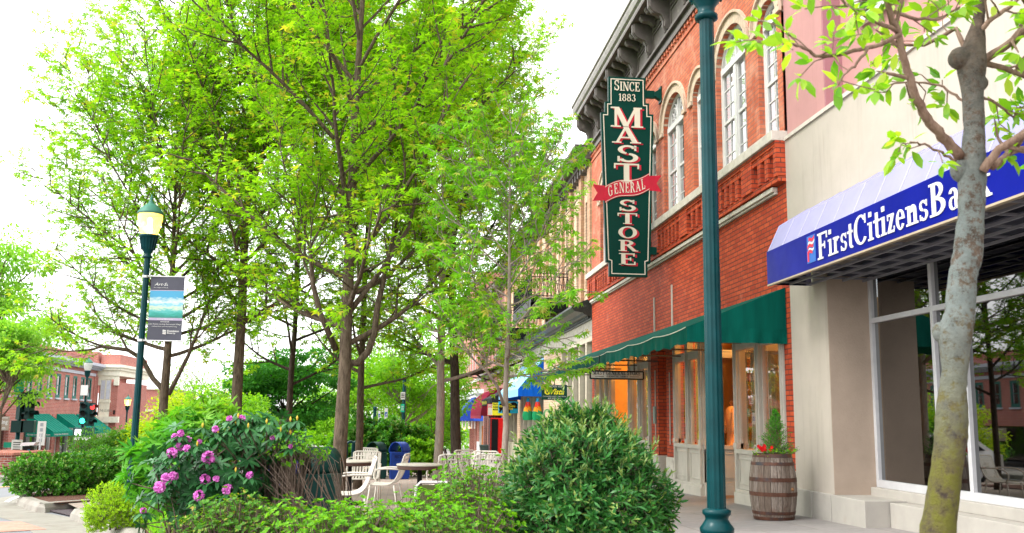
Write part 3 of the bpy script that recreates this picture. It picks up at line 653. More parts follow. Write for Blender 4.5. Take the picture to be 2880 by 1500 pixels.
# storefront glazing
FG = Fr((6.6, 0, 0), (0, 1, 0), (-1, 0, 0))
mb = MB()
for y in (12.95, 11.35, 10.70, 8.3, 6.6, 4.5, 2.5): fbox(mb, FG, y - .035, y + .035, .56, 3.5, -.05, .05)
fbox(mb, FG, 0, 12.95, .56, .66, -.049, .049); fbox(mb, FG, 0, 12.95, 2.83, 2.9, -.048, .048)
put("window_frame", mb, ALU, bank, bevel=.004)
mb = MB(); mb.poly([FG(0, .6), FG(12.95, .6), FG(12.95, 3.5), FG(0, 3.5)]); put("window_pane", mb, GL_BANK, bank)
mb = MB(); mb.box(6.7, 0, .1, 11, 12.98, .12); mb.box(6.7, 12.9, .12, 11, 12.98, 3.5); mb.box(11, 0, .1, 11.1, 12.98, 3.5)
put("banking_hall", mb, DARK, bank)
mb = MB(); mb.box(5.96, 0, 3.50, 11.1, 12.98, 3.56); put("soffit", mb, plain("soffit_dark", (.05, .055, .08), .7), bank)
# awning
mb = MB(); prof = [(.02, 4.58), (.48, 4.30), (.67, 3.90)]
pr = [(d, z) for d, z in prof]
ya, yb = 4.2, 13.45
for (d0, z0), (d1, z1) in zip(pr[:-1], pr[1:]):
    mb.poly([FR(ya, z0, d0), FR(yb, z0, d0), FR(yb, z1, d1), FR(ya, z1, d1)])
for y in (ya, yb): mb.poly([FR(y, z, d) for d, z in pr] + [FR(y, 3.42, .66), FR(y, 3.42, .02)])
aw = put("awning", mb, LAV, bank)
for i in range(18):
    y = ya + (yb - ya) * i / 17; mb = MB()
    for (d0, z0), (d1, z1) in zip(pr[:-1], pr[1:]): mb.bar(FR(y, z0 + .004, d0 + .002), FR(y, z1 + .004, d1 + .002), .014, .008)
    put("seam", mb, plain("lavender_seam", (.44, .43, .62), .6), aw)
mb = MB(); fbox(mb, FR, ya, yb, 3.42, 3.905, .672, .69); fbox(mb, FR, yb, yb + .012, 3.42, 3.9, .1, .67); put("fascia", mb, BANKBLUE, aw)
mb = MB(); fbox(mb, FR, ya, yb, 3.395, 3.418, .64, .695); put("fascia_trim", mb, plain("tan_trim", (.38, .31, .22), .5), aw)
mb = MB()
for d in (.05, .35, .60, -.25, -.55):
    mb.bar(FR(ya, 3.44, d), FR(yb, 3.44, d), .03)
for i in range(18):
    y = ya + (yb - ya) * i / 17
    mb.bar(FR(y, 3.46, -.62), FR(y, 3.46, .64), .025); mb.bar(FR(y, 3.80, -.6), FR(y, 3.47, .6), .02) if i % 2 else None
for d in (.2, .5): mb.bar(FR(ya, 3.75, d), FR(yb, 3.75, d), .025)
put("frame", mb, plain("awning_frame_grey", (.22, .22, .25), .5), aw)
mb = MB()
# lettering runs towards the camera: reading direction is -y on this wall
yl = onx(2300, 700, 5.25)[1]; yr = onx(2793, 520, 5.25)[1]
z0_ = 3.495
FS = "FirſtCitizenſBank"
vary = [1.0 if c.isupper() else 1.0 for c in FS]
serif_text(mb, FS, (5.248 - .001, yl, z0_), (0, -1, 0), (0, 0, 1), yl - yr, .34, .006, .02)
put("lettering", mb, WHITE, aw)
lg = MB(); fbox(lg, FR, yl + .06, yl + .32, 3.50, 3.86, .69, .696); l_ = put("logo_panel", lg, plain("logo_blue", (.03, .12, .42), .4), aw)
lg = MB(); lw = MB()
yA, yB = yl + .30, yl + .08
def wave(mbx, z, h, x0, x1, d):
    n = 8
    for i in range(n):
        t0, t1 = x0 + (x1 - x0) * i / n, x0 + (x1 - x0) * (i + 1) / n
        f_ = lambda t: z + .05 * t + .022 * sin(t * 2 * pi)
        mbx.poly([FR(yA + (yB - yA) * t0, f_(t0), d), FR(yA + (yB - yA) * t1, f_(t1), d), FR(yA + (yB - yA) * t1, f_(t1) + h, d), FR(yA + (yB - yA) * t0, f_(t0) + h, d)])
for k, z in enumerate((3.60, 3.68, 3.76)): wave(lg, z, .042, .0 if k < 2 else .2, 1 - .25 * (2 - k) * .6, .699)
fbox(lg, FR, yl + .255, yl + .30, 3.52, 3.66, .698, .7)
wave(lw, 3.635, .03, .15, .9, .6985); wave(lw, 3.72, .03, .1, 1, .6985)
put("logo_stripes", lg, plain("logo_red", (.62, .03, .06), .4), l_); put("logo_gaps", lw, WHITE, l_)

# ================================================================== ORANGE BRICK STORE
store = thing("brick_store_building", "orange-red brick store with cream arched windows and bracketed cornice", "store building", (X0, 22.3, gz(X0, 22)))
ya, yb = 14.30, 30.32
wide = [(16.78, .82), (20.67, .82), (24.55, .82), (28.15, .80)]; nar = [(14.93, .42), (18.73, .42), (22.60, .42), (26.40, .42)]
ops = [(c - h, c + h, 6.05, 8.17, h * .82) for c, h in wide + nar]
BR_UP = brick("brick_pale_red", (.58, .17, .085, 1), (.44, .10, .05, 1), (.28, .12, .09, 1), .24, .080, .011, dirt=((.62, .34, .24, 1), 1.3, .5, .8))  # paler brick and mortar for the storey above the sill course
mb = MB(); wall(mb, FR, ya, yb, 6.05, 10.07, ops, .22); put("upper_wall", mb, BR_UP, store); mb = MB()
wall(mb, FR, ya, yb, 3.35, 6.05, [], .2)
# brick piers of the ground floor
for a, b in ((14.3, 14.60), (20.95, 21.55), (22.25, 22.9), (29.7, 30.3)): fbox(mb, FR, a, b, .62 if a > 15 else .7, 3.35, -.5, 0)
mb.box(X0, ya, 10.07, X0 + .3, yb, 11.6)
mb.box(X0 + .3, ya, 3.3, X0 + .32, ya + .02, 11.5)
put("wall", mb, BR_RED, store)
mb = MB()
for a, b in ((14.29, 14.63), (20.92, 21.58), (22.22, 22.93), (29.68, 30.3)): fbox(mb, FR, a, b, -.4, .62 if a > 15 else .7, -.5, .02)
put("pier_base", mb, STONE, store, bevel=.006)
# brick panels under the windows
mb = MB()
fbox(mb, FR, ya, yb, 5.80, 5.885, 0, .165); fbox(mb, FR, ya, yb, 5.22, 5.31, 0, .13)
piers = [(ya, 14.42), (15.4, 15.9), (17.66, 18.22), (19.22, 19.8), (21.55, 22.1), (23.1, 23.65), (25.45, 25.9), (26.9, 27.3), (29.0, 29.5), (30.0, yb)]
for a, b in piers: fbox(mb, FR, a, b, 5.30, 5.80, 0, .16)
for (a, b), (c, d) in zip(piers[:-1], piers[1:]):
    fbox(mb, FR, b, c, 5.70, 5.80, 0, .14); n = max(2, int(round((c - b) / .30)))
    for i in range(1, n): u = b + (c - b) * i / n; fbox(mb, FR, u - .07, u + .07, 5.32, 5.80, 0, .15)
put("corbel_panel", mb, BR_RED, store)
mb = MB(); fbox(mb, FR, ya - .0, yb, 5.885, 6.05, -.2, .22); put("sill_course", mb, STONE, store, bevel=.01)
mb = MB(); fbox(mb, FR, ya + .35, yb - .1, 5.12, 5.20, 0, .10); fbox(mb, FR, ya + .35, yb - .1, 5.08, 5.12, 0, .06); put("string_moulding", mb, STONE, store, bevel=.01)
# arch rings
VOUS = brick("cream_voussoirs", (.60, .48, .37, 1), (.55, .42, .32, 1), (.36, .27, .2, 1), .09, .4, .004)
for c, h in wide + nar:
    mb = MB(); r = h * .82; archband(mb, FR, c - h, c + h, 8.17, r, .20, -.1, .012, 16, .20); archband(mb, FR, c - h - .2, c + h + .2, 8.17, r + .2, .05, 0, .06, 16)
    for s in (-1, 1): fbox(mb, FR, c + s * (h + .125) - .125, c + s * (h + .125) + .125, 8.08, 8.17, 0, .05)
    put("arch_ring", mb, VOUS, store)
for c, h in wide:
    sash(store, FR, c - h, c + h, 6.05, 8.17, h * .82, .17, WHITE, GL_WIN, 2, 6, True, CURT, True, mull=[c], fw=.085)
for c, h in nar:
    sash(store, FR, c - h, c + h, 6.05, 8.17, h * .82, .17, WHITE, GL_WIN, 2, 6, True, CURT, True, fw=.08)
# brick dentils
mb = MB(); y = ya + .1
while y < yb - .1:
    fbox(mb, FR, y, y + .10, 9.95, 10.04, 0, .05); y += .21
fbox(mb, FR, ya, yb, 9.78, 9.84, 0, .03)
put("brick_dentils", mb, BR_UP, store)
# metal cornice
mb = MB()
fbox(mb, FR, ya, yb, 10.05, 10.16, 0, .08); fbox(mb, FR, ya, yb, 10.16, 10.30, 0, .04); fbox(mb, FR, ya, yb, 10.30, 10.36, 0, .12); fbox(mb, FR, ya, yb, 10.36, 11.24, -.02, .02)
ctr = [14.5 + 1.58 * i for i in range(11)]
for a, b in zip(ctr[:-1], ctr[1:]):
    a2, b2 = a + .2, b - .2
    for (u0, u1, v0, v1) in ((a2, b2, 10.44, 10.48), (a2, b2, 10.86, 10.90), (a2, a2 + .04, 10.48, 10.86), (b2 - .04, b2, 10.48, 10.86)): fbox(mb, FR, u0, u1, v0, v1, .02, .05)
    k = 11
    for i in range(k): u = a2 + .05 + (b2 - a2 - .1) * (i + .5) / k; fbox(mb, FR, u - .03, u + .03, 10.93, 11.08, .02, .07)
    fbox(mb, FR, a2, b2, 11.08, 11.13, .02, .10)
fbox(mb, FR, ya, yb, 11.24, 11.32, 0, .56)
co = put("cornice", mb, BRONZE, store)
def bracket(u, wd, big):
    m_ = MB()
    pf = [(0, 10.46), (.10, 10.44), (.16, 10.52), (.15, 10.66), (.22, 10.78), (.40, 10.86), (.50, 10.98), (.50, 11.24), (0, 11.24)] if big else [(0, 11.0), (.12, 10.98), (.22, 11.05), (.40, 11.08), (.46, 11.15), (.46, 11.24), (0, 11.24)]
    m_.prism([FR(u - wd / 2, z, d) for d, z in pf], np.array([0, 1, 0]) * wd)
    if big:
        m_.prism([FR(u - wd * .25, z, d) for d, z in [(.0, 10.38), (.13, 10.38), (.19, 10.52), (.18, 10.66), (.25, 10.8), (.43, 10.84), (.53, 10.98), (.53, 11.22), (.0, 11.22)]], np.array([0, 1, 0]) * wd * .5)
        m_.lathe([(.05, -wd / 2 - .02), (.05, wd / 2 + .02)], (0, 0, 0), 8) if False else None
    return m_
for i, c in enumerate(ctr):
    m_ = bracket(min(c, yb - .12), .22, True); put("bracket", m_, BRONZE, co, bevel=.012)
    for q in (.53, 1.05):
        if c + q < yb - .1: put("bracket", bracket(c + q, .15, False), BRONZE, co, bevel=.01)
# gutter and crown
mb = MB(); gp = [(.56, 11.32), (.56, 11.38), (.62, 11.42), (.66, 11.52), (.66, 11.60), (.70, 11.62), (.70, 11.68), (.3, 11.9), (0, 11.9), (0, 11.32)]
mb.prism([FR(ya, z, d) for d, z in gp], (0, yb - ya, 0)); put("gutter_moulding", mb, PEWTER, store, sm=False)
# shopfront
mb = MB(); mb.box(X0 + 1.1, 21.55, -.4, X0 + 1.15, 22.25, 3.3); mb.box(X0 + .1, 21.55, -.4, X0 + 1.1, 21.6, 3.3); put("side_door", mb, TAUPE, store)
IVM = IVORY
def paneling(mb, fr, u0, u1, zb, n, ht=.95, zt=3.3, hd=2.7):
    """panelled shopfront with n glazed lights between pilasters"""
    z0 = zb
    fbox(mb, fr, u0, u1, z0 - .3, z0 + .16, -.12, .07); fbox(mb, fr, u0, u1, z0 + .16, z0 + .22, -.12, .045)
    fbox(mb, fr, u0, u1, z0 + .22, ht - .08, -.10, 0); fbox(mb, fr, u0, u1, ht - .08, ht, -.14, .05)
    W = (u1 - u0) / n
    for i in range(n + 1):
        u = u0 + W * i; a, b = (u - .09, u + .09)
        if i == 0: a, b = u, u + .13
        if i == n: a, b = u - .13, u
        fbox(mb, fr, a, b, ht, zt, -.10, .03); fbox(mb, fr, (a + b) / 2 - .03, (a + b) / 2 + .03, z0 + .22, zt - .2, 0, .055); fbox(mb, fr, a - .015, b + .015, ht, ht + .1, -.08, .06)
    for i in range(n):
        a = u0 + W * i + .11; b = u0 + W * (i + 1) - .11
        fbox(mb, fr, a, b, hd, hd + .12, -.10, .02); fbox(mb, fr, a, b, hd + .12, hd + .16, -.10, .05); fbox(mb, fr, a, b, zt - .08, zt, -.10, .03)
        for (p, q, r, s) in ((a, a + .035, ht, hd), (b - .035, b, ht, hd)): fbox(mb, fr, p, q, r, s, -.09, -.02)
        x0_, x1_ = a + .04, b - .04
        for (p, q, r, s) in ((x0_, x1_, z0 + .30, z0 + .33), (x0_, x1_, ht - .18, ht - .15), (x0_, x0_ + .03, z0 + .33, ht - .18), (x1_ - .03, x1_, z0 + .33, ht - .18)): fbox(mb, fr, p, q, r, s, 0, .02)
def front(fr, u0, u1, zb, n, nm="shopfront_bay"):
    mb = MB(); paneling(mb, fr, u0, u1, zb, n); f = put(nm, mb, IVM, store, bevel=.005)
    p = MB(); p.poly([fr(u0, 1.0, -.06), fr(u1, 1.0, -.06), fr(u1, 3.25, -.06), fr(u0, 3.25, -.06)]); put("pane", p, GL_SHOP, f); return f
front(FR, 14.62, 16.92, 0.04, 2)
front(Fr((7.0, 0, 0), (0, 1, 0), (-1, 0, 0)), 17.0, 19.75, -.03, 3, "display_window")
front(Fr((X0 + .02, 0, 0), (0, 1, 0), (-1, 0, 0)), 18.95, 20.92, -.04, 2)
front(Fr((0, 16.92, 0), (1, 0, 0), (0, 1, 0)), X0 + .02, 6.98, 0, 1)
front(Fr((0, 18.95, 0), (1, 0, 0), (0, -1, 0)), X0 + .04, 6.9, 0, 1)
front(Fr((X0 - .0, 0, 0), (0, 1, 0), (-1, 0, 0)), 22.95, 25.2, -.1, 2)
front(Fr((6.9, 0, 0), (0, 1, 0), (-1, 0, 0)), 25.2, 27.4, -.12, 2, "display_window")
front(Fr((X0 - .0, 0, 0), (0, 1, 0), (-1, 0, 0)), 27.4, 29.66, -.2, 3)
mb = MB()      # the room behind the glass
mb.box(9.0, 14.35, -.3, 9.05, 30.2, 3.4); mb.box(X0 + .05, 14.32, -.3, 9.0, 14.35, 3.35); mb.box(X0 + .1, 30.15, -.3, 9.0, 30.2, 3.35); mb.box(X0 + .03, 14.35, 3.36, 9.0, 30.15, 3.40)
mb.box(7.6, 14.6, -.3, 7.66, 16.9, 3.35); mb.box(7.6, 22.9, -.3, 7.66, 29.6, 3.35)
put("shop_room", mb, WARM, store)
mb = MB(); mb.box(X0 + .1, 14.36, -.06, 9.0, 30.1, -.02); put("shop_floor", mb, WOOD, store)
mb = MB(); mb.box(X0 - .0, 14.6, 3.28, X0 + 1.1, 29.7, 3.345); put("soffit", mb, IVORY, store)
for (x, y, e) in ((6.7, 15.6, 4), (7.5, 17.9, 22), (7.6, 19.2, 22), (6.6, 20.0, 3), (6.7, 24, 5), (7.3, 26.3, 22), (6.7, 28.6, 4)):
    l = bpy.data.lights.new("shop_lamp", 'POINT'); l.energy = e * 4.5; l.color = (1, .48, .12); l.shadow_soft_size = .12; lo = bpy.data.objects.new("shop_lamp", l); COL.objects.link(lo); lo.location = (x, y, 3.05)
# green awning
aw = MB(); yA, yB = 14.46, 30.1; xf, zt, zv = 4.33, 3.53, 2.87
def awn(u, v):
    y = yA + (yB - yA) * u; sag = -.035 * abs(sin(u * pi * 8)) * v
    return (X0 - .01 - (X0 - xf) * v, y, zt + (zv - zt) * v + sag)
aw.grid(awn, 64, 6)
def val(u, v):
    y = yA + (yB - yA) * u; s = sin(u * 210) * .012 + sin(u * 97 + 1) * .016
    return (xf - .01 + s * v, y, zv - .0 - .035 * abs(sin(u * pi * 8)) - v * (.23 + .02 * sin(u * 130)))
aw.grid(val, 260, 3)
for y in (yA, yB):
    aw.poly([(X0 - .01, y, zt), (xf, y, zv), (X0 - .01, y, zv)])
def vend(u, v): return (X0 - .01 + (xf - X0) * u, yA - .01 + (sin(u * 31) * .02 + sin(u * 13) * .02) * v, zv - v * .23)
aw.grid(vend, 40, 3)
awo = put("awning", aw, AWN_G, store)
mb = MB()
for i in range(9):
    y = yA + .1 + (yB - yA - .2) * i / 8; mb.tube([(X0, y, zv - .06), (xf + .06, y, zv - .06)], .018, 6); mb.tube([(X0, y, zt - .06), (xf + .06, y, zv - .03)], .015, 6)
mb.tube([(xf + .05, yA, zv - .04), (xf + .05, yB, zv - .04)], .018, 6)
put("frame", mb, plain("rust_pipe", (.12, .09, .07), .6), awo)
mb = MB(); mb.grid(lambda u, v: tuple(np.array(awn(u, 1)) + np.array([-.014, 0, .004 - .014 * v])), 64, 1); put("piping", mb, plain("cream_piping", (.6, .6, .5), .7), awo)
# wall conduits and an intercom
mb = MB()
for (y, z) in ((22.45, 4.35), (20.9, 4.45)): mb.box(X0 - .03, y, z - 1.0, X0, y + .05, z); 
mb.tube([(X0 - .02, 22.45, .9), (X0 - .02, 22.45, 2.6)], .015, 5); mb.tube([(X0 - .02, 21.2, .9), (X0 - .02, 21.2, 2.5)], .015, 5)
put("conduit", mb, plain("pale_conduit", (.5, .46, .4), .6), store)
mb = MB(); mb.box(X0 - .05, 22.42, 1.35, X0, 22.60, 1.75); put("intercom", mb, plain("grey_green_box", (.2, .25, .22), .5), store, bevel=.01)
# ================================================================== BLADE SIGN
ys = 21.7
def S6(x, y): return ony(1500 + x / 1.677, y / 1.677, ys)
sgn = thing("blade_sign", "tall green store blade sign with cream letters and red ribbon banner", "sign", (5.2, ys, 4.7))
xl, xr = 4.46, 5.74
cx = (xl + xr) / 2
ztop, zsh1, zsh2, zb1, zb0 = 9.56, 8.93, 8.66, 5.05, 4.72
hw = (xr - xl) / 2; hn = hw * .71; hm = hw * .84
def outline(inset):
    i = inset
    pts = [(-hn + i, zb0 + i), (hn - i, zb0 + i), (hn - i, zb1 + i * .6), (hm * .98 - i, zb1 + i), (hw - i + .0, zsh2 - i), (hm - i, zsh2 - i), (hm - i, zsh1 - i), (hn - i, zsh1 - i), (hn - i, ztop - i), (-hn + i, ztop - i), (-hn + i, zsh1 - i), (-hm + i, zsh1 - i), (-hm + i, zsh2 - i), (-hw + i, zsh2 - i), (-hm * .98 + i, zb1 + i), (-hn + i, zb1 + i * .6)]
    return pts
mb = MB(); mb.prism([(cx + a, ys - .06, z) for a, z in outline(0)], (0, .12, 0)); put("panel", mb, DKGRN2, sgn)
mb = MB(); O = outline(.05); I = outline(.072)
for i in range(len(O)):
    j = (i + 1) % len(O)
    mb.prism([(cx + O[i][0], ys - .061, O[i][1]), (cx + O[j][0], ys - .061, O[j][1]), (cx + I[j][0], ys - .061, I[j][1]), (cx + I[i][0], ys - .061, I[i][1])], (0, -.006, 0))
CREAM = plain("sign_cream", (.80, .74, .62), .5, var=.04); SRED = plain("sign_red", (.62, .02, .05), .45, var=.06)
put("border", mb, CREAM, sgn)
tx = MB(); rd = MB()
def line(t, x0, x1, z0, z1, depth=.014, red=True, tilt=0, **k):
    xd = np.array([cos(tilt), 0, sin(tilt)]); yd = np.array([-sin(tilt), 0, cos(tilt)])
    serif_text(tx, t, (x0, ys - .062, z0), xd, yd, x1 - x0, z1 - z0, depth + (.012 if red else 0), **k)
    if red: serif_text(rd, t, (x0 + .055, ys - .062, z0 - .025), xd, yd, x1 - x0, z1 - z0, .008, **k)
def zz(y): return float(S6(435, y)[2])
def xx(x, y): return float(S6(x, y)[0])
line("SINCE", xx(378, 410), xx(500, 410), zz(434), zz(392), red=False, vary=[1.18, 1, 1, 1, 1])
line("1883", xx(398, 465), xx(480, 465), zz(482), zz(448), red=False)
line("M", xx(362, 560), xx(515, 560), zz(606), zz(512)); line("A", xx(370, 640), xx(502, 640), zz(680), zz(605)); line("S", xx(385, 730), xx(498, 730), zz(770), zz(690))
line("T", xx(372, 815), xx(500, 815), zz(862), zz(776)); line("S", xx(397, 970), xx(485, 970), zz(1000), zz(946)); line("T", xx(390, 1030), xx(490, 1030), zz(1060), zz(1009))
line("O", xx(395, 1100), xx(488, 1100), zz(1126), zz(1073)); line("R", xx(396, 1160), xx(492, 1160), zz(1188), zz(1136)); line("E", xx(398, 1225), xx(485, 1225), zz(1252), zz(1198))
# ribbon
rb = MB(); tilt = .24; x0, x1 = xx(335, 900), xx(543, 900); za, zb_ = zz(965), zz(890)
def rib(t, h): 
    z = za + (zz(870) - zz(940)) * t + .05 * sin(t * 2 * pi); return (x0 + (x1 - x0) * t, ys - .085, z + h)
rb.grid(lambda u, v: rib(u, v * .40), 16, 1)
rbo = MB(); n = 16
for i in range(n):
    a, b = i / n, (i + 1) / n; rbo.prism([rib(a, 0), rib(b, 0), rib(b, .40), rib(a, .40)], (0, .02, 0))
for s, X_, zc in ((-1, x0, za + .2), (1, x1, zz(880) + .2 - .03)):
    e = s * .30; zc2 = zc + (-.02 if s < 0 else .02)
    zc = rib(0 if s < 0 else 1, .24 if s < 0 else .16)[2]
    rbo.prism([(X_ - s * .06, ys - .064, zc - .17), (X_ + e, ys - .064, zc - .20), (X_ + e * .6, ys - .064, zc), (X_ + e, ys - .064, zc + .20), (X_ - s * .06, ys - .064, zc + .17)][::s], (0, -.01, 0))
r_ = put("ribbon", rbo, SRED, sgn)
ro = MB()
for h in (.012, .375):
    for i in range(n):
        a, b = i / n, (i + 1) / n; ro.prism([tuple(np.array(rib(a, h)) - [0, .001, 0]), tuple(np.array(rib(b, h)) - [0, .001, 0]), tuple(np.array(rib(b, h + .014)) - [0, .001, 0]), tuple(np.array(rib(a, h + .014)) - [0, .001, 0])], (0, -.003, 0))
put("ribbon_line", ro, CREAM, r_)
gt = MB(); W_ = x1 - x0
word = "GENERAL"; ws = [glyph(c)[1] + .05 for c in word]; T_ = sum(ws); acc = 0
for c, w0 in zip(word, ws):
    t = (acc + w0 / 2) / T_ * .86 + .07; p = rib(t, 0); p2 = rib(t + .02, 0); a = atan2(p2[2] - p[2], p2[0] - p[0]); ww = w0 / T_ * .86 * W_ * .9
    serif_text(gt, c, (p[0] - ww / 2, ys - .0862, p[2] + .085 - ww / 2 * sin(a)), (cos(a), 0, sin(a)), (-sin(a) * .2, 0, 1), ww, .25, .006); acc += w0
put("ribbon_lettering", gt, CREAM, r_)
put("lettering", tx, CREAM, sgn); put("letter_shadow", rd, SRED, sgn)
for z in (9.17, 5.35):
    mb = MB(); mb.box(xr - .25 if z > 9 else xr - .1, ys - .05, z - .09, X0 - .16, ys + .05, z + .09); mb.box(X0 - .03, ys - .12, z - .2, X0 - .005, ys + .12, z + .2)
    mb.prism([(X0 - .17, ys - .07, z - .05), (X0 - .03, ys - .09, z - .14), (X0 - .03, ys - .09, z + .14), (X0 - .17, ys - .07, z + .05)], (0, .15, 0))
    put("wall_bracket", mb, DKGRN2, sgn, bevel=.006)

# small hanging sign below the awning
hy = 20.8
hs = thing("hanging_sign", "small grey hanging sign under the green awning", "sign", (4.4, hy, 2.2))
a = ony(1300 + 805 / 2.236, 800 + 545 / 2.236, hy); b = ony(1300 + 1138 / 2.236, 800 + 598 / 2.236, hy)
mb = MB(); mb.box(a[0], hy - .02, b[2], b[0], hy + .02, a[2]); put("board", mb, plain("board_grey", (.36, .35, .31), .6), hs)
mb = MB()
for (p, q) in (((a[0], a[2]), (b[0], a[2])), ((a[0], b[2]), (b[0], b[2])), ((a[0], b[2]), (a[0], a[2])), ((b[0], b[2]), (b[0], a[2]))): mb.bar((p[0], hy, p[1]), (q[0], hy, q[1]), .05, .03)
mb.bar((a[0] + .2, hy, a[2]), (a[0] + .2, hy, a[2] + .35), .02); mb.bar((b[0] - .2, hy, a[2]), (b[0] - .2, hy, a[2] + .35), .02)
put("frame", mb, BLK, hs)
mb = MB(); W_ = b[0] - a[0]; serif_text(mb, "MAST GENERAL STORE".replace(' ', ' '), (a[0] + .06, hy - .021, b[2] + .085), (1, 0, 0), (0, 0, 1), W_ - .12, .08, .004, .05, vary=[1.0] * 18)
serif_text(mb, "SINCE 1883", (a[0] + .35, hy - .021, b[2] + .035), (1, 0, 0), (0, 0, 1), W_ - .7, .032, .004, .05); mb.box(a[0] + .1, hy - .024, b[2] + .045, a[0] + .3, hy - .02, b[2] + .055); mb.box(b[0] - .3, hy - .024, b[2] + .045, b[0] - .1, hy - .02, b[2] + .055)
put("lettering", mb, BLK, hs)
# ================================================================== CREAM BRICK BUILDING (next down the street)
cb = thing("cream_brick_building", "cream brick building with dark cornices, iron balcony and blue shop awning", "building", (X0, 43, gz(X0, 43)))
XC = X0 + .06; FC = Fr((XC, 0, 0), (0, 1, 0), (-1, 0, 0))
ya, yb = 30.34, 57.5
winc = [31.35, 33.1, 35.4, 37.2, 39.5, 41.3, 43.7, 45.5, 47.8, 49.6, 52, 53.8, 56]
ops = [(y - .42, y + .42, 5.75, 8.75, 0) for y in winc]
mb = MB(); wall(mb, FC, ya, yb, 5.0, 10.2, ops, .3); mb.box(XC, ya, 10.2, XC + .3, yb, 10.9)
mb.box(XC + .3, ya - .02, 5, XC + .33, ya, 10.9); put("wall", mb, BR_CREAM, cb)
mb = MB()
for y in (30.6, 32.2, 34.3, 36.3, 38.4, 40.4, 42.5, 44.6, 46.7, 48.7, 50.9, 52.9, 55, 57.2): fbox(mb, FC, y - .22, y + .22, 5.1, 9.8, 0, .12)
put("brick_pilaster", mb, brick("brick_tan", (.50, .32, .20, 1), (.42, .24, .15, 1), (.3, .2, .14, 1), .3, .10, .007), cb)
for y in winc: sash(cb, FC, y - .42, y + .42, 5.75, 8.75, 0, .25, WHITE, GL_DARK, 1, 2, True, CURT)
mb = MB(); fbox(mb, FC, ya, yb, 9.95, 10.1, 0, .25); fbox(mb, FC, ya, yb, 10.1, 10.3, 0, .5); fbox(mb, FC, ya, yb, 10.3, 10.42, 0, .62)
y = ya + .2
while y < yb: fbox(mb, FC, y, y + .18, 9.7, 9.95, 0, .22); y += .5
put("upper_cornice", mb, BRONZE, cb)
# middle cornice, sloped and capped
mb = MB(); pf = [(0, 4.62), (.10, 4.62), (.10, 4.72), (.30, 4.76), (.36, 4.82), (.62, 4.86), (.72, 4.98), (.72, 5.04), (.0, 5.34)]
mb.prism([FC(ya, z, d) for d, z in pf], (0, yb - ya, 0))
y = ya + .15
while y < yb: fbox(mb, FC, y, y + .09, 4.66, 4.75, .10, .17); y += .22
put("shop_cornice", mb, plain("black_green_metal", (.035, .045, .042), .35, var=.3, grime=((.3, .32, .3, 1), 2.5, .6, .8)), cb)
mb = MB(); fbox(mb, FC, ya, yb, 4.12, 4.62, -.3, .02); put("frieze", mb, plain("streaked_stone", (.50, .47, .40), .8, var=.25, scale=5, bmp=.2), cb)
ST = FC
for a_, b_ in ((36.65, 41.3), (49.8, 51), (56.6, 57.5)):
    mb = MB(); fbox(mb, FC, a_, b_, -.9, 4.12, -.3, .03); put("shop_pier", mb, BR_CREAM, cb)
mb = MB()
fbox(mb, FC, ya, 36.65, 3.95, 4.12, -.2, .01); fbox(mb, FC, ya, 36.65, 3.20, 3.38, -.2, .01)
for i in range(6): y = ya + (36.6 - ya) * i / 5; fbox(mb, FC, y - .10, y + .10, -.4, 3.95, -.2, .02)
fbox(mb, FC, ya, 36.65, -.6, .5, -.2, .03)
for y in (41.4, 43.2, 45, 46.8, 48.6, 49.7, 51.2, 53, 54.8, 56.5): fbox(mb, FC, y - .08, y + .08, -.6, 4.1, -.2, 0)
fbox(mb, FC, 41.3, 49.8, 2.6, 2.75, -.2, -.02); fbox(mb, FC, 41.3, 56.6, -.8, .1, -.2, -.02)
put("shopfront", mb, plain("buff_paint", (.52, .46, .36), .55), cb)
mb = MB(); mb.poly([FC(ya, -.5, -.12), FC(yb, -.5, -.12), FC(yb, 4.0, -.12), FC(ya, 4.0, -.12)]); put("pane", mb, glassmat("pale_glass", (.45, .47, .5), 2.4, (.55, .6, .62), .55), cb)
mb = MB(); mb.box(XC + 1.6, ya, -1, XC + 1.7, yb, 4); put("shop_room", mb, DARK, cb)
# blue awning
def boxawn(parent, X, y0, y1, zt, zk, zb, d, topm, sidem, nm="awning", d0=0.0):
    m1 = MB(); m1.poly([(X - d0, y0, zt), (X - d0, y1, zt), (X - d, y1, zk), (X - d, y0, zk)]); m1.poly([(X - d, y0, zk), (X - d, y1, zk), (X - d, y1, zb), (X - d, y0, zb)])
    n_ = int((y1 - y0) / .45)
    a = put(nm, m1, topm, parent, solid=.02)
    for y in (y0, y1): m2 = MB(); m2.poly([(X, y, zt), (X - d, y, zk), (X - d, y, zb), (X, y, zb)]); put("side", m2, sidem, a, solid=.02)
    return a
a1 = boxawn(cb, XC, 41.3, 49.7, 4.03, 2.66, 2.36, 1.14, AWN_LB, fabric("bright_blue_canvas", (.006, .13, .68)))
mb = MB(); q = np.array([-(1.14), 0, 2.66 - 4.03]); L = np.linalg.norm(q); q = q / L; nd = np.array([-(4.03 - 2.66), 0, 1.14]); nd = -nd if nd[0] > 0 else nd; nd = nd / np.linalg.norm(nd)
# white cursive loops of the shop name on the slope
for k, (yy, tt, s) in enumerate([(48.6, .25, .5), (47.6, .3, .6), (46.6, .28, .5), (45.6, .32, .5), (47.8, .62, .6), (46.6, .66, .6), (45.4, .6, .5)]):
    c = np.array([XC, yy, 4.03]) + q * L * tt + nd * .02
    pts = [c + np.array([0, -1, 0]) * s * .55 * cos(t) * (1 + .3 * sin(3 * t)) + q * s * .32 * sin(t) for t in np.linspace(0, 2 * pi * .9, 16)]
    mb.tube(pts, .035, 4)
put("lettering", mb, WHITE, a1)
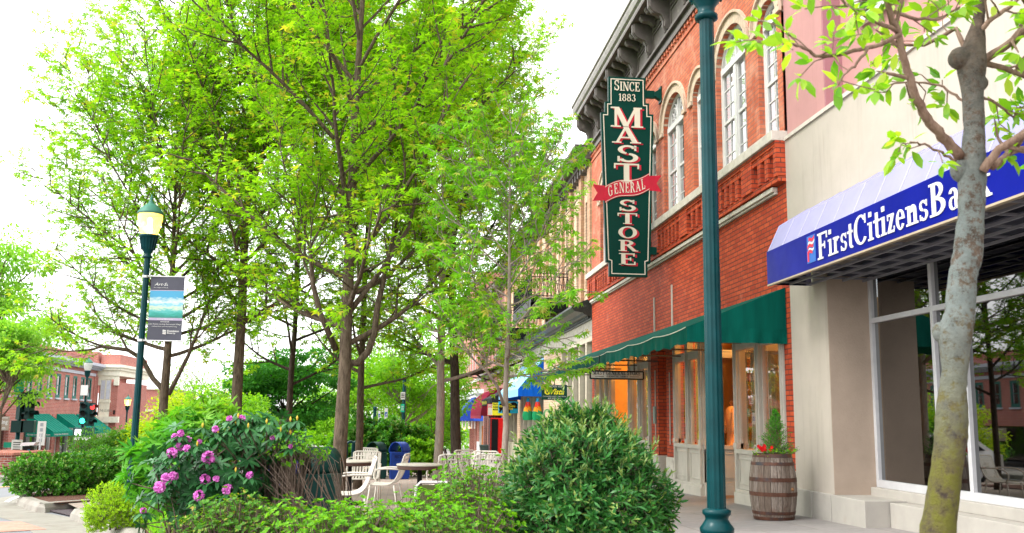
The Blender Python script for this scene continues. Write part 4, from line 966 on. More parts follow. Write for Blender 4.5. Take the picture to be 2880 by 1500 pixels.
# black balconies
def balcony(parent, y0, y1, z, d, X):
    mb = MB(); mb.box(X - d, y0, z, X, y1, z + .16); mb.box(X - d, y0, z - .25, X - d + .12, y1, z); mb.box(X - d, y0, z - .35, X, y0 + .12, z); b = put("balcony", mb, BLK, parent)
    r = MB()
    for zz_ in (z + .25, z + .95, z + 1.08):
        r.bar((X - d + .03, y0, zz_), (X - d + .03, y1, zz_), .03); r.bar((X - d, y0 + .03, zz_), (X, y0 + .03, zz_), .03)
    k = int((y1 - y0) / .14)
    for i in range(k + 1): y = y0 + (y1 - y0) * i / k; r.bar((X - d + .03, y, z + .16), (X - d + .03, y, z + 1.08), .016)
    m_ = max(4, int(d / .14)); 
    for i in range(m_ + 1): x = X - d + d * i / m_; r.bar((x, y0 + .03, z + .16), (x, y0 + .03, z + 1.08), .018)
    for i in range(m_): x = X - d + d * i / m_; r.bar((x, y0 + .03, z + .25), (x + d / m_, y0 + .03, z + .95), .014); r.bar((x + d / m_, y0 + .03, z + .25), (x, y0 + .03, z + .95), .014)
    put("railing", r, BLK, b)
balcony(cb, 34.5, 40.5, 5.62, 1.5, XC); balcony(cb, 43, 49, 5.3, 1.7, XC)
# ================================================================== RED BRICK BUILDING behind it
rb_ = thing("brown_brick_building", "brown-red brick shop building with maroon dome awning and black awning", "building", (X0, 63, gz(X0, 63)))
FR2 = Fr((X0 - .05, 0, 0), (0, 1, 0), (-1, 0, 0)); ya, yb = 57.6, 72
mb = MB(); wall(mb, FR2, ya, yb, 3.0, 9.5, [(y, y + .9, 5.2, 7.4, 0) for y in (59, 61.2, 63.4, 66, 68.4, 70.2)], .2)
for a, b in ((57.6, 58.3), (62.8, 63.4), (67.6, 68.2), (71.5, 72)): fbox(mb, FR2, a, b, -1.3, 3.0, -.3, 0)
mb.box(X0, 57.58, 4.9, X0 + 3, 57.6, 9.5); put("wall", mb, BR_BROWN, rb_)
for y in (59, 61.2, 63.4, 66, 68.4, 70.2): sash(rb_, FR2, y, y + .9, 5.2, 7.4, 0, .15, WHITE, GL_DARK, 1, 2, True, CURT)
mb = MB(); fbox(mb, FR2, ya, yb, 4.35, 4.5, 0, .5); fbox(mb, FR2, ya, yb, 4.1, 4.35, 0, .25); fbox(mb, FR2, ya, yb, 9.3, 9.7, 0, .6); put("cornice", mb, BRONZE, rb_)
mb = MB(); mb.poly([FR2(ya, -1.2, -.2), FR2(yb, -1.2, -.2), FR2(yb, 3.0, -.2), FR2(ya, 3.0, -.2)]); put("pane", mb, GL_DARK, rb_)
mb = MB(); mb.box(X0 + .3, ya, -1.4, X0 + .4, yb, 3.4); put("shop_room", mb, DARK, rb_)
def domeawn(parent, X, y0, y1, zt, zb, d, mat, nm="dome_awning"):
    m_ = MB(); n = 10
    m_.grid(lambda u, v: (X - d * sin(v * pi / 2), y0 + (y1 - y0) * u, zb + (zt - zb) * cos(v * pi / 2)), 24, n)
    for y in (y0, y1): m_.poly([(X, y, zb)] + [(X - d * sin(i / n * pi / 2), y, zb + (zt - zb) * cos(i / n * pi / 2)) for i in range(n, -1, -1)])
    m_.poly([(X - d, y0, zb), (X - d, y1, zb), (X - d, y1, zb - .18), (X - d, y0, zb - .18)])
    a = put(nm, m_, mat, parent, solid=.02)
    s_ = MB()
    for i in range(int((y1 - y0) / .5) + 1):
        y = y0 + i * .5; s_.tube([(X - (d + .015) * sin(j / n * pi / 2), y, zb + (zt - zb + .015) * cos(j / n * pi / 2)) for j in range(n + 1)], .014, 4)
    put("rib", s_, mat, a); return a
domeawn(rb_, X0, 58.4, 67.5, 3.2, 1.55, 1.3, AWN_MR)
a2 = boxawn(rb_, X0, 50.9, 57.3, 3.15, 2.45, 2.1, 1.35, AWN_BK, AWN_BK)
mb = MB(); letters(mb, "Jewelry&Gifts", (X0 - 1.36, 57.0, 2.17), (0, -1, 0), (0, 0, 1), 5.6, .22, bold=.02, lift=.015); put("lettering", mb, plain("awning_yellow", (.6, .55, .05), .6), a2) if False else None
mb = MB()
for i in range(9):
    y = 56.8 - i * .35; mb.box(X0 - 1.375, y - .2, 2.18, X0 - 1.37, y, 2.34 + .04 * (i % 3 == 0))
put("lettering", mb, plain("awning_yellow", (.6, .55, .05), .6), a2)
# ================================================================== FAR CORNER BRICK BUILDING
fb = thing("corner_brick_building", "rose brick corner building with blue canopies and a stone band", "building", (5.9, 76, gz(5.9, 76)))
YF = 76.0; XL = float(ony(1343, 1200, YF)[0])
FF = Fr((0, YF, 0), (1, 0, 0), (0, -1, 0)); FL = Fr((XL, 0, 0), (0, 1, 0), (-1, 0, 0))
def zf(y): return float(ony(1350, 1000 + y / 4.475, YF)[2])
def xf_(x): return float(ony(1220 + x / 4.475, 1100, YF)[0])
zband = zf(480); 
mb = MB()
wall(mb, FF, XL, XL + 9, zband + .3, 13, [(xf_(680), xf_(725) + .3, zf(305), zf(40), 0)], .2)
lops = [(79 + 3.2 * i, 80.6 + 3.2 * i, 5.2, 7.3, 0) for i in range(10)]
wall(mb, FL, YF, 112, zband + .3, 13, lops, .2)
fbox(mb, FF, XL, xf_(580), gz(6, 76) - .1, zband - .2, -.6, .02); fbox(mb, FL, 77.5, 79, -2, zband - .2, -.4, .02); fbox(mb, FL, 84, 85, -2.2, zband - .2, -.4, .02)
# textured brick quoins
for i in range(22): z = 5.4 + i * .34; fbox(mb, FL, YF - .0, YF + 3 - .2, z, z + .15, 0, .03)
put("wall", mb, BR_ROSE, fb)
mb = MB(); fbox(mb, FF, XL - .35, XL + 9, zband, zband + .35, -.2, .35); fbox(mb, FL, YF, 112, zband, zband + .35, -.2, .35); fbox(mb, FF, XL - .15, XL + 9, zband - .35, zband, -.2, .15); fbox(mb, FL, YF, 112, zband - .35, zband, -.2, .15)
fbox(mb, FF, XL - .05, XL + 9, zf(320), zf(320) + .18, 0, .08); fbox(mb, FL, YF, 112, zf(320), zf(320) + .18, 0, .08)
fbox(mb, FF, XL - .05, xf_(580) + .05, gz(6, 76) - .1, gz(6, 76) + .9, 0, .08)
put("stone_band", mb, WHITE, fb)
sash(fb, FF, xf_(680), xf_(725) + .3, zf(305), zf(40), 0, .12, plain("blue_window_frame", (.05, .22, .32), .5), GL_DARK, 1, 2, True, DARK)
for o_ in lops: sash(fb, FL, *o_[:4], 0, .12, WHITE, GL_DARK, 1, 2, True, DARK)
# entrance with orange doors
mb = MB(); gd = gz(6, 76)
for x0, x1 in ((xf_(582), xf_(612)), (xf_(695), xf_(725))): fbox(mb, FF, x0, x1, gd, zf(830), -.3, -.05)
fbox(mb, FF, xf_(582), xf_(725), zf(885), zf(830), -.3, -.04); fbox(mb, FF, xf_(725), XL + 9, gd, zband, -.5, -.3)
put("door_frame", mb, IVORY, fb)
for x0, x1 in ((612, 655), (662, 700)):
    mb = MB(); a, b = xf_(x0), xf_(x1); fbox(mb, FF, a, b, gd + .05, zf(885), -.25, -.18); fbox(mb, FF, a, a + .08, gd + .05, zf(885), -.18, -.15); fbox(mb, FF, b - .08, b, gd + .05, zf(885), -.18, -.15); dd = put("door", mb, ORANGEWD, fb)
    mb = MB(); fbox(mb, FF, a + .14, b - .14, gd + 1.0, zf(905), -.18, -.165); put("pane", mb, DARK, dd)
    mb = MB(); mb.sphere(FF(b - .1, gd + 1.05, -.12), .05, 8, 6); put("handle", mb, BLK, dd)
# canopies
m1 = MB(); zt, zb = zf(600), zf(826)
x0, x1 = XL - 1.55, XL + 3.3
m1.poly([(XL, YF, zt), (XL + 3.3, YF, zt), (XL + 3.3, YF - 1.5, zb), (XL - .45, YF - 1.5, zb)])
a_ = put("canopy", m1, AWN_NV, fb, solid=.03)
m1 = MB(); m1.poly([(XL, YF, zt + .45), (XL - 1.9, YF, zb), (XL - .2, YF - .3, zb), (XL, YF - .05, zt)]); put("side", m1, AWN_NV, a_, solid=.03)
m1 = MB(); m1.poly([(XL - .02, YF + .3, zt + .6), (XL - .02, YF + 5.5, zt + .6), (XL - 2.0, YF + 5.5, zb), (XL - 2.0, YF + .3, zb)]); m1.poly([(XL, YF + .3, zt + .6), (XL - 2.0, YF + .3, zb), (XL, YF + .3, zb)])
put("canopy", m1, AWN_NV, fb, solid=.03)
m1 = MB(); 
for i in range(8): m1.poly([(XL - 1.95 + .24 * i, YF + .25, zb), (XL - 1.83 + .24 * i, YF + .25, zb), (XL - 1.83 + .24 * i, YF + .25, zb - .6), (XL - 1.95 + .24 * i, YF + .25, zb - .6)])
put("striped_valance", m1, WHITE, fb, solid=.02)
domeawn(fb, XL, YF + 7, YF + 15, zt + .4, zb - .1, 2.6, AWN_BK)
# strings of bulbs under the canopy
for q in ((385, 925), (445, 912)):
    p = ony(1220 + q[0] / 4.475, 1000 + q[1] / 4.475, YF - .1); mb = MB(); mb.sphere(p, .07, 8, 6); put("lamp", mb, emis("bulb_warm", (1, .45, .12), 4), fb)
# ================================================================== shop signs, display and pots on the right pavement
def flat_sign(name, label, px, Y, mat, th=.04, cat="sign"):
    (x0, y0), (x1, y1) = px; a = ony(x0, y0, Y); b = ony(x1, y1, Y)
    t = thing(name, label, cat, ((a[0] + b[0]) / 2, Y, b[2])); mb = MB(); mb.box(a[0], Y - th / 2, b[2], b[0], Y + th / 2, a[2]); put("board", mb, mat, t)
    mb = MB(); mb.bar((b[0], Y, a[2] - .05), (X0, Y, a[2] - .05), .03) if b[0] < X0 else None
    mb.bar(((a[0] + b[0]) / 2, Y, a[2]), ((a[0] + b[0]) / 2, Y, a[2] + .25), .03); put("bracket", mb, BLK, t)
    return t, a[0], b[0], a[2], b[2], Y - th / 2
t, x0, x1, z1, z0, yf = flat_sign("property_sign", "dark green projecting sign with yellow round emblem beneath awning end", ((1523, 1082), (1595, 1126)), 34, plain("sign_dark_green", (.004, .045, .03), .5))
W_ = x1 - x0; H_ = z1 - z0; YL = plain("sign_yellow", (.80, .72, .03), .5)
mb = MB(); letters(mb, "MOUNTAIN VIEWS", (x0 + .1 * W_, yf, z0 + .82 * H_), (1, 0, 0), (0, 0, 1), W_ * .8, H_ * .14); letters(mb, "Communities and Custom Homes", (x0 + .05 * W_, yf, z0 + .2 * H_), (1, 0, 0), (0, 0, 1), W_ * .9, H_ * .09); letters(mb, "828.698.7000", (x0 + .25 * W_, yf, z0 + .07 * H_), (1, 0, 0), (0, 0, 1), W_ * .5, H_ * .08)
put("small_lettering", mb, WHITE, t)
mb = MB(); letters(mb, "Vista", (x0 + .36 * W_, yf, z0 + .36 * H_), (1, 0, 0), (0, 0, 1), W_ * .52, H_ * .38, shear=.4, bold=.02)
mb.lathe([(.11 * W_, 0), (.11 * W_, .006)], (0, 0, 0), 20) if False else None
n = 20; c_ = (x0 + .23 * W_, z0 + .55 * H_); r = .12 * W_; mb.prism([(c_[0] + r * cos(2 * pi * i / n), yf, c_[1] + r * sin(2 * pi * i / n)) for i in range(n)], (0, -.004, 0)); put("lettering", mb, YL, t)
mb = MB(); mb.bar((c_[0] - r * .5, yf - .006, c_[1] + r * .5), (c_[0] - r * .1, yf - .006, c_[1] - r * .7), .03, .004, up=(0, 1, 0)); mb.bar((c_[0] - r * .1, yf - .006, c_[1] - r * .7), (c_[0] + r * .5, yf - .006, c_[1] + r * .8), .03, .004, up=(0, 1, 0)); put("emblem_stroke", mb, plain("sign_dark_green", (0, 0, 0)), t)
t, x0, x1, z1, z0, yf = flat_sign("gift_shop_sign", "bright blue sign with black bear and yellow words", ((1402, 1129), (1457, 1163)), 50, plain("sign_sky_blue", (.02, .42, .62), .5))
W_ = x1 - x0; H_ = z1 - z0
mb = MB(); bear = [(.02, .5), (.05, .75), (.1, .8), (.3, .9), (.55, .8), (.75, .95), (.88, .9), (.97, .72), (.93, .6), (.98, .42), (.85, .4), (.72, .42), (.6, .3), (.58, .05), (.48, .05), (.45, .25), (.35, .35), (.3, .05), (.2, .05), (.18, .3), (.1, .08), (.03, .08), (.06, .3)]
mb.prism([(x0 + a * W_, yf - .001, z0 + b * H_) for a, b in bear], (0, -.006, 0)); put("bear_silhouette", mb, BLK, t)
mb = MB()
for k, s in enumerate(("LOCAL", "MOUNTAIN", "GIFTS")): letters(mb, s, (x0 + (.22, .04, .28)[k] * W_, yf - .008, z0 + (.72, .5, .28)[k] * H_), (1, 0, 0), (0, 0, 1), W_ * (.45, .8, .45)[k], H_ * .17, bold=.04)
put("lettering", mb, YL, t)
t, x0, x1, z1, z0, yf = flat_sign("gem_mine_sign", "yellow sign behind the blue bear sign", ((1385, 1133), (1437, 1169)), 50.4, YL)
W_ = x1 - x0; H_ = z1 - z0; mb = MB()
for k, s in enumerate(("Phil's", "GEM", "MINE")): letters(mb, s, (x0 + .03 * W_, yf, z0 + (.80, .58, .38)[k] * H_), (1, 0, 0), (0, 0, 1), W_ * .28, H_ * .15, bold=.02)
put("lettering", mb, BLK, t)
t, x0, x1, z1, z0, yf = flat_sign("cartoon_sign", "small white sign with red edge hanging left of the yellow sign", ((1371, 1137), (1386, 1169)), 50.8, WHITE)
W_ = x1 - x0; H_ = z1 - z0; mb = MB(); letters(mb, "LAZ", (x0 + .1 * W_, yf, z0 + .7 * H_), (1, 0, 0), (0, 0, 1), W_ * .8, H_ * .2, bold=.03)
for a, b in (((0, 0), (1, 0)), ((0, 1), (1, 1)), ((0, 0), (0, 1)), ((1, 0), (1, 1))): mb.bar((x0 + a[0] * W_, yf - .003, z0 + a[1] * H_), (x0 + b[0] * W_, yf - .003, z0 + b[1] * H_), .03, .006, up=(0, 1, 0))
put("lettering", mb, SRED, t)
def upright(name, label, px0, px1, ztop_px, Y, col, cat, depth=.5):
    a = ony(px0, ztop_px, Y); b = ony(px1, ztop_px, Y); g = gz(a[0], Y); t = thing(name, label, cat, ((a[0] + b[0]) / 2, Y, g))
    return t, a[0], b[0], a[2], g
RED = plain("glossy_red", (.70, .012, .012), .3)
t, x0, x1, zt, g = upright("vending_cabinet", "tall black and red cabinet standing by the shop wall", 1380, 1420, 1176, 48, RED, "vending machine")
mb = MB(); mb.box(x0, 48, g + .08, x1, 48.7, zt); put("body", mb, RED, t, bevel=.02)
mb = MB(); mb.box(x0 + .04, 47.97, g + .2, x0 + (x1 - x0) * .52, 48, zt - .05); put("front_panel", mb, BLK, t, bevel=.01)
mb = MB(); mb.box(x0 - .03, 47.99, g + .1, x0, 48.6, zt); put("poster_side", mb, plain("poster_dark", (.10, .04, .05), .5, var=.8, scale=20), t)
mb = MB(); mb.box(x0, 48, g, x1, 48.7, g + .08); put("plinth", mb, BLK, t)
# wind socks hanging under the blue awning
for k, (px, Y) in enumerate(((1485, 41.6), (1512, 41.4))):
    top = ony(px, 1120, Y); t = thing("wind_sock", ("striped fabric wind sock hanging beneath the blue awning, nearer the tree", "striped fabric wind sock hanging beneath the blue awning, nearer the green sign")[k], "wind sock", top, group="wind socks under the awning")
    cols = [(.02, .25, .5), (.7, .05, .03), (.75, .35, .03), (.02, .3, .12)]
    for j, c in enumerate(cols):
        mb = MB(); mb.grid(lambda u, v: (top[0] + (.10 + .07 * j * (1 - v * .5)) * cos(u * 2 * pi) * (.5 + .5 * sin(v * 2)) , Y + .12 * sin(u * 2 * pi), top[2] - .3 * j * .55 - v * .45), 12, 4)
        put("panel", mb, fabric("sock%d" % j, c), t)
# pot by the doors and iron bench far down
def pot(name, label, loc, r, h, mat, cat="planter"):
    t = thing(name, label, cat, loc); mb = MB(); mb.lathe([(r * .6, 0), (r * .75, h * .3), (r, h * .9), (r * 1.06, h), (r * .9, h), (r * .85, h * .85)], loc, 20); put("bowl", mb, mat, t, sm=True); return t
p = ony(1367, 1285, 60); pot("street_pot", "grey-green round pot standing by the orange doors", (p[0], 60, gz(p[0], 60)), .42, .75, plain("pot_grey", (.12, .16, .16), .5))

# ================================================================== CORNER BUILDING ACROSS THE ROAD (left)
azq = radians(-3); Pq = np.array([-22.42, 74.0, 0]); tq = np.array([sin(azq), cos(azq), 0]); nq = np.array([cos(azq), -sin(azq), 0])
FQ = Fr(Pq, -tq, nq)     # u runs towards the camera from the far right corner, d towards the street
qb = thing("corner_store_building", "two-storey red brick building with white corner bay and green awnings across the road", "building", (Pq[0], Pq[1], -1.6))
winq = [(1.72, 2.58), (3.55, 4.4), (4.95, 5.85), (6.6, 7.45), (8.2, 9.15), (9.95, 10.95), (11.55, 12.3), (13.2, 13.9), (14.65, 15.2), (16.0, 16.8), (17.6, 18.4), (19.2, 20), (20.8, 21.6), (22.4, 23.2)]
winq = [(2.15 + 1.86 * i - .46, 2.15 + 1.86 * i + .46) for i in range(15)]
mb = MB(); wall(mb, FQ, 0, 30, 1.30, 5.2, [(a, b, 2.36, 3.88, 0) for a, b in winq], .07)
fbox(mb, FQ, 1.1, 30, 5.2, 5.35, -.4, -.1)
for a, b in ((0, 1.2), (3.6, 4.2), (8.2, 8.7), (9.3, 10.0), (11.2, 11.8), (15.4, 17.9), (29, 30)): fbox(mb, FQ, a, b, -1.8, 1.30, -.3, 0)
for i in range(3): fbox(mb, FQ, i * .42, i * .42 + .26, -1.6, 4.05, 0, .08)
fbox(mb, FQ, -1.2, 0, 5.0, 5.9, -4, -.15); mb.box(Pq[0] - 9, 80, 3, Pq[0] + .3, 80.3, 5.6)
fbox(mb, FQ, 1.3, 30, 5.2, 5.85, -2.2, -1.8)
put("wall", mb, BR_FAR, qb)
for a, b in winq: 
    w_ = sash(qb, FQ, a, b, 2.36, 3.88, 0, .06, plain("green_window_paint", (.008, .12, .10), .5), GL_DARK, 1, 2, True, DARK, fw=.15)
mb = MB()
for a, b in winq: fbox(mb, FQ, a - .08, b + .08, 2.26, 2.36, 0, .1)
fbox(mb, FQ, .9, 30, 4.05, 4.25, 0, .08); fbox(mb, FQ, -.1, 30, 4.72, 4.92, 0, .62); fbox(mb, FQ, -.05, 30, 4.62, 4.72, 0, .45)
y = .1
while y < 30: fbox(mb, FQ, y, y + .13, 4.48, 4.62, 0, .32); y += .3
put("cornice", mb, plain("blue_grey_trim", (.45, .48, .55), .6), qb)
mb = MB(); mb.poly([FQ(0, -1.7, -.25), FQ(30, -1.7, -.25), FQ(30, 1.3, -.25), FQ(0, 1.3, -.25)]); put("shop_glass", mb, GL_DARK, qb); mb = MB(); fbox(mb, FQ, 0, 30, -1.7, 1.3, -2.2, -2); put("shop_room", mb, DARK, qb)
mb = MB()
for u in (1.2, 3.5, 4.3, 6.2, 8.1, 8.8, 10.1, 12.5, 14, 15.3): fbox(mb, FQ, u - .06, u + .06, -1.7, 1.3, -.26, -.1)
put("shop_frames", mb, WHITE, qb)
# white corner bay facing the crossing street (plane y = 74)
FY = Fr((0, 74.0, 0), (1, 0, 0), (0, -1, 0)); xa, xb = -22.3, -20.95
mb = MB(); fbox(mb, FY, xa + .02, xb, -1.8, 3.7, -8, 0); put("bay_wall", mb, BR_FAR, qb)
mb = MB()
fbox(mb, FY, xa + .12, xb - .5, -1.7, 3.95, 0, .10); fbox(mb, FY, xa - .25, xb + .05, 3.9, 4.15, 0, .16)
fbox(mb, FY, xa - .3, xb + .12, 4.15, 4.55, -8, .25); fbox(mb, FY, xa - .35, xb + .25, 4.55, 4.75, -8, .4); fbox(mb, FY, xa - .4, xb + .4, 4.75, 4.95, -8, .55)
for x in (xa - .2, xb - .28): fbox(mb, FY, x, x + .34, 3.45, 3.9, 0, .2)
fbox(mb, FY, xa - .4, xb + .25, 0.75, 1.18, 0, .35); fbox(mb, FY, xa + .1, xb - .45, 2.2, 2.35, 0, .18)
put("corner_bay", mb, plain("cream_cast_stone", (.78, .76, .64), .7), qb)
mb = MB(); fbox(mb, FY, xa - .1, xb - .1, 4.95, 5.75, -8, -.4); put("parapet_block", mb, BR_FAR, qb)
for c in (-21.98, -21.60): 
    mb = MB(); fbox(mb, FY, c - .13, c + .13, 2.45, 3.8, .10, .13); wv = put("bay_window", mb, plain("pale_window_grey", (.55, .58, .66), .3), qb); mb = MB(); fbox(mb, FY, c - .15, c - .12, 2.42, 3.84, .10, .15); fbox(mb, FY, c + .12, c + .15, 2.42, 3.84, .10, .15); fbox(mb, FY, c - .12, c + .12, 3.1, 3.14, .1, .15); put("frame", mb, WHITE, wv)
mb = MB(); letters(mb, "THE QUEEN", (-22.12, 74 - .10, 1.5), (1, 0, 0), (0, 0, 1), .86, .2, bold=.01, lift=.01); put("lettering", mb, plain("carved_grey", (.25, .24, .2), .7), qb)
for x in (xa - .14, xb - .12): 
    mb = MB(); mb.box(x - .05, 73.8, 1.35, x + .05, 73.95, 1.65); put("wall_lantern", mb, BLK, qb, bevel=.01)
def qawn(u0, u1, words=None, front=None):
    m1 = MB(); zt, zk, zb, d = 1.34, .30, .04, 1.5
    m1.poly([FQ(u1, zt, .01), FQ(u0, zt, .01), FQ(u0, zk, d), FQ(u1, zk, d)]); m1.poly([FQ(u1, zk, d), FQ(u0, zk, d), FQ(u0, zb, d), FQ(u1, zb, d)])
    for u in (u0, u1): m1.poly([FQ(u, zt, .01), FQ(u, zk, d), FQ(u, zb, d), FQ(u, zb, .01)])
    a = put("green_awning", m1, AWN_GD, qb, solid=.02)
    m2 = MB()
    k = int((u1 - u0) / .55)
    for i in range(k + 1): u = u0 + (u1 - u0) * i / k; m2.bar(FQ(u, zt + .01, .02), FQ(u, zk + .01, d), .03, .02)
    put("seam", m2, AWN_G, a)
    if words:
        m3 = MB()
        for j, wd in enumerate(words): letters(m3, wd, FQ(u1 + .012, (.09 if len(words) == 1 else .36 - .17 * j), .1 if len(words) == 1 else .6), nq, (0, 0, 1), 1.25 if len(words) == 1 else .75, .12, bold=.01, lift=.012)
        put("lettering", m3, WHITE, a)
    if front:
        m3 = MB(); letters(m3, front, FQ(u1 - .2, .10, d + .012), tq, (0, 0, 1), (u1 - u0) * .7, .12, bold=.01); put("valance_lettering", m3, WHITE, a)
qawn(11.1, 15.1, ["Christian Science Reading Room"], "Christian Science Reading Room"); qawn(5.6, 9.4, ["CAROLINA", "MOUNTAIN", "ARTS"]); qawn(1.3, 5.0)
# shop sign at the left edge of the picture
mb = MB(); fbox(mb, FQ, 18.1, 21.5, .45, 1.2, 0, .05); sg = put("shop_sign", mb, plain("sign_tan", (.28, .22, .17), .6), qb)
mb = MB(); letters(mb, "Reading", FQ(20.9, .72, .052), tq, (0, 0, 1), 2.5, .3, bold=.015, lift=.01); letters(mb, "Room", FQ(20.4, .5, .052), tq, (0, 0, 1), 1.7, .17, bold=.015, lift=.01); fbox(mb, FQ, 18.4, 21.3, 1.1, 1.13, .05, .06); put("lettering", mb, WHITE, sg)
# lower brick building behind it
lb = thing("low_brick_building", "plain low red brick building behind the white corner bay", "building", (-22, 88, -1.7))
mb = MB(); mb.box(-25.5, 86, -2, -19.9, 96, 3.45); put("wall", mb, BR_FAR, lb); mb = MB(); mb.box(-25.6, 85.9, 3.45, -19.8, 96, 3.55); put("coping", mb, STONE, lb)
mb = MB(); mb.box(-23.2, 85.9, 1.6, -21.2, 86, 1.78); put("lintel", mb, STONE, lb)
# brick planter wall
pw = thing("brick_planter", "low brick planter wall with soldier-course top across the road", "planter", (-14, 33, -.55))
A = ong(-10, 1339, .0); z0 = gz(-12, 32)
mb = MB(); c0 = ong(29, 1339)
mb.add([(-19, 31.9, z0 - .3), (c0[0], c0[1], z0 - .3), (c0[0] + .3, c0[1] + 2.6, z0 - .3), (-19, 35.6, z0 - .3), (-19, 31.9, z0 + .62), (c0[0], c0[1], z0 + .62), (c0[0] + .3, c0[1] + 2.6, z0 + .62), (-19, 35.6, z0 + .62)], [(4, 5, 6, 7), (0, 1, 5, 4), (1, 2, 6, 5), (2, 3, 7, 6)])
put("wall", mb, BR_BROWN, pw)
mb = MB(); mb.add([(-19, 31.86, z0 + .622), (c0[0] + .04, c0[1] - .04, z0 + .622), (c0[0] + .34, c0[1] + 2.64, z0 + .622), (-19, 35.64, z0 + .622), (-19, 31.86, z0 + .70), (c0[0] + .04, c0[1] - .04, z0 + .70), (c0[0] + .34, c0[1] + 2.64, z0 + .70), (-19, 35.64, z0 + .70)], [(4, 5, 6, 7), (0, 1, 5, 4), (1, 2, 6, 5), (2, 3, 7, 6)])
put("cap_course", mb, brick("brick_cap", (.45, .15, .1, 1), (.36, .11, .08, 1), (.35, .26, .22, 1), .07, .3, .008), pw)
# ================================================================== STREET LAMPS
GLOBE_ON = None
def globe_mat(lit):
    k = "globe_lit" if lit else "globe_clear"
    if k in _M: return _M[k]
    m, nt, b = newmat(k); out = nt.nodes["Material Output"]
    tr = nt.nodes.new("ShaderNodeBsdfTransparent"); tr.inputs[0].default_value = (.95, .93, .85, 1)
    b.inputs["Base Color"].default_value = (.9, .66, .32, 1) if lit else (.75, .78, .76, 1); b.inputs["Roughness"].default_value = .25
    if lit: b.inputs["Emission Color"].default_value = (1, .50, .10, 1); b.inputs["Emission Strength"].default_value = .9
    mx = nt.nodes.new("ShaderNodeMixShader"); mx.inputs[0].default_value = .55
    nt.links.new(tr.outputs[0], mx.inputs[1]); nt.links.new(b.outputs[0], mx.inputs[2]); nt.links.new(mx.outputs[0], out.inputs[0]); _M[k] = m; return m
LAMPG = plain("lamp_post_green", (.0008, .036, .041), .3, var=.25, scale=5, spec=.16, grime=((.02, .05, .05, 1), 9, .62, .8))
def lamp_post(label, x, y, H=4.3, lit=True, s=1.0, gzz=None, group="green street lamps", detail=True):
    g = gz(x, y) if gzz is None else gzz; t = thing("street_lamp", label, "street lamp", (x, y, g), group=group); n = 32 if detail else 10
    mb = MB(); c = (x, y, g)
    mb.lathe([(.19 * s, -.12), (.19 * s, .05), (.165 * s, .08), (.15 * s, .26), (.125 * s, .30), (.11 * s, .40), (.135 * s, .43), (.14 * s, .455), (.105 * s, .475), (.09 * s, .50), (.115 * s, .52), (.118 * s, .55), (.092 * s, .585), (.078 * s, .61), (.082 * s, .63), (.098 * s, .645), (.098 * s, .67), (.07 * s, .685)], c, n); put("base", mb, LAMPG, t, sm=True)
    mb = MB(); m = 24 if detail else 8
    if detail:                                     # fluted shaft
        prof = [(.066, .66), (.060, 2.2), (.054, H)]
        o = len(mb.v); k = 48
        for r, z in prof:
            for i in range(k):
                a = 2 * pi * i / k; rr = r * (1 - .07 * (0, .55, 1, .55)[i % 4]) ; mb.v.append((x + rr * cos(a), y + rr * sin(a), g + z))
        for j in range(2):
            for i in range(k): mb.f.append((o + j * k + i, o + j * k + (i + 1) % k, o + (j + 1) * k + (i + 1) % k, o + (j + 1) * k + i))
    else: mb.lathe([(.066 * s, .5), (.05 * s, H)], c, 8)
    put("shaft", mb, LAMPG, t, sm=False)
    mb = MB(); mb.lathe([(.056, H - .04), (.085, H - .03), (.085, H), (.06, H + .02), (.065, H + .06), (.10, H + .11), (.125, H + .18), (.15, H + .34), (.17, H + .35), (.17, H + .39), (.14, H + .40)], c, n); cp = put("capital", mb, LAMPG, t, sm=True)
    if detail:
        mb = MB()
        for i in range(16):
            a = 2 * pi * i / 16; mb.bar((x + .112 * cos(a), y + .112 * sin(a), g + H + .12), (x + .152 * cos(a), y + .152 * sin(a), g + H + .33), .016)
        put("flute", mb, LAMPG, cp)
    mb = MB(); mb.lathe([(.14, H + .40), (.175, H + .50), (.205, H + .62), (.22, H + .72), (.215, H + .78), (.19, H + .80)], c, n, cap=False); gl = put("globe", mb, globe_mat(lit), t, sm=True)
    mb = MB(); mb.lathe([(.05, H + .40), (.06, H + .52), (.045, H + .54), (.05, H + .68), (.02, H + .72)], c, 12); put("bulb", mb, emis("sodium_bulb", (1, .62, .18), 12) if lit else WHITE, gl)
    mb = MB(); mb.lathe([(.225, H + .775), (.235, H + .79), (.22, H + .82), (.16, H + .90), (.09, H + .96), (.045, H + .99), (.05, H + 1.01), (.02, H + 1.04), (.03, H + 1.06), (.022, H + 1.09), (.004, H + 1.16)], c, n); put("cap", mb, plain("verdigris_cap", (.05, .17, .13), .5, var=.2), t, sm=True)
    if lit:
        l = bpy.data.lights.new("lamp_light", 'POINT'); l.energy = 22; l.color = (1, .6, .22); l.shadow_soft_size = .1; lo = bpy.data.objects.new("lamp_light", l); COL.objects.link(lo); lo.parent = t; lo.location = (0, 0, H + .6)
    return t
LX, LY = 2.17, 6.62
lamp_post("tall dark green fluted lamp post nearest the camera, in front of the brick store", LX, LY, 4.28, False)
p = ony(399, 1000, 17.9); lx = float(ony(402, 900, 17.9)[0])
lamp_post("lit green street lamp carrying the art banner", lx, 17.9, 4.45, True)
p = ony(242, 1100, 50); lamp_post("unlit green street lamp behind the traffic signals, before the corner building", float(p[0]), 50, 4.1, False, gzz=gz(-15.7, 50), detail=False)
p = ony(358, 1150, 66); lamp_post("small lit street lamp far off beside the low brick building", float(p[0]), 66, 2.9, True, gzz=gz(-18, 66), detail=False)
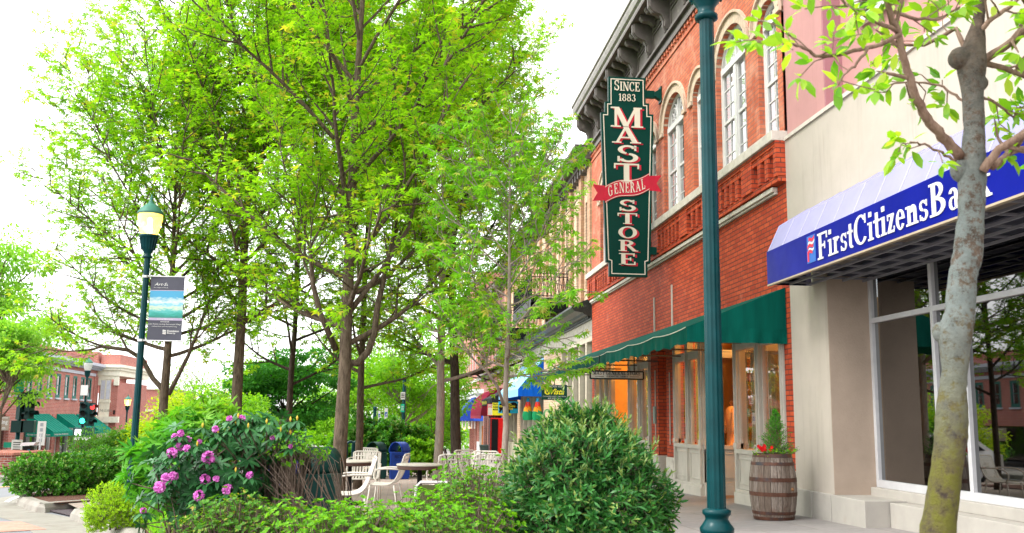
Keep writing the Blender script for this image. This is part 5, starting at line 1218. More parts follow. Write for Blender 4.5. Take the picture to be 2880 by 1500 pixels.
# banner on the left lamp
by = 17.86; a = ony(454, 779, by); b = ony(546, 960, by); a3 = ony(446, 958, by)
bx0, bx1, bz1, bz0 = lx + .10, lx + .10 + .60, float(a[2]), float(b[2])
bn = thing("street_banner", "grey art banner with a painted blue-green landscape hung from the lamp post", "banner", (bx0, by, bz0))
BG = plain("banner_grey", (.085, .085, .11), .75, var=.06)
W_, H_ = bx1 - bx0, bz1 - bz0
mb = MB(); mb.grid(lambda u, v: (bx0 + W_ * u, by + .02 * sin(u * 3.1 + v * 2), bz0 + H_ * v), 8, 12); cl = put("cloth", mb, BG, bn, solid=.006)
def bq(u, v, l=.012): return (bx0 + W_ * u, by + .02 * sin(u * 3.1 + v * 2) - l, bz0 + H_ * v)
m, nt, b_ = newmat("painted_landscape"); tc = nt.nodes.new("ShaderNodeTexCoord"); sp = nt.nodes.new("ShaderNodeSeparateXYZ"); nt.links.new(tc.outputs["Object"], sp.inputs[0])
mr = nt.nodes.new("ShaderNodeMapRange"); mr.inputs[1].default_value = bz0 + .36 * H_; mr.inputs[2].default_value = bz0 + .78 * H_; nt.links.new(sp.outputs[2], mr.inputs[0])
mp = nt.nodes.new("ShaderNodeMapping"); mp.inputs["Rotation"].default_value = (0, .5, 0); mp.inputs["Scale"].default_value = (4, 1, 14); nt.links.new(tc.outputs["Object"], mp.inputs[0])
nz = noise(nt, 1.6, 5, .7, mp.outputs[0]); ad = N(nt, "ShaderNodeMath", operation='MULTIPLY_ADD'); nt.links.new(nz, ad.inputs[0]); ad.inputs[1].default_value = .5; nt.links.new(mr.outputs[0], ad.inputs[2])
r_ = nt.nodes.new("ShaderNodeValToRGB"); nt.links.new(ad.outputs[0], r_.inputs[0]); e = r_.color_ramp.elements; e[0].position = .2; e[0].color = (.01, .16, .12, 1); e[1].position = 1.15 if False else 1.0; e[1].color = (.05, .30, .50, 1)
for po, c in ((.38, (.02, .30, .25, 1)), (.52, (.10, .42, .42, 1)), (.62, (.55, .62, .45, 1)), (.72, (.15, .45, .62, 1)), (.85, (.60, .68, .60, 1))): x = e.new(po); x.color = c
nt.links.new(r_.outputs[0], b_.inputs["Base Color"])
mb = MB(); mb.grid(lambda u, v: bq(u, .355 + .425 * v, .008), 8, 8); put("painting", mb, m, cl)
mb = MB()
for v0, v1 in ((.78, .79), (.345, .355)): mb.grid(lambda u, v: bq(u, v0 + (v1 - v0) * v, .009), 8, 1)
LV = plain("banner_lilac", (.42, .36, .50), .7); mb.grid(lambda u, v: bq(u, .315 + .035 * v, .009), 8, 1); put("lilac_band", mb, LV, cl)
mb = MB()
def bl(s, u0, u1, v0, v1, sh=0, bo=.0): letters(mb, s, bq(u0, v0, .022), (1, 0, 0), (0, 0, 1), W_ * (u1 - u0), H_ * (v1 - v0), shear=sh, bold=bo, lift=.002)
bl("Art·Scape", .12, .76, .845, .905, .3, .01); bl("Art League of Henderson County", .1, .8, .818, .838); bl("Lisa Beam", .28, .72, .322, .343); bl("SPONSOR", .36, .62, .285, .30, 0, .02); bl("Lake Pointe Landing Retirement Village", .03, .97, .24, .265); bl("Independent and Assisted Living", .12, .86, .208, .228, .3)
bl("Dominion", .58, .92, .135, .165, 0, .03); bl("Energy", .58, .82, .10, .13, 0, .03)
for k in range(3): mb.prism([bq(.44, .105 + .024 * k, .02), bq(.54, .095 + .024 * k, .02), bq(.55, .112 + .024 * k, .02), bq(.45, .122 + .024 * k, .02)], (0, -.002, 0))
put("lettering", mb, WHITE, cl)
mb = MB(); mb.tube([(lx, by, bz1 + .005), (bx1 + .02, by, bz1 + .005)], .014, 8); mb.tube([(lx, by, bz0 - .005), (bx1 + .02, by, bz0 - .005)], .014, 8)
for z in (bz1, bz0): mb.lathe([(.068, -.02), (.068, .02)], (lx, 17.9, z), 16)
put("arm", mb, plain("steel_band", (.55, .55, .55), .3, metal=.8), bn)

# ================================================================== TRAFFIC SIGNALS (left background)
SIGD = plain("signal_housing", (.012, .045, .045), .45)
def signal_head(mb, c, rz, s=1.0):
    ux = np.array([cos(rz), sin(rz), 0]); f = np.array([sin(rz), -cos(rz), 0])
    mb.obox(np.array(c), ux, -f, (0, 0, 1), .17 * s, .10 * s, .53 * s); L = []
    for k in (-1, 0, 1):
        cc = np.array(c) + np.array([0, 0, -k * .34 * s]); 
        n = 10
        for i in range(n):
            a0, a1 = pi * i / n - .2, pi * (i + 1) / n - .2 + .0; r = .14 * s
            p0 = cc + f * .10 * s + ux * r * cos(a0) + np.array([0, 0, r * sin(a0)]); p1 = cc + f * .10 * s + ux * r * cos(a1) + np.array([0, 0, r * sin(a1)])
            mb.add([p0, p1, p1 + f * .24 * s, p0 + f * .24 * s, ], [(0, 1, 2, 3)]); mb.add([p0 * 1.0 + ux * 0, p1, p1 + f * .24 * s, p0 + f * .24 * s], [(3, 2, 1, 0)])
        L.append(cc + f * .115 * s)
    return L, f, ux
def lens(parent, c, f, ux, r, mat, nm="lens"):
    mb = MB(); n = 16; mb.poly([np.array(c) + ux * r * cos(2 * pi * i / n) + np.array([0, 0, r * sin(2 * pi * i / n)]) for i in range(n)]); put(nm, mb, mat, parent)
def signal_pole(label, px, Y, ztop_px, heads, ped, extras=()):
    p = ony(px, 1200, Y); x = float(p[0]); g = gz(x, Y); zt = float(ony(px, ztop_px, Y)[2]); t = thing("traffic_signal", label, "traffic signal", (x, Y, g), group="traffic signals at the crossing")
    mb = MB(); mb.lathe([(.2, -.1), (.2, .1), (.11, .3), (.085, .5), (.075, zt - g)], (x, Y, g), 12); put("pole", mb, LAMPG, t, sm=True)
    for (hx, hy, rz, s, lit) in heads:
        c = ony(hx, hy, Y - .2); mb = MB(); L, f, ux = signal_head(mb, c, rz, s); mb.bar(c, (x, Y, c[2]), .06); h = put("signal_head", mb, SIGD, t)
        for i, cc in enumerate(L):
            m_ = emis("green_light", (.02, .9, .45), 5) if lit == 'g' and i == 2 else emis("red_light", (.9, .02, .02), 3) if lit == 'r' and i == 0 else BLK
            lens(h, cc, f, ux, .12 * s, m_)
    for (hx, hy, lit) in ped:
        c = ony(hx, hy, Y - .2); mb = MB(); mb.obox(c, (1, 0, 0), (0, 1, 0), (0, 0, 1), .23, .14, .22); mb.bar(c, (x, Y, c[2]), .05); h = put("walk_signal", mb, SIGD, t, bevel=.02)
        if lit: mb = MB(); mb.obox(c - np.array([0, .15, 0]), (1, 0, 0), (0, 1, 0), (0, 0, 1), .14, .01, .14); put("walk_symbol", mb, emis("walk_white", (.9, .95, 1), 1.6), h, bevel=.05)
    return t, x, g, zt
t, x, g, zt = signal_pole("left traffic signal pole with red button sign, close to the frame edge", 52, 38, 1065, [(62, 1142, radians(60), .95, None), (84, 1140, radians(75), .95, None)], [(52, 1200, False), (80, 1200, False)])
mb = MB(); c = ony(47, 1259, 37.8); mb.obox(c, (1, 0, 0), (0, 1, 0), (0, 0, 1), .19, .015, .28); bs = put("button_sign", mb, WHITE, t); mb = MB()
for k in range(5): mb.obox(c + np.array([0, -.018, .18 - .08 * k]), (1, 0, 0), (0, 1, 0), (0, 0, 1), .13, .003, .014)
put("marks", mb, BLK, bs)
mb = MB(); c = ony(31, 1252, 37.9); mb.obox(c, (1, 0, 0), (0, 1, 0), (0, 0, 1), .26, .015, .10); c = ony(63, 1252, 37.9); mb.obox(c, (1, 0, 0), (0, 1, 0), (0, 0, 1), .12, .015, .08); put("arrow_sign", mb, plain("sign_green", (.01, .22, .14), .5), t)
mb = MB(); c = ony(54, 1085, 37.9); mb.obox(c, (1, 0, 0), (0, 1, 0), (0, 0, 1), .17, .015, .24); put("street_sign", mb, plain("sign_teal", (.02, .36, .28), .5), t)
signal_pole("right traffic signal pole with green light lit, below the unlit lamp", 232, 49.5, 1150, [(235, 1163, radians(5), 1.05, 'g'), (254, 1166, radians(55), 1.05, 'r')], [(222, 1216, True), (250, 1216, False)])
mb = MB(); c = ony(234, 1231, 49.2); mb.obox(c, (1, 0, 0), (0, 1, 0), (0, 0, 1), .42, .012, .13); 
st = put("street_name_sign", mb, WHITE, None); tag(st, "small white street name plate under the right walk signal", "street sign")
mb = MB(); c = ony(237, 1098, 49.8); mb.obox(c, (1, 0, 0), (0, 1, 0), (0, 0, 1), .17, .012, .25); mb2 = put("lamp_sign", mb, WHITE, None); tag(mb2, "small white plate high on the unlit lamp post", "sign")
# pay station and sign post
c = ony(77, 1289, 35); g = gz(c[0], 35)
t = thing("pay_station", "black parking pay station with a slanted pale top", "pay station", (c[0], 35, g)); zt = float(ony(77, 1247, 35)[2])
mb = MB(); mb.box(c[0] - .14, 34.9, g, c[0] + .14, 35.2, zt - .1); put("body", mb, BLK, t, bevel=.02)
mb = MB(); mb.prism([(c[0] - .24, 34.8, zt - .10), (c[0] + .24, 34.8, zt - .06), (c[0] + .3, 34.8, zt + .04), (c[0] - .15, 34.8, zt + .02)], (0, .4, 0)); put("slanted_top", mb, ALU, t)
mb = MB(); mb.box(c[0] + .02, 34.89, g + .3, c[0] + .10, 34.9, g + .8); put("screen", mb, plain("screen_blue", (.03, .2, .35), .3), t); mb = MB(); mb.box(c[0] - .12, 34.89, g + .25, c[0] - .03, 34.9, g + .4); put("sticker", mb, plain("sticker_green", (.05, .4, .1), .5), t)
c = ony(116, 1219, 36); g = gz(c[0], 36); t = thing("sign_post", "narrow white sign on a grey post beside the pay station", "sign post", (c[0], 36, g)); mb = MB(); mb.tube([(c[0] - .02, 36, g), (c[0], 36, c[2])], .035, 8); put("post", mb, ALU, t)
mb = MB(); mb.obox(c, (1, 0, 0), (0, 1, 0), (0, 0, 1), .14, .015, .42); bd = put("board", mb, WHITE, t); mb = MB()
for k in range(4): mb.obox(c + np.array([0, -.018, .3 - .18 * k]), (1, 0, 0), (0, 1, 0), (0, 0, 1), .05, .003, .06)
put("marks", mb, plain("mark_grey", (.3, .32, .35), .5), bd)

# ================================================================== WINE BARREL PLANTER
Bx, By = 5.28, 13.55; bg_ = gz(Bx, By)
br = thing("barrel_planter", "weathered oak barrel planter with rusty iron hoops by the store corner", "barrel", (Bx, By, bg_))
def brl(z): return .268 + .062 * (1 - ((z - .44) / .46) ** 2)
mb = MB(); k = 26; rnd = random.Random(4)
cuts = [0]
for i in range(k): cuts.append(cuts[-1] + rnd.uniform(.7, 1.35))
cuts = [c / cuts[-1] * 2 * pi for c in cuts]
for i in range(k):
    a0, a1 = cuts[i] + .006, cuts[i + 1] - .006; o = len(mb.v); nz_ = 9; off = rnd.uniform(-.0025, .0025)
    for j in range(nz_ + 1):
        z = .03 + .86 * j / nz_; r = brl(z) + off
        for a, rr in ((a0, r - .02), (a0 + .004, r), ((a0 + a1) / 2, r + .002), (a1 - .004, r), (a1, r - .02)): mb.v.append((Bx + rr * cos(a), By + rr * sin(a), bg_ + z))
    for j in range(nz_):
        for q in range(4): a = o + j * 5 + q; mb.f.append((a, a + 1, a + 6, a + 5))
m, nt, b_ = newmat("oak_stave"); g_ = nt.nodes.new("ShaderNodeNewGeometry"); rr_ = nt.nodes.new("ShaderNodeValToRGB"); nt.links.new(g_.outputs["Random Per Island"], rr_.inputs[0]); e = rr_.color_ramp.elements; e[0].color = (.15, .11, .085, 1); e[1].color = (.34, .28, .235, 1); x = e.new(.5); x.color = (.25, .205, .175, 1)
tc = nt.nodes.new("ShaderNodeTexCoord"); mp = nt.nodes.new("ShaderNodeMapping"); mp.inputs["Scale"].default_value = (1, 1, .08); nt.links.new(tc.outputs["Object"], mp.inputs[0]); gn = noise(nt, 60, 5, .7, mp.outputs[0])
o = mixc(nt, ramp(nt, gn, .35, .7), rr_.outputs[0], (.07, .045, .03, 1)); o = mixc(nt, ramp(nt, noise(nt, 5, 5, .7), .55, .8), o, (.11, .045, .02, 1)); nt.links.new(o, b_.inputs["Base Color"]); b_.inputs["Roughness"].default_value = .75; bump(nt, b_, gn, .5, .01)
put("staves", mb, m, br)
mb = MB()
for z, h in ((.0, .045), (.075, .045), (.33, .055), (.53, .055), (.755, .045), (.865, .05)):
    mb.lathe([(brl(z) - .01, z), (brl(z) + .006, z), (brl(z + h) + .006, z + h), (brl(z + h) - .01, z + h)], (Bx, By, bg_), 40)
put("hoop", mb, plain("rusty_hoop", (.10, .045, .03), .5, metal=.3, var=.4, scale=7, grime=((.05, .05, .055, 1), 4, .5, .65)), br, sm=False)
mb = MB(); mb.sphere((Bx - .13 + .30, By - .295 + .02, bg_ + .43), .028, 10, 6); mb.lathe([(.045, 0), (.045, .01)], (0, 0, 0), 12) if False else None; put("bung", mb, WOOD, br)
mb = MB(); mb.lathe([(.25, .84), (.001, .86)], (Bx, By, bg_), 24, cap=False); put("soil", mb, MULCHM, br)

# ================================================================== CHAIRS, TABLES
CHM = plain("chair_beige_coat", (.62, .58, .52), .5, var=.06)
def bez(P, n=14):
    out = []
    for i in range(n + 1):
        t = i / n; Q = [np.array(p, float) for p in P]
        while len(Q) > 1: Q = [Q[j] * (1 - t) + Q[j + 1] * t for j in range(len(Q) - 1)]
        out.append(Q[0])
    return out
def make_chair(label):
    t = thing("patio_chair", label, "patio chair", (0, 0, 0), group="beige slatted metal chairs on the plaza", local=True)
    prof = bez([(0, -.34, .90), (0, -.27, .66), (0, -.22, .50), (0, -.20, .36), (0, -.02, .40), (0, .22, .45), (0, .27, .42)], 16)
    mb = MB()
    for i in range(9):
        x = -.232 + .058 * i; q0 = 0
        for a, b in zip(prof[:-1], prof[1:]):
            mb.bar(a + [x, 0, 0], b + [x, 0, 0], .034, .006, up=(0, .5, .8))
    put("slats", mb, CHM, t)
    mb = MB(); mb.box(-.09, -.305, .66, .09, -.292, .79)
    for x in (-.05, .05): mb.box(x - .008, -.29, .68, x + .008, -.285, .77)
    mb.box(-.05, -.29, .72, .05, -.285, .735); put("back_plaque", mb, CHM, t)
    mb = MB()
    for s in (-1, 1):
        mb.tube([p + [s * .265, 0, 0] for p in prof], .014, 6)
    mb.tube([(-.265, -.345, .90), (-.2, -.35, .925), (.2, -.35, .925), (.265, -.345, .90)], .016, 6); mb.tube([(-.265, .27, .42), (.265, .27, .42)], .014, 6); mb.tube([(-.265, -.325, .84), (.265, -.325, .84)], .01, 6)
    put("frame", mb, CHM, t, sm=True)
    for s in (-1, 1):
        mb = MB(); mb.tube(bez([(s * .27, -.29, .68), (s * .31, -.1, .70), (s * .32, .20, .70), (s * .32, .36, .68), (s * .32, .30, .50), (s * .30, .22, .44)], 12), .015, 6); put("armrest", mb, CHM, t, sm=True)
    for s in (-1, 1):
        for yy, y2 in ((.22, .27), (-.18, -.26)):
            mb = MB(); mb.tube([(s * .27, yy, .42), (s * .285, (yy + y2) / 2, .2), (s * .30, y2, .0)], .014, 6); put("leg", mb, CHM, t, sm=True)
    return t
def make_table(label, x, y, r=.45):
    g = gz(x, y); t = thing("patio_table", label, "patio table", (x, y, g), group="round patio tables")
    mb = MB(); mb.lathe([(r - .02, .70), (r, .71), (r, .755), (r - .01, .76)], (x, y, g), 36); put("table_rim", mb, plain("rim_brown", (.09, .05, .04), .5), t)
    mb = MB(); mb.lathe([(r + .01, .761), (r + .012, .775), (r, .785)], (x, y, g), 36); put("tabletop", mb, plain("table_grey", (.50, .46, .40), .5, var=.12, scale=8), t)
    mb = MB(); mb.lathe([(.25, 0), (.25, .03), (.05, .06), (.035, .70), (.2, .72)], (x, y, g), 16); put("pedestal", mb, BLK, t, sm=True); return t
make_table("round table just right of the main tree trunk, before the slatted chairs", -.95, 18.2, .46); make_table("round table with brown rim at the right of the slatted chair", .28, 15.6, .36)
make_table("round table hidden behind the big rounded shrub", 2.15, 18.9, .42)
ch = make_chair("beige slatted chair turned to the left, in front of the blue recycling bin")
spots = [(-.26, 16.8, 80, None), (-.72, 19.3, 176, "beige slatted chair facing the camera behind the left table"), (-.72, 14.0, 95, "nearest beige chair seen from behind its low seat, right of the main trunk"), (-1.75, 17.6, -80, "beige slatted chair left of the main tree trunk"),
         (.78, 16.2, 12, "beige chair with its back to the camera above the azaleas"), (1.55, 15.9, -20, "beige chair at the left edge of the big rounded shrub"), (-1.05, 26, 150, "small distant beige chair in front of the green bin"), (-2.1, 19.6, 200, "beige chair behind the left table, left of the trunk"), (1.40, 18.2, 150, "beige chair on the far side of the shrub, seen in the bank window"), (1.45, 19.5, 215, "beige chair behind the hidden round table, seen in the bank window")]
for i, (x, y, a, lb_) in enumerate(spots):
    if i == 0: ch.location = (x, y, gz(x, y)); ch.rotation_euler[2] = radians(a)
    else: copy_tree(ch, (x, y, gz(x, y)), radians(a), lb_)
# white framed olive panel amid the azaleas
py_ = 11.6; a = ony(1171, 1357, py_); x0 = float(a[0]); zt = float(a[2]); t = thing("framed_panel", "olive panel in a rounded white metal frame behind the azaleas", "sign panel", (x0 + .3, py_, gz(x0, py_)))
mb = MB(); mb.box(x0 + .03, py_ - .01, .25, x0 + .60, py_ + .01, zt - .03); put("panel", mb, plain("olive_panel", (.10, .12, .04), .6), t)
mb = MB(); mb.tube([(x0 + .0, py_, gz(x0, py_)), (x0 + .0, py_, zt - .05), (x0 + .05, py_, zt), (x0 + .58, py_, zt), (x0 + .63, py_, zt - .05), (x0 + .63, py_, gz(x0, py_))], .018, 8); put("frame", mb, WHITE, t, sm=True)

# ================================================================== BINS
def bin_(label, x, y, col, txt=None, rz=0, tm=None):
    g = gz(x, y); t = thing("litter_bin", label, "recycling bin" if txt else "litter bin", (x, y, g), radians(rz), group="hooded street bins", local=True)
    m = plain("bin_" + col, {'blue': (.010, .045, .28), 'green': (.002, .032, .026)}[col], .4, var=.12)
    mb = MB(); w_, h = .27, .78; mb.box(-w_, -w_, 0, w_, w_, h); put("body", mb, m, t, bevel=.015)
    mb = MB(); mb.box(-w_ - .012, -w_ - .012, h - .03, w_ + .012, w_ + .012, h + .005); 
    for s in (-1, 1): mb.box(s * w_ - .02, -w_ - .01, .05, s * w_ + .02, -w_ + .02, h - .04)
    put("trim", mb, m, t)
    mb = MB(); n = 16; R = .24
    ca, sa = cos(radians(-42)), sin(radians(-42)); mb.grid(lambda u, v: (-R * cos(pi * u) * ca - (-.22 + .44 * v) * sa, -R * cos(pi * u) * sa + (-.22 + .44 * v) * ca, h + .01 + .29 * sin(pi * u)), n, 4); put("hood", mb, m, t, sm=True, solid=.012)
    mb = MB(); mb.lathe([(.15, h), (.15, h + .03), (.12, h + .03)], (0, 0, 0), 20); put("opening_rim", mb, BLK, t)
    if txt:
        mb = MB(); letters(mb, txt, (-.17, -w_ - .012, h - .17), (1, 0, 0), (0, 0, 1), .34, .09, bold=.03); letters(mb, "CANS & BOTTLES", (-.15, -w_ - .012, h - .24), (1, 0, 0), (0, 0, 1), .3, .035)
        put("lettering", mb, plain("bin_lettering_navy", (.003, .008, .05), .5), t)
    return t
bx = float(ony(1123, 1300, 29.6)[0]); bin_("blue hooded recycling bin beside the far shrub", bx, 29.6, 'blue', "RECYCLE", 6)
bx = float(ony(1068, 1300, 29.9)[0]); bin_("dark green hooded litter bin left of the blue bin behind the chairs", bx - .1, 29.9, 'green', None, 6)
bx = float(ony(762, 1350, 11.4)[0]); bin_("blue hooded bin half hidden by bare azalea twigs", bx, 11.4, 'blue', None, -6)
bx = float(ony(885, 1350, 11.6)[0]); bin_("dark green hooded bin behind bare azalea twigs, left of the main trunk", bx, 11.6, 'green', None, -6)
# bicycle hoops
for k, px in enumerate((986, 1003)):
    p = ony(px, 1250, 27); g = gz(p[0], 27); t = thing("bike_hoop", ("dark green hoop rack beside the main trunk", "dark green hoop rack against the slim trunk")[k], "bike rack", (p[0], 27, g), group="bicycle hoops"); z = float(ony(px, 1243, 27)[2])
    mb = MB(); s = (-1, 1)[k]; mb.tube([(p[0] + .10 * s, 27, g)] + [(p[0] + .10 * cos(a) * s, 27.0 - .0, z - .1 + .1 * sin(a)) for a in np.linspace(0, pi, 9)] + [(p[0] - .10 * s, 27, g)], .035, 8); put("tube", mb, LAMPG, t, sm=True)
# ================================================================== SIGN POSTS in the middle distance
BL = plain("sign_blue", (.02, .10, .40), .5)
def accessible(label, pxa, pya, pxb, pyb, Y):
    a = ony(pxa, pya, Y); b = ony(pxb, pyb, Y); g = gz(a[0], Y); t = thing("parking_sign", label, "parking sign", ((a[0] + b[0]) / 2, Y, g), group="accessible parking signs")
    mb = MB(); mb.box(a[0], Y - .01, b[2], b[0], Y + .01, a[2]); bd = put("board", mb, WHITE, t); W_ = b[0] - a[0]; H_ = a[2] - b[2]
    mb = MB(); mb.box(a[0] + .12 * W_, Y - .014, b[2] + .3 * H_, b[0] - .12 * W_, Y - .01, b[2] + .66 * H_); put("blue_square", mb, BL, bd)
    mb = MB(); cx_, cz_ = (a[0] + b[0]) / 2, b[2] + .45 * H_; r = .2 * W_
    for i in range(10):
        t0, t1 = -2.6 + i * .42, -2.6 + (i + 1) * .42; mb.bar((cx_ + r * cos(t0), Y - .017, cz_ + r * sin(t0)), (cx_ + r * cos(t1), Y - .017, cz_ + r * sin(t1)), .02, .004, up=(0, 1, 0))
    mb.bar((cx_, Y - .017, cz_), (cx_, Y - .017, cz_ + r * 1.6), .025, .004, up=(0, 1, 0)); put("wheelchair_symbol", mb, WHITE, bd)
    mb = MB(); mb.tube([((a[0] + b[0]) / 2, Y + .03, g), ((a[0] + b[0]) / 2, Y + .03, a[2])], .03, 8); put("post", mb, LAMPG, t)
accessible("larger accessible parking sign above the far shrub", 1082, 1148, 1090, 1182, 34); accessible("narrower accessible parking sign left of the larger one", 1064, 1156, 1069, 1180, 36)
for lb_, px0, px1, py0, py1, Y, m_, nm in (("green street notice on a dark post amid trees", 1127, 1137, 1137, 1160, 33, plain("sign_bright_green", (.02, .42, .25), .5), "notice_sign"), ("white notice high on the dark post above the green notice", 1127, 1139, 1103, 1124, 32.7, WHITE, "notice_sign")):
    a = ony(px0, py0, Y); b = ony(px1, py1, Y); g = gz(a[0], Y); t = thing(nm, lb_, "notice sign", ((a[0] + b[0]) / 2, Y, b[2])); mb = MB(); mb.box(a[0], Y - .01, b[2], b[0], Y + .01, a[2]); put("board", mb, m_, t)
    mb = MB()
    for k in range(3): z = b[2] + (a[2] - b[2]) * (.25 + .22 * k); mb.box(a[0] + .02, Y - .014, z, b[0] - .02, Y - .01, z + .02)
    put("marks", mb, BLK if m_ is WHITE else WHITE, t)
    if Y == 33:
        p_ = MB(); p_.tube([(b[0] - .02, Y + .06, g), (b[0] - .02, Y + .06, a[2] + .9)], .06, 8); po = put("post", p_, LAMPG, t)
c = ony(1054, 1165, 37); t = thing("green_post", "short dark green post left of the parking signs", "post", (c[0], 37, gz(c[0], 37))); mb = MB(); mb.tube([(c[0], 37, gz(c[0], 37)), (c[0], 37, ony(1054, 1150, 37)[2])], .06, 8); put("pole", mb, LAMPG, t); mb = MB(); mb.sphere((c[0], 37, float(ony(1054, 1149, 37)[2])), .085, 8, 6); put("finial", mb, LAMPG, t)
# barricade
a = ony(890, 1224, 38); b = ony(938, 1234, 38); t = thing("road_barricade", "orange and white striped road barricade board", "barricade", ((a[0] + b[0]) / 2, 38, gz(a[0], 38))); mb = MB(); mb.box(a[0], 37.97, b[2], b[0], 38, a[2]); bo = put("board", mb, WHITE, t); mb = MB()
W_ = b[0] - a[0]; h = a[2] - b[2]
for k in range(4):
    u = a[0] + W_ * (.02 + .25 * k); mb.prism([(u, 37.968, b[2]), (u + W_ * .11, 37.968, b[2]), (min(u + W_ * .11 + h * .5, b[0]), 37.968, a[2]), (u + h * .5, 37.968, a[2])], (0, -.004, 0))
put("stripes", mb, plain("safety_orange", (.75, .16, .02), .5), bo); mb = MB()
for u in (a[0] + .08, b[0] - .08): mb.bar((u, 38.02, gz(u, 38)), (u, 38.02, a[2]), .05); mb.bar((u, 37.7, gz(u, 38)), (u, 38.3, gz(u, 38) + .03), .05)
put("legs", mb, WHITE, t)
# parked white car (side view, behind the planting)
def car(label, x, y, g, rz, col):
    t = thing("parked_car", label, "car", (x, y, g), rz, local=True, group="cars parked beyond the plaza"); m = plain(col[0], col[1], .22, var=.02, spec=.7)
    pf = [(-2.25, .35), (-2.3, .75), (-2.2, .95), (-1.3, 1.08), (-.55, 1.52), (.3, 1.62), (1.3, 1.58), (2.0, 1.1), (2.25, .95), (2.28, .45), (2.1, .3), (1.75, .3), (1.7, .55), (1.5, .68), (1.25, .68), (1.05, .55), (1.0, .28), (-.98, .28), (-1.03, .55), (-1.22, .68), (-1.5, .68), (-1.7, .55), (-1.75, .3)]
    mb = MB(); n = len(pf); rows = []
    for yy, sc, dz in ((-.9, 1, 0), (-.86, 1.0, 0), (0, 1.0, .03), (.86, 1.0, 0), (.9, 1, 0)):
        rows.append([(px * (1 if pz < 1 else sc), yy * (1 if pz < 1.05 else .84), pz + (dz if pz > 1 else 0)) for px, pz in pf])
    o = 0
    for r in rows: mb.v += r
    for i in range(4):
        for j in range(n): k = (j + 1) % n; mb.f.append((i * n + j, i * n + k, (i + 1) * n + k, (i + 1) * n + j))
    mb.f.append(tuple(range(n))); mb.f.append(tuple(4 * n + j for j in reversed(range(n)))); put("body", mb, m, t, bevel=.03)
    for s in (-1, 1):
        mb = MB(); y_ = s * .835
        mb.poly([(-1.1, y_ - s * .0, 1.1), (-.5, y_ - s * .06, 1.46), (.2, y_ - s * .07, 1.54), (.2, y_, 1.08)]); mb.poly([(.28, y_, 1.08), (.28, y_ - s * .07, 1.54), (1.2, y_ - s * .07, 1.5), (1.75, y_, 1.1)]); put("side_window", mb, BLK, t, solid=.03)
    mb = MB(); mb.poly([(-1.28, -.74, 1.115), (-1.28, .74, 1.115), (-.58, .66, 1.53), (-.58, -.66, 1.53)]); put("windscreen", mb, BLK, t, solid=.03)
    for cx_ in (-1.37, 1.37):
        for s in (-1, 1):
            mb = MB(); n_ = 20
            def ringp(r, yy): return [(cx_ + r * cos(2 * pi * i / n_), yy, .34 + r * sin(2 * pi * i / n_)) for i in range(n_)]
            mb.prism(ringp(.34, s * .72), (0, s * .2, 0)); wt = put("wheel", mb, BLK, t); mb = MB(); mb.prism(ringp(.2, s * .915), (0, s * .02, 0)); put("rim", mb, ALU, wt)
    for s in (-1, 1): mb = MB(); mb.box(-2.27, s * .65 - .17, .72, -2.2, s * .65 + .17, .86); put("headlight", mb, ALU, t, bevel=.02)
    for s in (-1, 1): mb = MB(); mb.box(2.2, s * .7 - .12, .8, 2.29, s * .7 + .12, .95); put("tail_light", mb, RED, t)
    return t
p = ony(945, 1260, 31); car("white car parked behind the azaleas, its bonnet left of the main trunk", float(p[0]) - 2.3, 31.5, gz(-3, 31) - .1, pi + .1, ("car_white", (.70, .70, .72)))
p = ony(700, 1250, 36); car("second pale car standing further left behind the rhododendron", float(p[0]) - .6, 37.5, gz(-7, 36) - .15, pi + .1, ("car_silver", (.5, .52, .54)))
# plant stand down the pavement
p = ony(1270, 1275, 30); g = gz(p[0], 30); t = thing("iron_bench", "black iron bench between the two far trunks", "bench", (p[0], 30, g)); mb = MB()
for s in (0, .9): mb.tube([(p[0] - .15 + .1 * s, 30 + s, g), (p[0] - .1, 30 + s, g + .45), (p[0] - .2, 30 + s, g + .85)], .03, 6); mb.tube([(p[0] + .3, 30 + s, g), (p[0] + .28, 30 + s, g + .45), (p[0] - .1, 30 + s, g + .45)], .03, 6)
put("end_frame", mb, BLK, t); mb = MB()
for k in range(5): mb.bar((p[0] - .1 + .09 * k, 30, g + .46), (p[0] - .1 + .09 * k, 30.9, g + .46), .06, .02); mb.bar((p[0] - .12 - .02 * k, 30, g + .55 + .07 * k), (p[0] - .12 - .02 * k, 30.9, g + .55 + .07 * k), .02, .05)
put("slats", mb, BLK, t)
# mannequin in the shop window
p = ony(2055, 1125, 18.7); mx, my = float(p[0]), 18.7; mx = 7.45; v = ray(2056, 1125); my = float(v[1] * (mx / v[0])); mz = .55
t = thing("shop_mannequin", "headless shop mannequin in a pale knitted top behind the lit window", "mannequin", (mx, my, mz))
mb = MB(); prof = [(.17, .15), (.19, .35), (.16, .55), (.15, .68), (.19, .85), (.215, 1.0), (.20, 1.12), (.12, 1.19), (.065, 1.22)]
o = 0; n = 20
for r, z in prof:
    for i in range(n): a = 2 * pi * i / n; mb.v.append((mx + r * .62 * cos(a), my + r * sin(a), mz + z))
for i in range(len(prof) - 1):
    for k in range(n): k2 = (k + 1) % n; mb.f.append((i * n + k, i * n + k2, (i + 1) * n + k2, (i + 1) * n + k))
for s in (-1, 1): mb.tube([(mx, my + s * .17, mz + 1.12), (mx, my + s * .25, mz + 1.05), (mx - .03, my + s * .28, mz + .8), (mx - .08, my + s * .25, mz + .6)], [.07, .075, .06, .045], 8)
put("garment", mb, plain("knit_cream", (.70, .45, .25), .9, var=.15, scale=30), t, sm=True)
mb = MB(); mb.lathe([(.05, 1.2), (.045, 1.33), (.04, 1.34)], (mx, my, mz), 12); put("neck", mb, plain("neck_dark", (.10, .04, .02), .5), t)
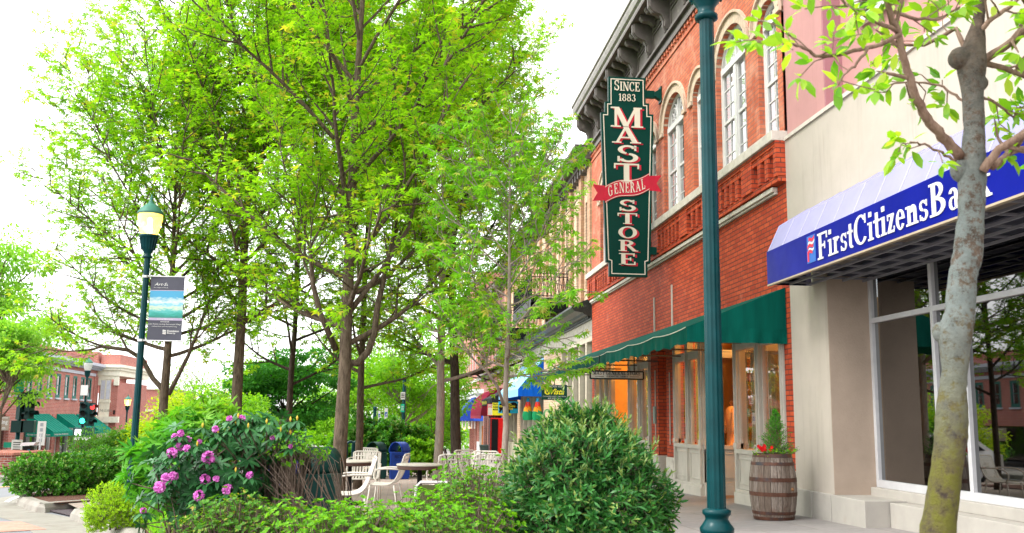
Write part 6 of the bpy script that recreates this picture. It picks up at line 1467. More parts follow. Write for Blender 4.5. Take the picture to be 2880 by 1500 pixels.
mb = MB(); mb.lathe([(.2, -.05), (.19, .02), (.18, .17)], (mx, my, mz), 16); put("skirt", mb, plain("coral_cloth", (.55, .16, .07), .8), t)
for k, (dx, dy, zz_, r, c, nm, lb_) in enumerate(((-.25, -.35, .62, .13, (.75, .5, .2), "display_plush", "round plush toy low in the lit window"), (-.2, .3, .60, .15, (.5, .2, .08), "display_basket", "orange basket of goods low in the lit window"), (.5, -.5, 1.95, .22, (.18, .06, .03), "display_hat", "dark wide-brimmed hat above the mannequin in the lit window"))):
    t = thing(nm, lb_, "shop display", (mx + dx, my + dy, zz_)); mb = MB(); c_ = (mx + dx, my + dy, zz_)
    if nm == "display_hat": mb.lathe([(.001, .18), (.1, .17), (.12, .03), (.26, 0), (.27, -.01), (.12, .0)], c_, 20, cap=False); put("felt", mb, plain("hat_brown", c, .8), t, sm=True)
    elif nm == "display_basket": mb.lathe([(.12, 0), (.16, .2), (.17, .21), (.14, .18)], c_, 18); put("basket", mb, plain("basket_orange", c, .8, var=.4, scale=40), t); mb = MB(); [mb.sphere((c_[0] + .07 * cos(a), c_[1] + .07 * sin(a), c_[2] + .22), .055, 8, 6) for a in (0, 1.5, 3, 4.5)]; put("goods", mb, plain("goods_cream", (.7, .55, .35), .7), t)
    else: mb.sphere(c_, .12, 14, 10); mb.sphere((c_[0] - .03, c_[1], c_[2] + .17), .09, 12, 8); put("body", mb, plain("plush_gold", c, .9), t, sm=True); mb = MB(); [mb.sphere((c_[0] - .03, c_[1] + s * .07, c_[2] + .24), .03, 8, 6) for s in (-1, 1)]; put("ear", mb, plain("plush_gold", c, .9), t, sm=True)
mb = MB(); mb.box(7.1, 17.05, .3, 7.9, 19.7, .52); sh = put("display_platform", mb, WARM, store)
# ================================================================== FOLIAGE
rng = np.random.default_rng(7)
def norm(a): return a / (np.linalg.norm(a, axis=-1, keepdims=True) + 1e-9)
def tmpl(kind):
    """leaf outlines as quads in a plane: x along the leaf, y across, z up"""
    if kind == 'maple':
        V = [(0, 0, 0)]; Q = []
        for ang, L, w_ in ((0, 1.0, .17), (52, .82, .15), (-52, .82, .15)):
            a = radians(ang); d = np.array([cos(a), sin(a)]); n = np.array([-sin(a), cos(a)]); o = len(V)
            m = .45 * L
            for p, z in ((d * m + n * w_, -.02), (d * L, -.16 if ang else -.12), (d * m - n * w_, -.02)): V.append((p[0], p[1], z))
            Q.append((0, o + 2, o + 1, o))
        return np.array(V), np.array(Q)
    if kind == 'maple5':
        V = [(0, 0, 0)]; Q = []
        for ang, L, w_ in ((0, 1.0, .15), (45, .9, .13), (-45, .9, .13), (98, .55, .10), (-98, .55, .10)):
            a = radians(ang); d = np.array([cos(a), sin(a)]); n = np.array([-sin(a), cos(a)]); o = len(V); m = .5 * L
            for p, z in ((d * m + n * w_, -.03), (d * L, -.2 if ang else -.15), (d * m - n * w_, -.03)): V.append((p[0], p[1], z))
            Q.append((0, o + 2, o + 1, o))
        return np.array(V), np.array(Q)
    if kind == 'oval':          # folded oval
        V = [(0, 0, 0), (.3, .2, .05), (.3, 0, 0), (.3, -.2, .05), (.68, .2, .04), (.68, 0, -.02), (.68, -.2, .04), (1, 0, -.08)]
        Q = [(0, 2, 1, 1), (0, 3, 2, 2), (1, 2, 5, 4), (2, 3, 6, 5), (4, 5, 7, 7), (5, 6, 7, 7)]
        V = np.array(V); return V, [(0, 3, 2, 1), (1, 2, 5, 4), (2, 3, 6, 5), (4, 5, 6, 7)]
    if kind == 'blade':         # lance shaped, gently arched
        return np.array([(0, 0, 0), (.28, .11, .03), (.28, -.11, .03), (.65, .12, .0), (.65, -.12, .0), (1, 0, -.12)]), [(0, 2, 1, 0), (1, 2, 4, 3), (3, 4, 5, 3)]
    if kind == 'oblong': return np.array([(0, 0, 0), (.22, .12, .03), (.22, 0, 0), (.22, -.12, .03), (.75, .13, .0), (.75, 0, -.04), (.75, -.13, .0), (1, 0, -.14)]), [(0, 3, 2, 1), (1, 2, 5, 4), (2, 3, 6, 5), (4, 5, 6, 7)]
    if kind == 'kite': return np.array([(0, 0, 0), (.45, .24, .03), (1, 0, -.05), (.45, -.24, .03)]), [(0, 3, 2, 1)]
    if kind == 'round': return np.array([(0, 0, 0), (.3, .36, .03), (.8, .3, 0), (1, 0, -.08), (.8, -.3, 0), (.3, -.36, .03)]), [(0, 5, 4, 1), (1, 4, 3, 2)]
def leaves(kind, P, D, U, S, name):
    """P positions, D leaf direction, U face normal hint, S sizes -> one mesh"""
    V, Q = tmpl(kind); Q = [q if len(set(q)) == 4 else q for q in Q]
    if kind == 'blade': V = np.array([(0, 0, 0), (.3, .12, .03), (.3, -.12, .03), (.68, .115, .0), (.68, -.115, .0), (1, .012, -.12), (1, -.012, -.12), (0, -.02, 0)]); Q = [(0, 7, 2, 1), (1, 2, 4, 3), (3, 4, 6, 5)]
    Q = np.array(Q); P = np.asarray(P); D = norm(np.asarray(D)); U = np.asarray(U); Y = norm(np.cross(U, D)); Z = np.cross(D, Y); S = np.asarray(S)[:, None, None]
    A = P[:, None, :] + S * (V[None, :, 0:1] * D[:, None, :] + V[None, :, 1:2] * Y[:, None, :] + V[None, :, 2:3] * Z[:, None, :])
    n, k = len(P), len(V); QQ = (Q[None] + (np.arange(n) * k)[:, None, None]).reshape(-1, 4)
    return arr_mesh(name, A.reshape(-1, 3), QQ)
class Br:                      # gathers branch tubes and leaf seats
    def __init__(s): s.mb = MB(); s.P = []; s.D = []; s.U = []; s.S = []
def curve(p, d, L, n, up, jit, R):
    pts = [np.array(p, float)]; d = np.array(d, float)
    for i in range(n):
        d = d + np.array([0, 0, up]) / n + R.normal(0, jit, 3); d = d / np.linalg.norm(d); pts.append(pts[-1] + d * L / n)
    return pts
def perp(d, R):
    a = R.normal(0, 1, 3); a = a - d * (a @ d); return a / np.linalg.norm(a)
def maple(label, x, y, r0, fork, H, Rr, seed, leafm, barkm, nl=30, size=.118, lean=(0, 0), limbs=(), dens=1.0, kind='maple', bottom=None, ring=1.0, name="maple_tree", elev=(28, 62), twl=(.18, .42), droop=.55, secs=.235, trunk_pts=None, squash=1.0, sides=8, group="green maples on the plaza"):
    R = np.random.default_rng(seed); g = gz(x, y); t = thing(name, label, "tree", (x, y, g), group=group); B = MB(); LP, LD, LU, LS = [], [], [], []
    n = 14; tp = []; rr = []
    wob = np.cumsum(R.normal(0, .012, (n + 1, 2)), 0)
    for i in range(n + 1):
        f = i / n; z = -.1 + (H * .93 + .1) * f; tp.append(np.array([x + lean[0] * f ** 1.3 + wob[i, 0], y + lean[1] * f + wob[i, 1], g + z])); rr.append(max(.015, r0 * (1.25 if i == 0 else 1) * (1 - f) ** .75))
    B.tube(tp, rr, 12)
    def trunk_at(h):
        f = min(max((h + .1) / (H * .93 + .1) * n, 0), n - .001); i = int(f); return tp[i] * (1 - f + i) + tp[i + 1] * (f - i), rr[i]
    def add_leaves(p, d, k, s0):
        # opposite pairs of drooping leaves
        for j in range(k):
            q = p + d * (j * .075)
            for sgn in (-1, 1):
                side = np.cross(d, (0, 0, 1.)); L = np.linalg.norm(side); side = side / L if L > .2 else perp(d, R)
                dd = side * sgn * R.uniform(.5, 1.2) + d * R.uniform(.1, .9) + np.array([0, 0, -R.uniform(.1, 1) * droop]) + R.normal(0, .3, 3)
                dd /= np.linalg.norm(dd); LP.append(q + dd * .035); LD.append(dd); LU.append(np.array([0, 0, 1.]) + R.normal(0, .35, 3)); LS.append(s0 * R.uniform(.65, 1.25))
    def twig(p, d, L):
        q = curve(p, d, L, 3, .25, .08, R); B.tube(q, [.006, .005, .004, .003], 3, cap=False)
        k = max(1, int(L / .075 * dens)); seg = (q[-1] - q[0]) / max(1, k)
        dd = (q[-1] - q[0]) / L
        for j in range(k):
            a = q[0] + (q[-1] - q[0]) * (j + 1) / k
            add_leaves(a, dd, 1, size)
        add_leaves(q[-1], dd, 1, size * .7)
    def limb(p, d, L, r, up):
        m = 10; q = curve(p, d, L, m, up, .05, R); B.tube(q, [max(.006, r * (1 - i / m) ** .8) for i in range(m + 1)], 6, cap=False)
        s = .22 * L * R.uniform(.8, 1.2)
        while s < L * .98:
            f = s / L * m; i = min(int(f), m - 1); a = q[i] * (1 - f + i) + q[i + 1] * (f - i); dl = norm(q[i + 1] - q[i])
            sl = (.30 * L * (1 - s / L) + .38) * R.uniform(.7, 1.25); dv = norm(dl * .75 + perp(dl, R) * .9 + np.array([0, 0, .15]))
            z = curve(a, dv, sl, 4, .35, .08, R); B.tube(z, [max(.004, r * .35 * (1 - j / 4) + .004) for j in range(5)], 4, cap=False)
            u = .15
            while u < sl:
                ff = u / sl * 4; k = min(int(ff), 3); a2 = z[k] * (1 - ff + k) + z[k + 1] * (ff - k); d2 = norm(z[k + 1] - z[k])
                twig(a2, norm(d2 * .8 + perp(d2, R) * .9), R.uniform(*twl)); u += R.uniform(.085, .14) / dens
            twig(z[-1], norm(z[-1] - z[-2]), R.uniform(*twl))
            s += secs * R.uniform(.7, 1.3)
        twig(q[-1], norm(q[-1] - q[-2]), .35)
    for (pts, rb, L) in limbs:               # hand-set big limbs (in world points)
        q = [np.array(p, float) for p in pts]; k = len(q); B.tube(q, [rb * (1 - .5 * i / k) for i in range(k)], 8)
        d = norm(q[-1] - q[-2])
        for a in range(4): limb(q[-1] if a < 2 else q[-2], norm(d + R.normal(0, .35, 3) + [0, 0, .3]), L * R.uniform(.7, 1.1), rb * .4, .5)
    for i in range(nl):
        f = (i + .5) / nl; h = fork + (H * .92 - fork) * f ** .95; p, tr = trunk_at(h); az = i * 2.39996 + R.uniform(-.4, .4)
        pr = (.80 + .35 * sin(min(1, f / .45) * pi / 2)) if f < .45 else 1.15 * (1 - ((f - .45) / .62) ** 1.7)
        pr = max(pr, .22); reach = Rr * pr * R.uniform(.85, 1.12)
        el = radians(elev[0] - (14 if f < .2 else 0) + (elev[1] - elev[0]) * f + R.uniform(-6, 8)); L = reach / cos(el + .12)
        d = np.array([cos(az) * cos(el), sin(az) * cos(el) * squash, sin(el)]); limb(p, d, L, min(tr * .55, .02 + .018 * L), .42)
    put("trunk", B, barkm, t, sm=True)
    c = put("crown", leaves(kind, LP, LD, LU, LS, "crown"), leafm, t)
    return t, len(LP)
BARK = barkmat("maple_bark", (.055, .04, .028), (.165, .125, .09), 9, patch=(((.10, .14, .03), 2.2, .62, .8),))
BARKL = barkmat("pale_maple_bark", (.20, .16, .13), (.36, .30, .25), 7, patch=(((.12, .10, .08), 3, .6, .75),))
BARKD = barkmat("dark_bark", (.035, .025, .02), (.10, .075, .06), 9)
LM = leafmat("maple_leaf", (.19, .44, .014), (.34, .60, .025), (.56, .50, .06), .6, .5, tcol=(1.15, 1.2, .5, 1))
LM2 = leafmat("maple_leaf_deep", (.05, .25, .008), (.14, .40, .010), (.32, .38, .03), .5, .5)
LMY = leafmat("young_maple_leaf", (.13, .42, .02), (.27, .58, .035), (.50, .48, .12), .55, .45, tcol=(1.25, 1.15, .6, 1))
def at(px, Y): return float(ony(px, 1100, Y)[0])
def W(px, py, Y): return tuple(float(c) for c in ony(px, py, Y))
T = []
T.append(maple("spreading maple behind the lit lamp, its branches reaching furthest left", at(462, 21), 21, .115, 2.8, 8.3, 2.9, 11, LM, BARK, 38, elev=(26, 56), dens=.92, lean=(-.1, 0),
   limbs=[([W(458, 1095, 21), W(430, 1065, 21.2), W(400, 1010, 21.2), W(360, 985, 21), W(290, 975, 20.8)], .06, 1.5), ([W(474, 1110, 21), W(500, 1060, 20.9), W(530, 1000, 20.8), W(545, 960, 20.6)], .05, 1.8)], bottom=None))
T.append(maple("tall straight maple right of the art banner", at(663, 20.5), 20.5, .13, 3.4, 12.0, 2.35, 12, LM, BARK, 32, elev=(38, 66), dens=.85, lean=(.05, 0)))
T.append(maple("main maple with the thick bent limb at its right", at(955, 15), 15, .115, 2.45, 11.5, 3.0, 13, LM, BARK, 34, elev=(30, 62), dens=.92, lean=(.0, 0),
   limbs=[([W(972, 1020, 15), W(1005, 1022, 15), W(1035, 990, 15), W(1052, 940, 15.1), W(1062, 860, 15.2), W(1085, 760, 15.4), W(1115, 640, 15.6), W(1130, 520, 15.8)], .062, 1.9), ([W(945, 985, 15), W(900, 880, 14.8), W(880, 800, 14.7), W(872, 700, 14.6)], .05, 1.8), ([W(965, 900, 15), W(1020, 830, 15.1), W(1080, 750, 15.3), W(1150, 640, 15.4)], .05, 1.9)]))
T.append(maple("dark slim maple left of the main trunk", at(818, 25), 25, .09, 2.3, 11.5, 2.9, 14, LM, BARKD, 24, group="green maples on the plaza"))
T.append(maple("slim forked maple right behind the main trunk", at(1017, 24), 24, .10, 2.2, 11.2, 2.8, 15, LM, BARK, 24))
T.append(maple("pale barked maple with old pruning scars", at(1236, 22), 22, .11, 2.3, 10.5, 2.5, 16, LM, BARKL, 28))
T.append(maple("dark barked maple nearest the shops", at(1288, 23), 23, .135, 2.4, 10.6, 2.5, 17, LM, BARKD, 24, lean=(-.3, 0)))
T.append(maple("slender young maple with pale bark and drooping fresh leaves, before the signs", at(1416, 12.5), 12.5, .05, 1.9, 5.3, 1.0, 18, LMY, BARKL, 27, size=.10, elev=(12, 50), dens=1.0, kind='maple5', droop=1.2, secs=.22, twl=(.12, .3),
   limbs=[([W(1416, 1140, 12.5), W(1400, 1090, 12.4), W(1370, 1045, 12.3), W(1340, 1020, 12.2)], .022, .7)]))
# far trees: leaf clumps over a limb skeleton
def far_tree(label, px, Y, ztop, zbot, Rx, leafm, barkm, seed, n=9000, size=.2, r0=.18, name="tree", kind='kite', group="trees beyond the plaza", lump=.32, ratio=1.0, cx=None, layered=0):
    R = np.random.default_rng(seed); x = at(px, Y) if cx is None else cx; g = gz(x, Y); t = thing(name, label, "tree", (x, Y, g), group=group); B = MB()
    H = ztop - g; cz = (ztop + zbot) / 2; rz = (ztop - zbot) / 2
    tp = [np.array([x + R.normal(0, .05) * i, Y, g - .1 + (H * .85) * i / 6]) for i in range(7)]; B.tube(tp, [r0 * (1 - i / 7) for i in range(7)], 8)
    nc = 46; C = []
    for i in range(nc):
        d = norm(R.normal(0, 1, 3)); u = R.uniform(.35, .95); c = np.array([x, Y, cz]) + d * np.array([Rx, Rx * ratio, rz]) * u; C.append(c)
        b = tp[min(6, max(1, int((c[2] - g) / (H * .85) * 6) - 1))]; mid = (b + c) / 2 + np.array([0, 0, -.15]); B.tube([b, mid, c], [r0 * .28, r0 * .16, .015], 5, cap=False)
    C = np.array(C); idx = R.integers(0, nc, n); rad = Rx * lump * R.uniform(.6, 1.25, nc); dd = norm(R.normal(0, 1, (n, 3))); P = C[idx] + dd * (rad[idx] * R.uniform(.25, 1, n) ** .6)[:, None] * np.array([1, 1, .7 if not layered else .28])
    D = norm(dd + R.normal(0, .6, (n, 3)) + [0, 0, -.3]); U = np.tile([0, 0, 1.], (n, 1)) + R.normal(0, .5, (n, 3)); put("trunk", B, barkm, t, sm=True); put("crown", leaves(kind, P, D, U, size * R.uniform(.6, 1.3, n), "crown"), leafm, t); return t
LDK = leafmat("cypress_green", (.020, .13, .018), (.055, .24, .02), None, .35, .6)
LBR = leafmat("bright_leaf", (.10, .30, .015), (.22, .46, .025), None, .5, .5)
LYG = leafmat("yellow_green_leaf", (.24, .40, .015), (.40, .52, .02), None, .5, .5)
LPL = leafmat("pale_left_leaf", (.13, .36, .03), (.27, .50, .07), None, .45, .5)
far_tree("dark green layered conifer standing behind the slim left maples", 815, 40, 4.6, .3, 2.9, LDK, BARKD, 31, 26000, .17, name="conifer_tree", layered=1)
far_tree("bright green tree with leaning pale trunk behind the bins", 1130, 42, 5.6, 1.0, 2.5, LBR, BARKL, 32, 12000, .16)
far_tree("bright green tree between the main trunk and the leaning tree", 1010, 48, 5.6, .8, 2.3, LBR, BARK, 33, 9000, .18)
far_tree("bright green tree at the end of the shop row", 1225, 55, 6.5, -.6, 2.4, LBR, BARK, 34, 9000, .18)
far_tree("big rounded tree filling the left edge of the photo", -60, 36, 8.0, 1.2, 2.9, LPL, BARK, 35, 20000, .17, r0=.2)
far_tree("lower bough tree at the left edge over the signal", 75, 33, 4.6, 2.6, 1.15, LPL, BARK, 36, 7000, .15, r0=.1, cx=at(10, 33))
far_tree("thin pale tree rising behind the hydrangea", 560, 60, 5.2, -1, 2.4, leafmat("thin_pale_leaf", (.14, .30, .05), (.24, .40, .09), None, .5), BARK, 37, 3600, .16, r0=.08)
far_tree("small spreading tree before the corner building", 330, 40, .78, -.30, 1.55, leafmat("small_tree_leaf", (.05, .17, .02), (.10, .26, .03), None, .4), BARKD, 38, 7000, .11, r0=.10, ratio=.7)
far_tree("second small spreading tree beside it", 415, 44, .9, -.5, 1.4, LBR, BARKD, 39, 6000, .12, r0=.08, ratio=.7)
far_tree("yellow-green tree just right of the lit lamp post", 455, 40, 2.1, -.6, 1.5, LYG, BARKD, 40, 8000, .13, r0=.1)
far_tree("yellow-green tree behind the banner maple", 560, 34, 2.3, -.5, 1.6, LYG, BARKD, 41, 8000, .12, r0=.1)
far_tree("mid-green tree between the banner maple and the conifer", 640, 33, 2.6, -.5, 1.7, LBR, BARKD, 42, 9000, .12, r0=.1)
far_tree("mid-green tree behind the parked cars", 900, 62, 3.4, -1.6, 2.8, LBR, BARKD, 43, 9000, .18, r0=.1)
far_tree("broad dark tree closing the street behind the bins", 1180, 60, 3.2, -1.6, 3.0, LM2, BARKD, 44, 9000, .2, r0=.1)
# distant wooded mass closing the view
R = np.random.default_rng(50); n = 26000; xs = R.uniform(-60, 14, n); yy = 95 + R.uniform(0, 18, n); hh = 2.2 + 1.3 * np.sin(xs * .23) + .8 * np.sin(xs * .71 + 1); zz_ = gz(0, 105) + (hh + 1.6) * R.uniform(0, 1, n) ** .7
wd = struct("distant_trees", leaves('kite', np.stack([xs, yy, zz_], 1), R.normal(0, 1, (n, 3)), R.normal(0, 1, (n, 3)) + [0, 0, 1], .55 * R.uniform(.5, 1.2, n), "distant_trees"), LBR, "band of distant trees closing the street", kind='stuff')

# ------------------------------------------------------------------ shrubs
def shrub(name, label, c, rad, ns, kind, size, leafm, stemm, seed, shoot=(.10, .22), per=8, spread=.9, up=.5, node=.02, bias=.33, tw=.0035, group=None, cat="shrub", flat=0, stems=10, droop=0, zmin=None, litem=None, taper=0, whorl=False, part="foliage"):
    R = np.random.default_rng(seed); c = np.array(c, float); g = gz(c[0], c[1]); t = thing(name, label, cat, (c[0], c[1], g), group=group); B = MB(); rad = np.array(rad, float)
    d = norm(R.normal(0, 1, (ns * 2, 3))); d = d[d[:, 2] > -.75][:ns]; u = R.uniform(0, 1, len(d)) ** bias
    lum = 1 + .13 * np.sin(d[:, 0] * 5 + seed) + .13 * np.sin(d[:, 1] * 6 + d[:, 2] * 5 + seed * 2)
    P = c + d * rad * (u * lum)[:, None]
    if taper: k_ = 1 - taper * np.clip((P[:, 2] - c[2]) / rad[2], 0, 1) ** 1.5; P[:, 0] = c[0] + (P[:, 0] - c[0]) * k_; P[:, 1] = c[1] + (P[:, 1] - c[1]) * k_
    if zmin is not None: P = P[P[:, 2] > zmin]; d = d[:len(P)] if len(d) != len(P) else d
    LP, LD, LU, LS = [], [], [], []
    dirs = norm((P - c) / rad * spread + [0, 0, up] + R.normal(0, .35, P.shape))
    for i in range(len(P)):
        L = R.uniform(*shoot); dv = dirs[i]; a = P[i] - dv * L
        if tw: B.tube([a, (a + P[i]) / 2 + R.normal(0, .006, 3), P[i]], [tw * 1.3, tw, tw * .6], 3, cap=False)
        s1 = perp(dv, R); s2 = np.cross(dv, s1); ph = R.uniform(0, 6)
        for j in range(per):
            f = 1.0 if whorl else .25 + .75 * (j + 1) / per; q = a + dv * L * f; an = ph + j * 2.4; sd = s1 * cos(an) + s2 * sin(an); op = (R.uniform(.9, 1.5) if whorl else R.uniform(.6, 1.2)) * (1.15 - .5 * f if not whorl else 1)
            dd = dv * (.75 if not whorl else .35) + sd * op + np.array([0, 0, -droop]); LP.append(q); LD.append(dd); LU.append(dv + R.normal(0, .15, 3) - sd * .3); LS.append(size * R.uniform(.65, 1.15))
    for i in range(stems):
        j = R.integers(0, len(P)); b = np.array([c[0] + R.normal(0, .15) * rad[0], c[1] + R.normal(0, .15) * rad[1], g - .02]); e = c + (P[j] - c) * .85; m_ = (b + e) / 2 + R.normal(0, .06, 3) + (e - b) * [-.12, -.12, .0]
        B.tube(bez([b, m_, e], 8), [.012 * (1 - k / 10) + .002 for k in range(9)], 5, cap=False)
    put("stems", B, stemm, t, sm=True); put(part, leaves(kind, LP, LD, LU, LS, part), leafm, t); return t, P, dirs
TWIG = barkmat("azalea_twig", (.10, .07, .055), (.24, .18, .145), 20)
LVIB = leafmat("leatherleaf", (.018, .11, .024), (.065, .24, .045), (.26, .36, .08), .25, .35, .3, (1.2, 1.3, .6, 1))
LVT = leafmat("leatherleaf_young", (.14, .24, .07), (.24, .34, .12), None, .3, .4)
LAZ = leafmat("azalea_leaf", (.08, .30, .012), (.20, .46, .02), None, .45, .45)
LAZ2 = leafmat("azalea_leaf_old", (.045, .17, .02), (.12, .30, .03), (.35, .30, .06), .4, .45)
LRH = leafmat("rhododendron_leaf", (.012, .075, .022), (.04, .16, .045), None, .15, .35, .28, (1.1, 1.3, .7, 1))
LHY = leafmat("oakleaf_leaf", (.045, .24, .02), (.12, .36, .03), None, .4, .5)
LBX = leafmat("boxwood_leaf", (.20, .42, .012), (.36, .56, .02), None, .4, .5)
LHG = leafmat("hedge_leaf", (.030, .15, .015), (.085, .27, .025), (.26, .36, .12), .35, .4)
def P3(px, py, Y): return tuple(float(v) for v in ony(px, py, Y))
c = P3(1640, 1400, 7.9)
t, P, dr = shrub("rounded_shrub", "big rounded evergreen shrub with narrow leathery leaves", (c[0], 7.9, c[2]), (.70, .68, .72), 3300, 'blade', .076, LVIB, TWIG, 61, (.10, .2), 9, 1.0, .25, bias=.28, tw=.003, taper=.5)
# fresh pale shoots standing out of it
R = np.random.default_rng(5); sel = [i for i in range(len(P)) if (P[i][2] > c[2] + .15) and R.uniform() < .22]
LP, LD, LU, LS = [], [], [], []; B = MB()
for i in sel:
    dv = norm(dr[i] + [0, 0, .5]); a = P[i]; L = R.uniform(.05, .13); B.tube([a, a + dv * L], .0022, 3, cap=False); s1 = perp(dv, R); s2 = np.cross(dv, s1)
    for j in range(7):
        an = j * 2.4; sd = s1 * cos(an) + s2 * sin(an); LP.append(a + dv * L * (.3 + .7 * j / 6)); LD.append(dv * 1.2 + sd * .6); LU.append(dv - sd); LS.append(.055 * R.uniform(.6, 1.1))
put("new_shoots", leaves('blade', LP, LD, LU, LS, "new_shoots"), LVT, t)
# low azaleas
az = [(900, 1510, 7.6, (.55, .45, .24), 700), (1060, 1510, 7.7, (.50, .45, .22), 650), (1210, 1490, 8.0, (.50, .45, .32), 700), (700, 1480, 7.6, (.50, .45, .26), 560), (1340, 1400, 9.2, (.42, .42, .40), 640), (1500, 1480, 8.6, (.4, .4, .3), 260), (600, 1505, 7.8, (.38, .4, .24), 380),
      (840, 1270, 8.6, (.30, .3, .14), 130), (790, 1235, 8.8, (.26, .3, .12), 110), (1130, 1540, 6.6, (.5, .35, .22), 520), (1310, 1510, 7.0, (.42, .35, .30), 440), (960, 1500, 6.5, (.5, .35, .24), 460), (1330, 1440, 7.6, (.28, .3, .34), 260), (455, 1545, 8.6, (.2, .2, .12), 70), (1840, 1490, 8.4, (.18, .2, .14), 60)]
azl = ["low azalea left of centre at the bottom edge", "low azalea below the main tree trunk", "low azalea below the white framed panel", "low azalea under the rhododendron's right side", "upright sparse azalea at the left side of the rounded shrub", "small azalea at the foot of the rounded shrub", "low azalea beneath the rhododendron branches", "twiggy azalea in front of the blue bin", "azalea tips beside the rhododendron's top right", "nearest azalea at the bottom middle", "nearest azalea left of the rounded shrub's foot", "nearest azalea left of the bottom middle", "azalea tucked in front of the rounded shrub's left flank", "low azalea at the grass edge", "small sprig beside the lamp post foot"]
for i, (px, py, Y, rad, ns) in enumerate(az):
    c = P3(px, py, Y); shrub("azalea", azl[i], (c[0], Y, c[2]), rad, int(ns * 1.15), 'oval', .031, LAZ if i % 3 else LAZ2, TWIG, 70 + i, (.05, .14), 10, .7, .8, bias=.4, tw=.0025, whorl=True, group="azaleas in the flower bed", stems=46, droop=-.25)
# bare twiggy azalea fan
R = np.random.default_rng(77); B = MB(); c = P3(1010, 1480, 8.3); g = gz(c[0], 8.3); t = thing("bare_azalea", "arching bare azalea twigs in front of the dark bins", "shrub", (c[0], 8.3, g))
for i in range(52):
    e = P3(R.uniform(715, 960) if i < 38 else R.uniform(1240, 1420), R.uniform(1250, 1400), 8.3 + R.uniform(-.3, .3)); b = np.array([c[0] + R.uniform(-.12, .1) + (0 if i < 38 else .95), 8.3 + R.uniform(-.15, .15), g]); m_ = (b + np.array(e)) / 2 + [R.normal(0, .06), R.normal(0, .05), R.uniform(-.02, .22)]
    B.tube(bez([b, m_, e], 8), [.0045 * (1 - k / 10) + .0014 for k in range(9)], 4, cap=False)
put("twigs", B, TWIG, t, sm=True)
# rhododendron with flower trusses
c = P3(605, 1350, 8.7)
t, P, dr = shrub("rhododendron", "rhododendron with dark whorled leaves and pink-purple flower trusses", (c[0], 8.7, c[2]), (.58, .48, .50), 210, 'oblong', .12, LRH, TWIG, 62, (.1, .25), 9, .9, .5, bias=.35, tw=.006, whorl=True, droop=.25, stems=22)
rh2 = shrub("rhododendron", "upper right rhododendron branches with yellow-tipped buds and few blooms", (P3(745, 1235, 8.9)[0], 8.9, P3(745, 1235, 8.9)[2]), (.40, .32, .22), 90, 'oblong', .12, LRH, TWIG, 63, (.1, .25), 9, .9, .6, bias=.35, tw=.006, whorl=True, droop=.25, stems=14)[0]
FL = plain("rhododendron_pink", (.62, .10, .52), .5, var=.25, scale=30); m, nt, b_ = newmat("petal"); g_ = nt.nodes.new("ShaderNodeNewGeometry"); r_ = nt.nodes.new("ShaderNodeValToRGB"); nt.links.new(g_.outputs["Random Per Island"], r_.inputs[0]); e = r_.color_ramp.elements; e[0].color = (.50, .06, .40, 1); e[1].color = (.78, .25, .68, 1); nt.links.new(r_.outputs[0], b_.inputs["Base Color"]); b_.inputs["Roughness"].default_value = .6; PETAL = m
LEAFT = LRH
def truss(px, py, r, Y=8.25, parent=None):
    Yd = Y + R.uniform(-.08, .08); c = np.array(P3(px, py, Yd)); LP, LD, LU, LS = [], [], [], []
    r = r * .88; nf = 18
    for i in range(nf):
        d = norm(R.normal(0, 1, 3) + [0, -.5, .35]); ctr = c + d * r * .62; s1 = perp(d, R); s2 = np.cross(d, s1)
        for j in range(5):
            a = 2 * pi * j / 5; sd = s1 * cos(a) + s2 * sin(a); LP.append(ctr); LD.append(sd * 1.0 + d * .75); LU.append(d - sd * .4); LS.append(r * .62 * R.uniform(.85, 1.1))
    put("flower_truss", leaves('round', LP, LD, LU, LS, "flower_truss"), PETAL, parent)
    LP, LD, LU, LS = [], [], [], []      # its collar of leaves
    for j in range(9):
        a = 2 * pi * j / 9 + R.uniform(-.2, .2); LP.append(c + [0, .02, -r * .4]); LD.append([cos(a), sin(a), -.35 + R.uniform(-.3, .1)]); LU.append([0, 0, 1.]); LS.append(.13 * R.uniform(.8, 1.1))
    put("leaf_whorl", leaves('oblong', LP, LD, LU, LS, "leaf_whorl"), LEAFT, parent)
for (px, py, r) in ((508, 1220, .035), (492, 1230, .035), (530, 1236, .03), (606, 1209, .035), (645, 1178, .03), (680, 1178, .035), (484, 1275, .05), (508, 1256, .045), (526, 1262, .035), (586, 1288, .062), (561, 1243, .025), (468, 1348, .055), (488, 1340, .045), (448, 1372, .055), (577, 1350, .05), (608, 1348, .032), (640, 1378, .05), (559, 1395, .05), (702, 1337, .035), (766, 1232, .025), (817, 1256, .022), (403, 1437, .03), (648, 1407, .02)): truss(px, py, r, 8.2, t)
BUD = plain("yellow_bud", (.62, .42, .05), .6)
mb = MB(); BWH = []
for (px, py) in ((570, 1198), (663, 1191), (670, 1171), (750, 1187), (817, 1181), (836, 1178), (790, 1209), (817, 1217), (613, 1219), (698, 1199), (646, 1205), (555, 1250), (663, 1323)):
    q = P3(px, py, 8.2); mb.lathe([(.003, -.015), (.0085, 0), (.0085, .01), (.002, .027)], q, 8); BWH.append(q)
put("bud", mb, BUD, rh2)
LP, LD, LU, LS = [], [], [], []
for q in BWH:
    for j in range(9): a = 2 * pi * j / 9 + R.uniform(-.2, .2); LP.append(np.array(q) - [0, 0, .015]); LD.append([cos(a), sin(a), -.45 + R.uniform(-.3, .2)]); LU.append([0, 0, 1.]); LS.append(.12 * R.uniform(.8, 1.1))
put("leaf_whorls", leaves('oblong', LP, LD, LU, LS, "leaf_whorls"), LRH, rh2)
mb = MB()
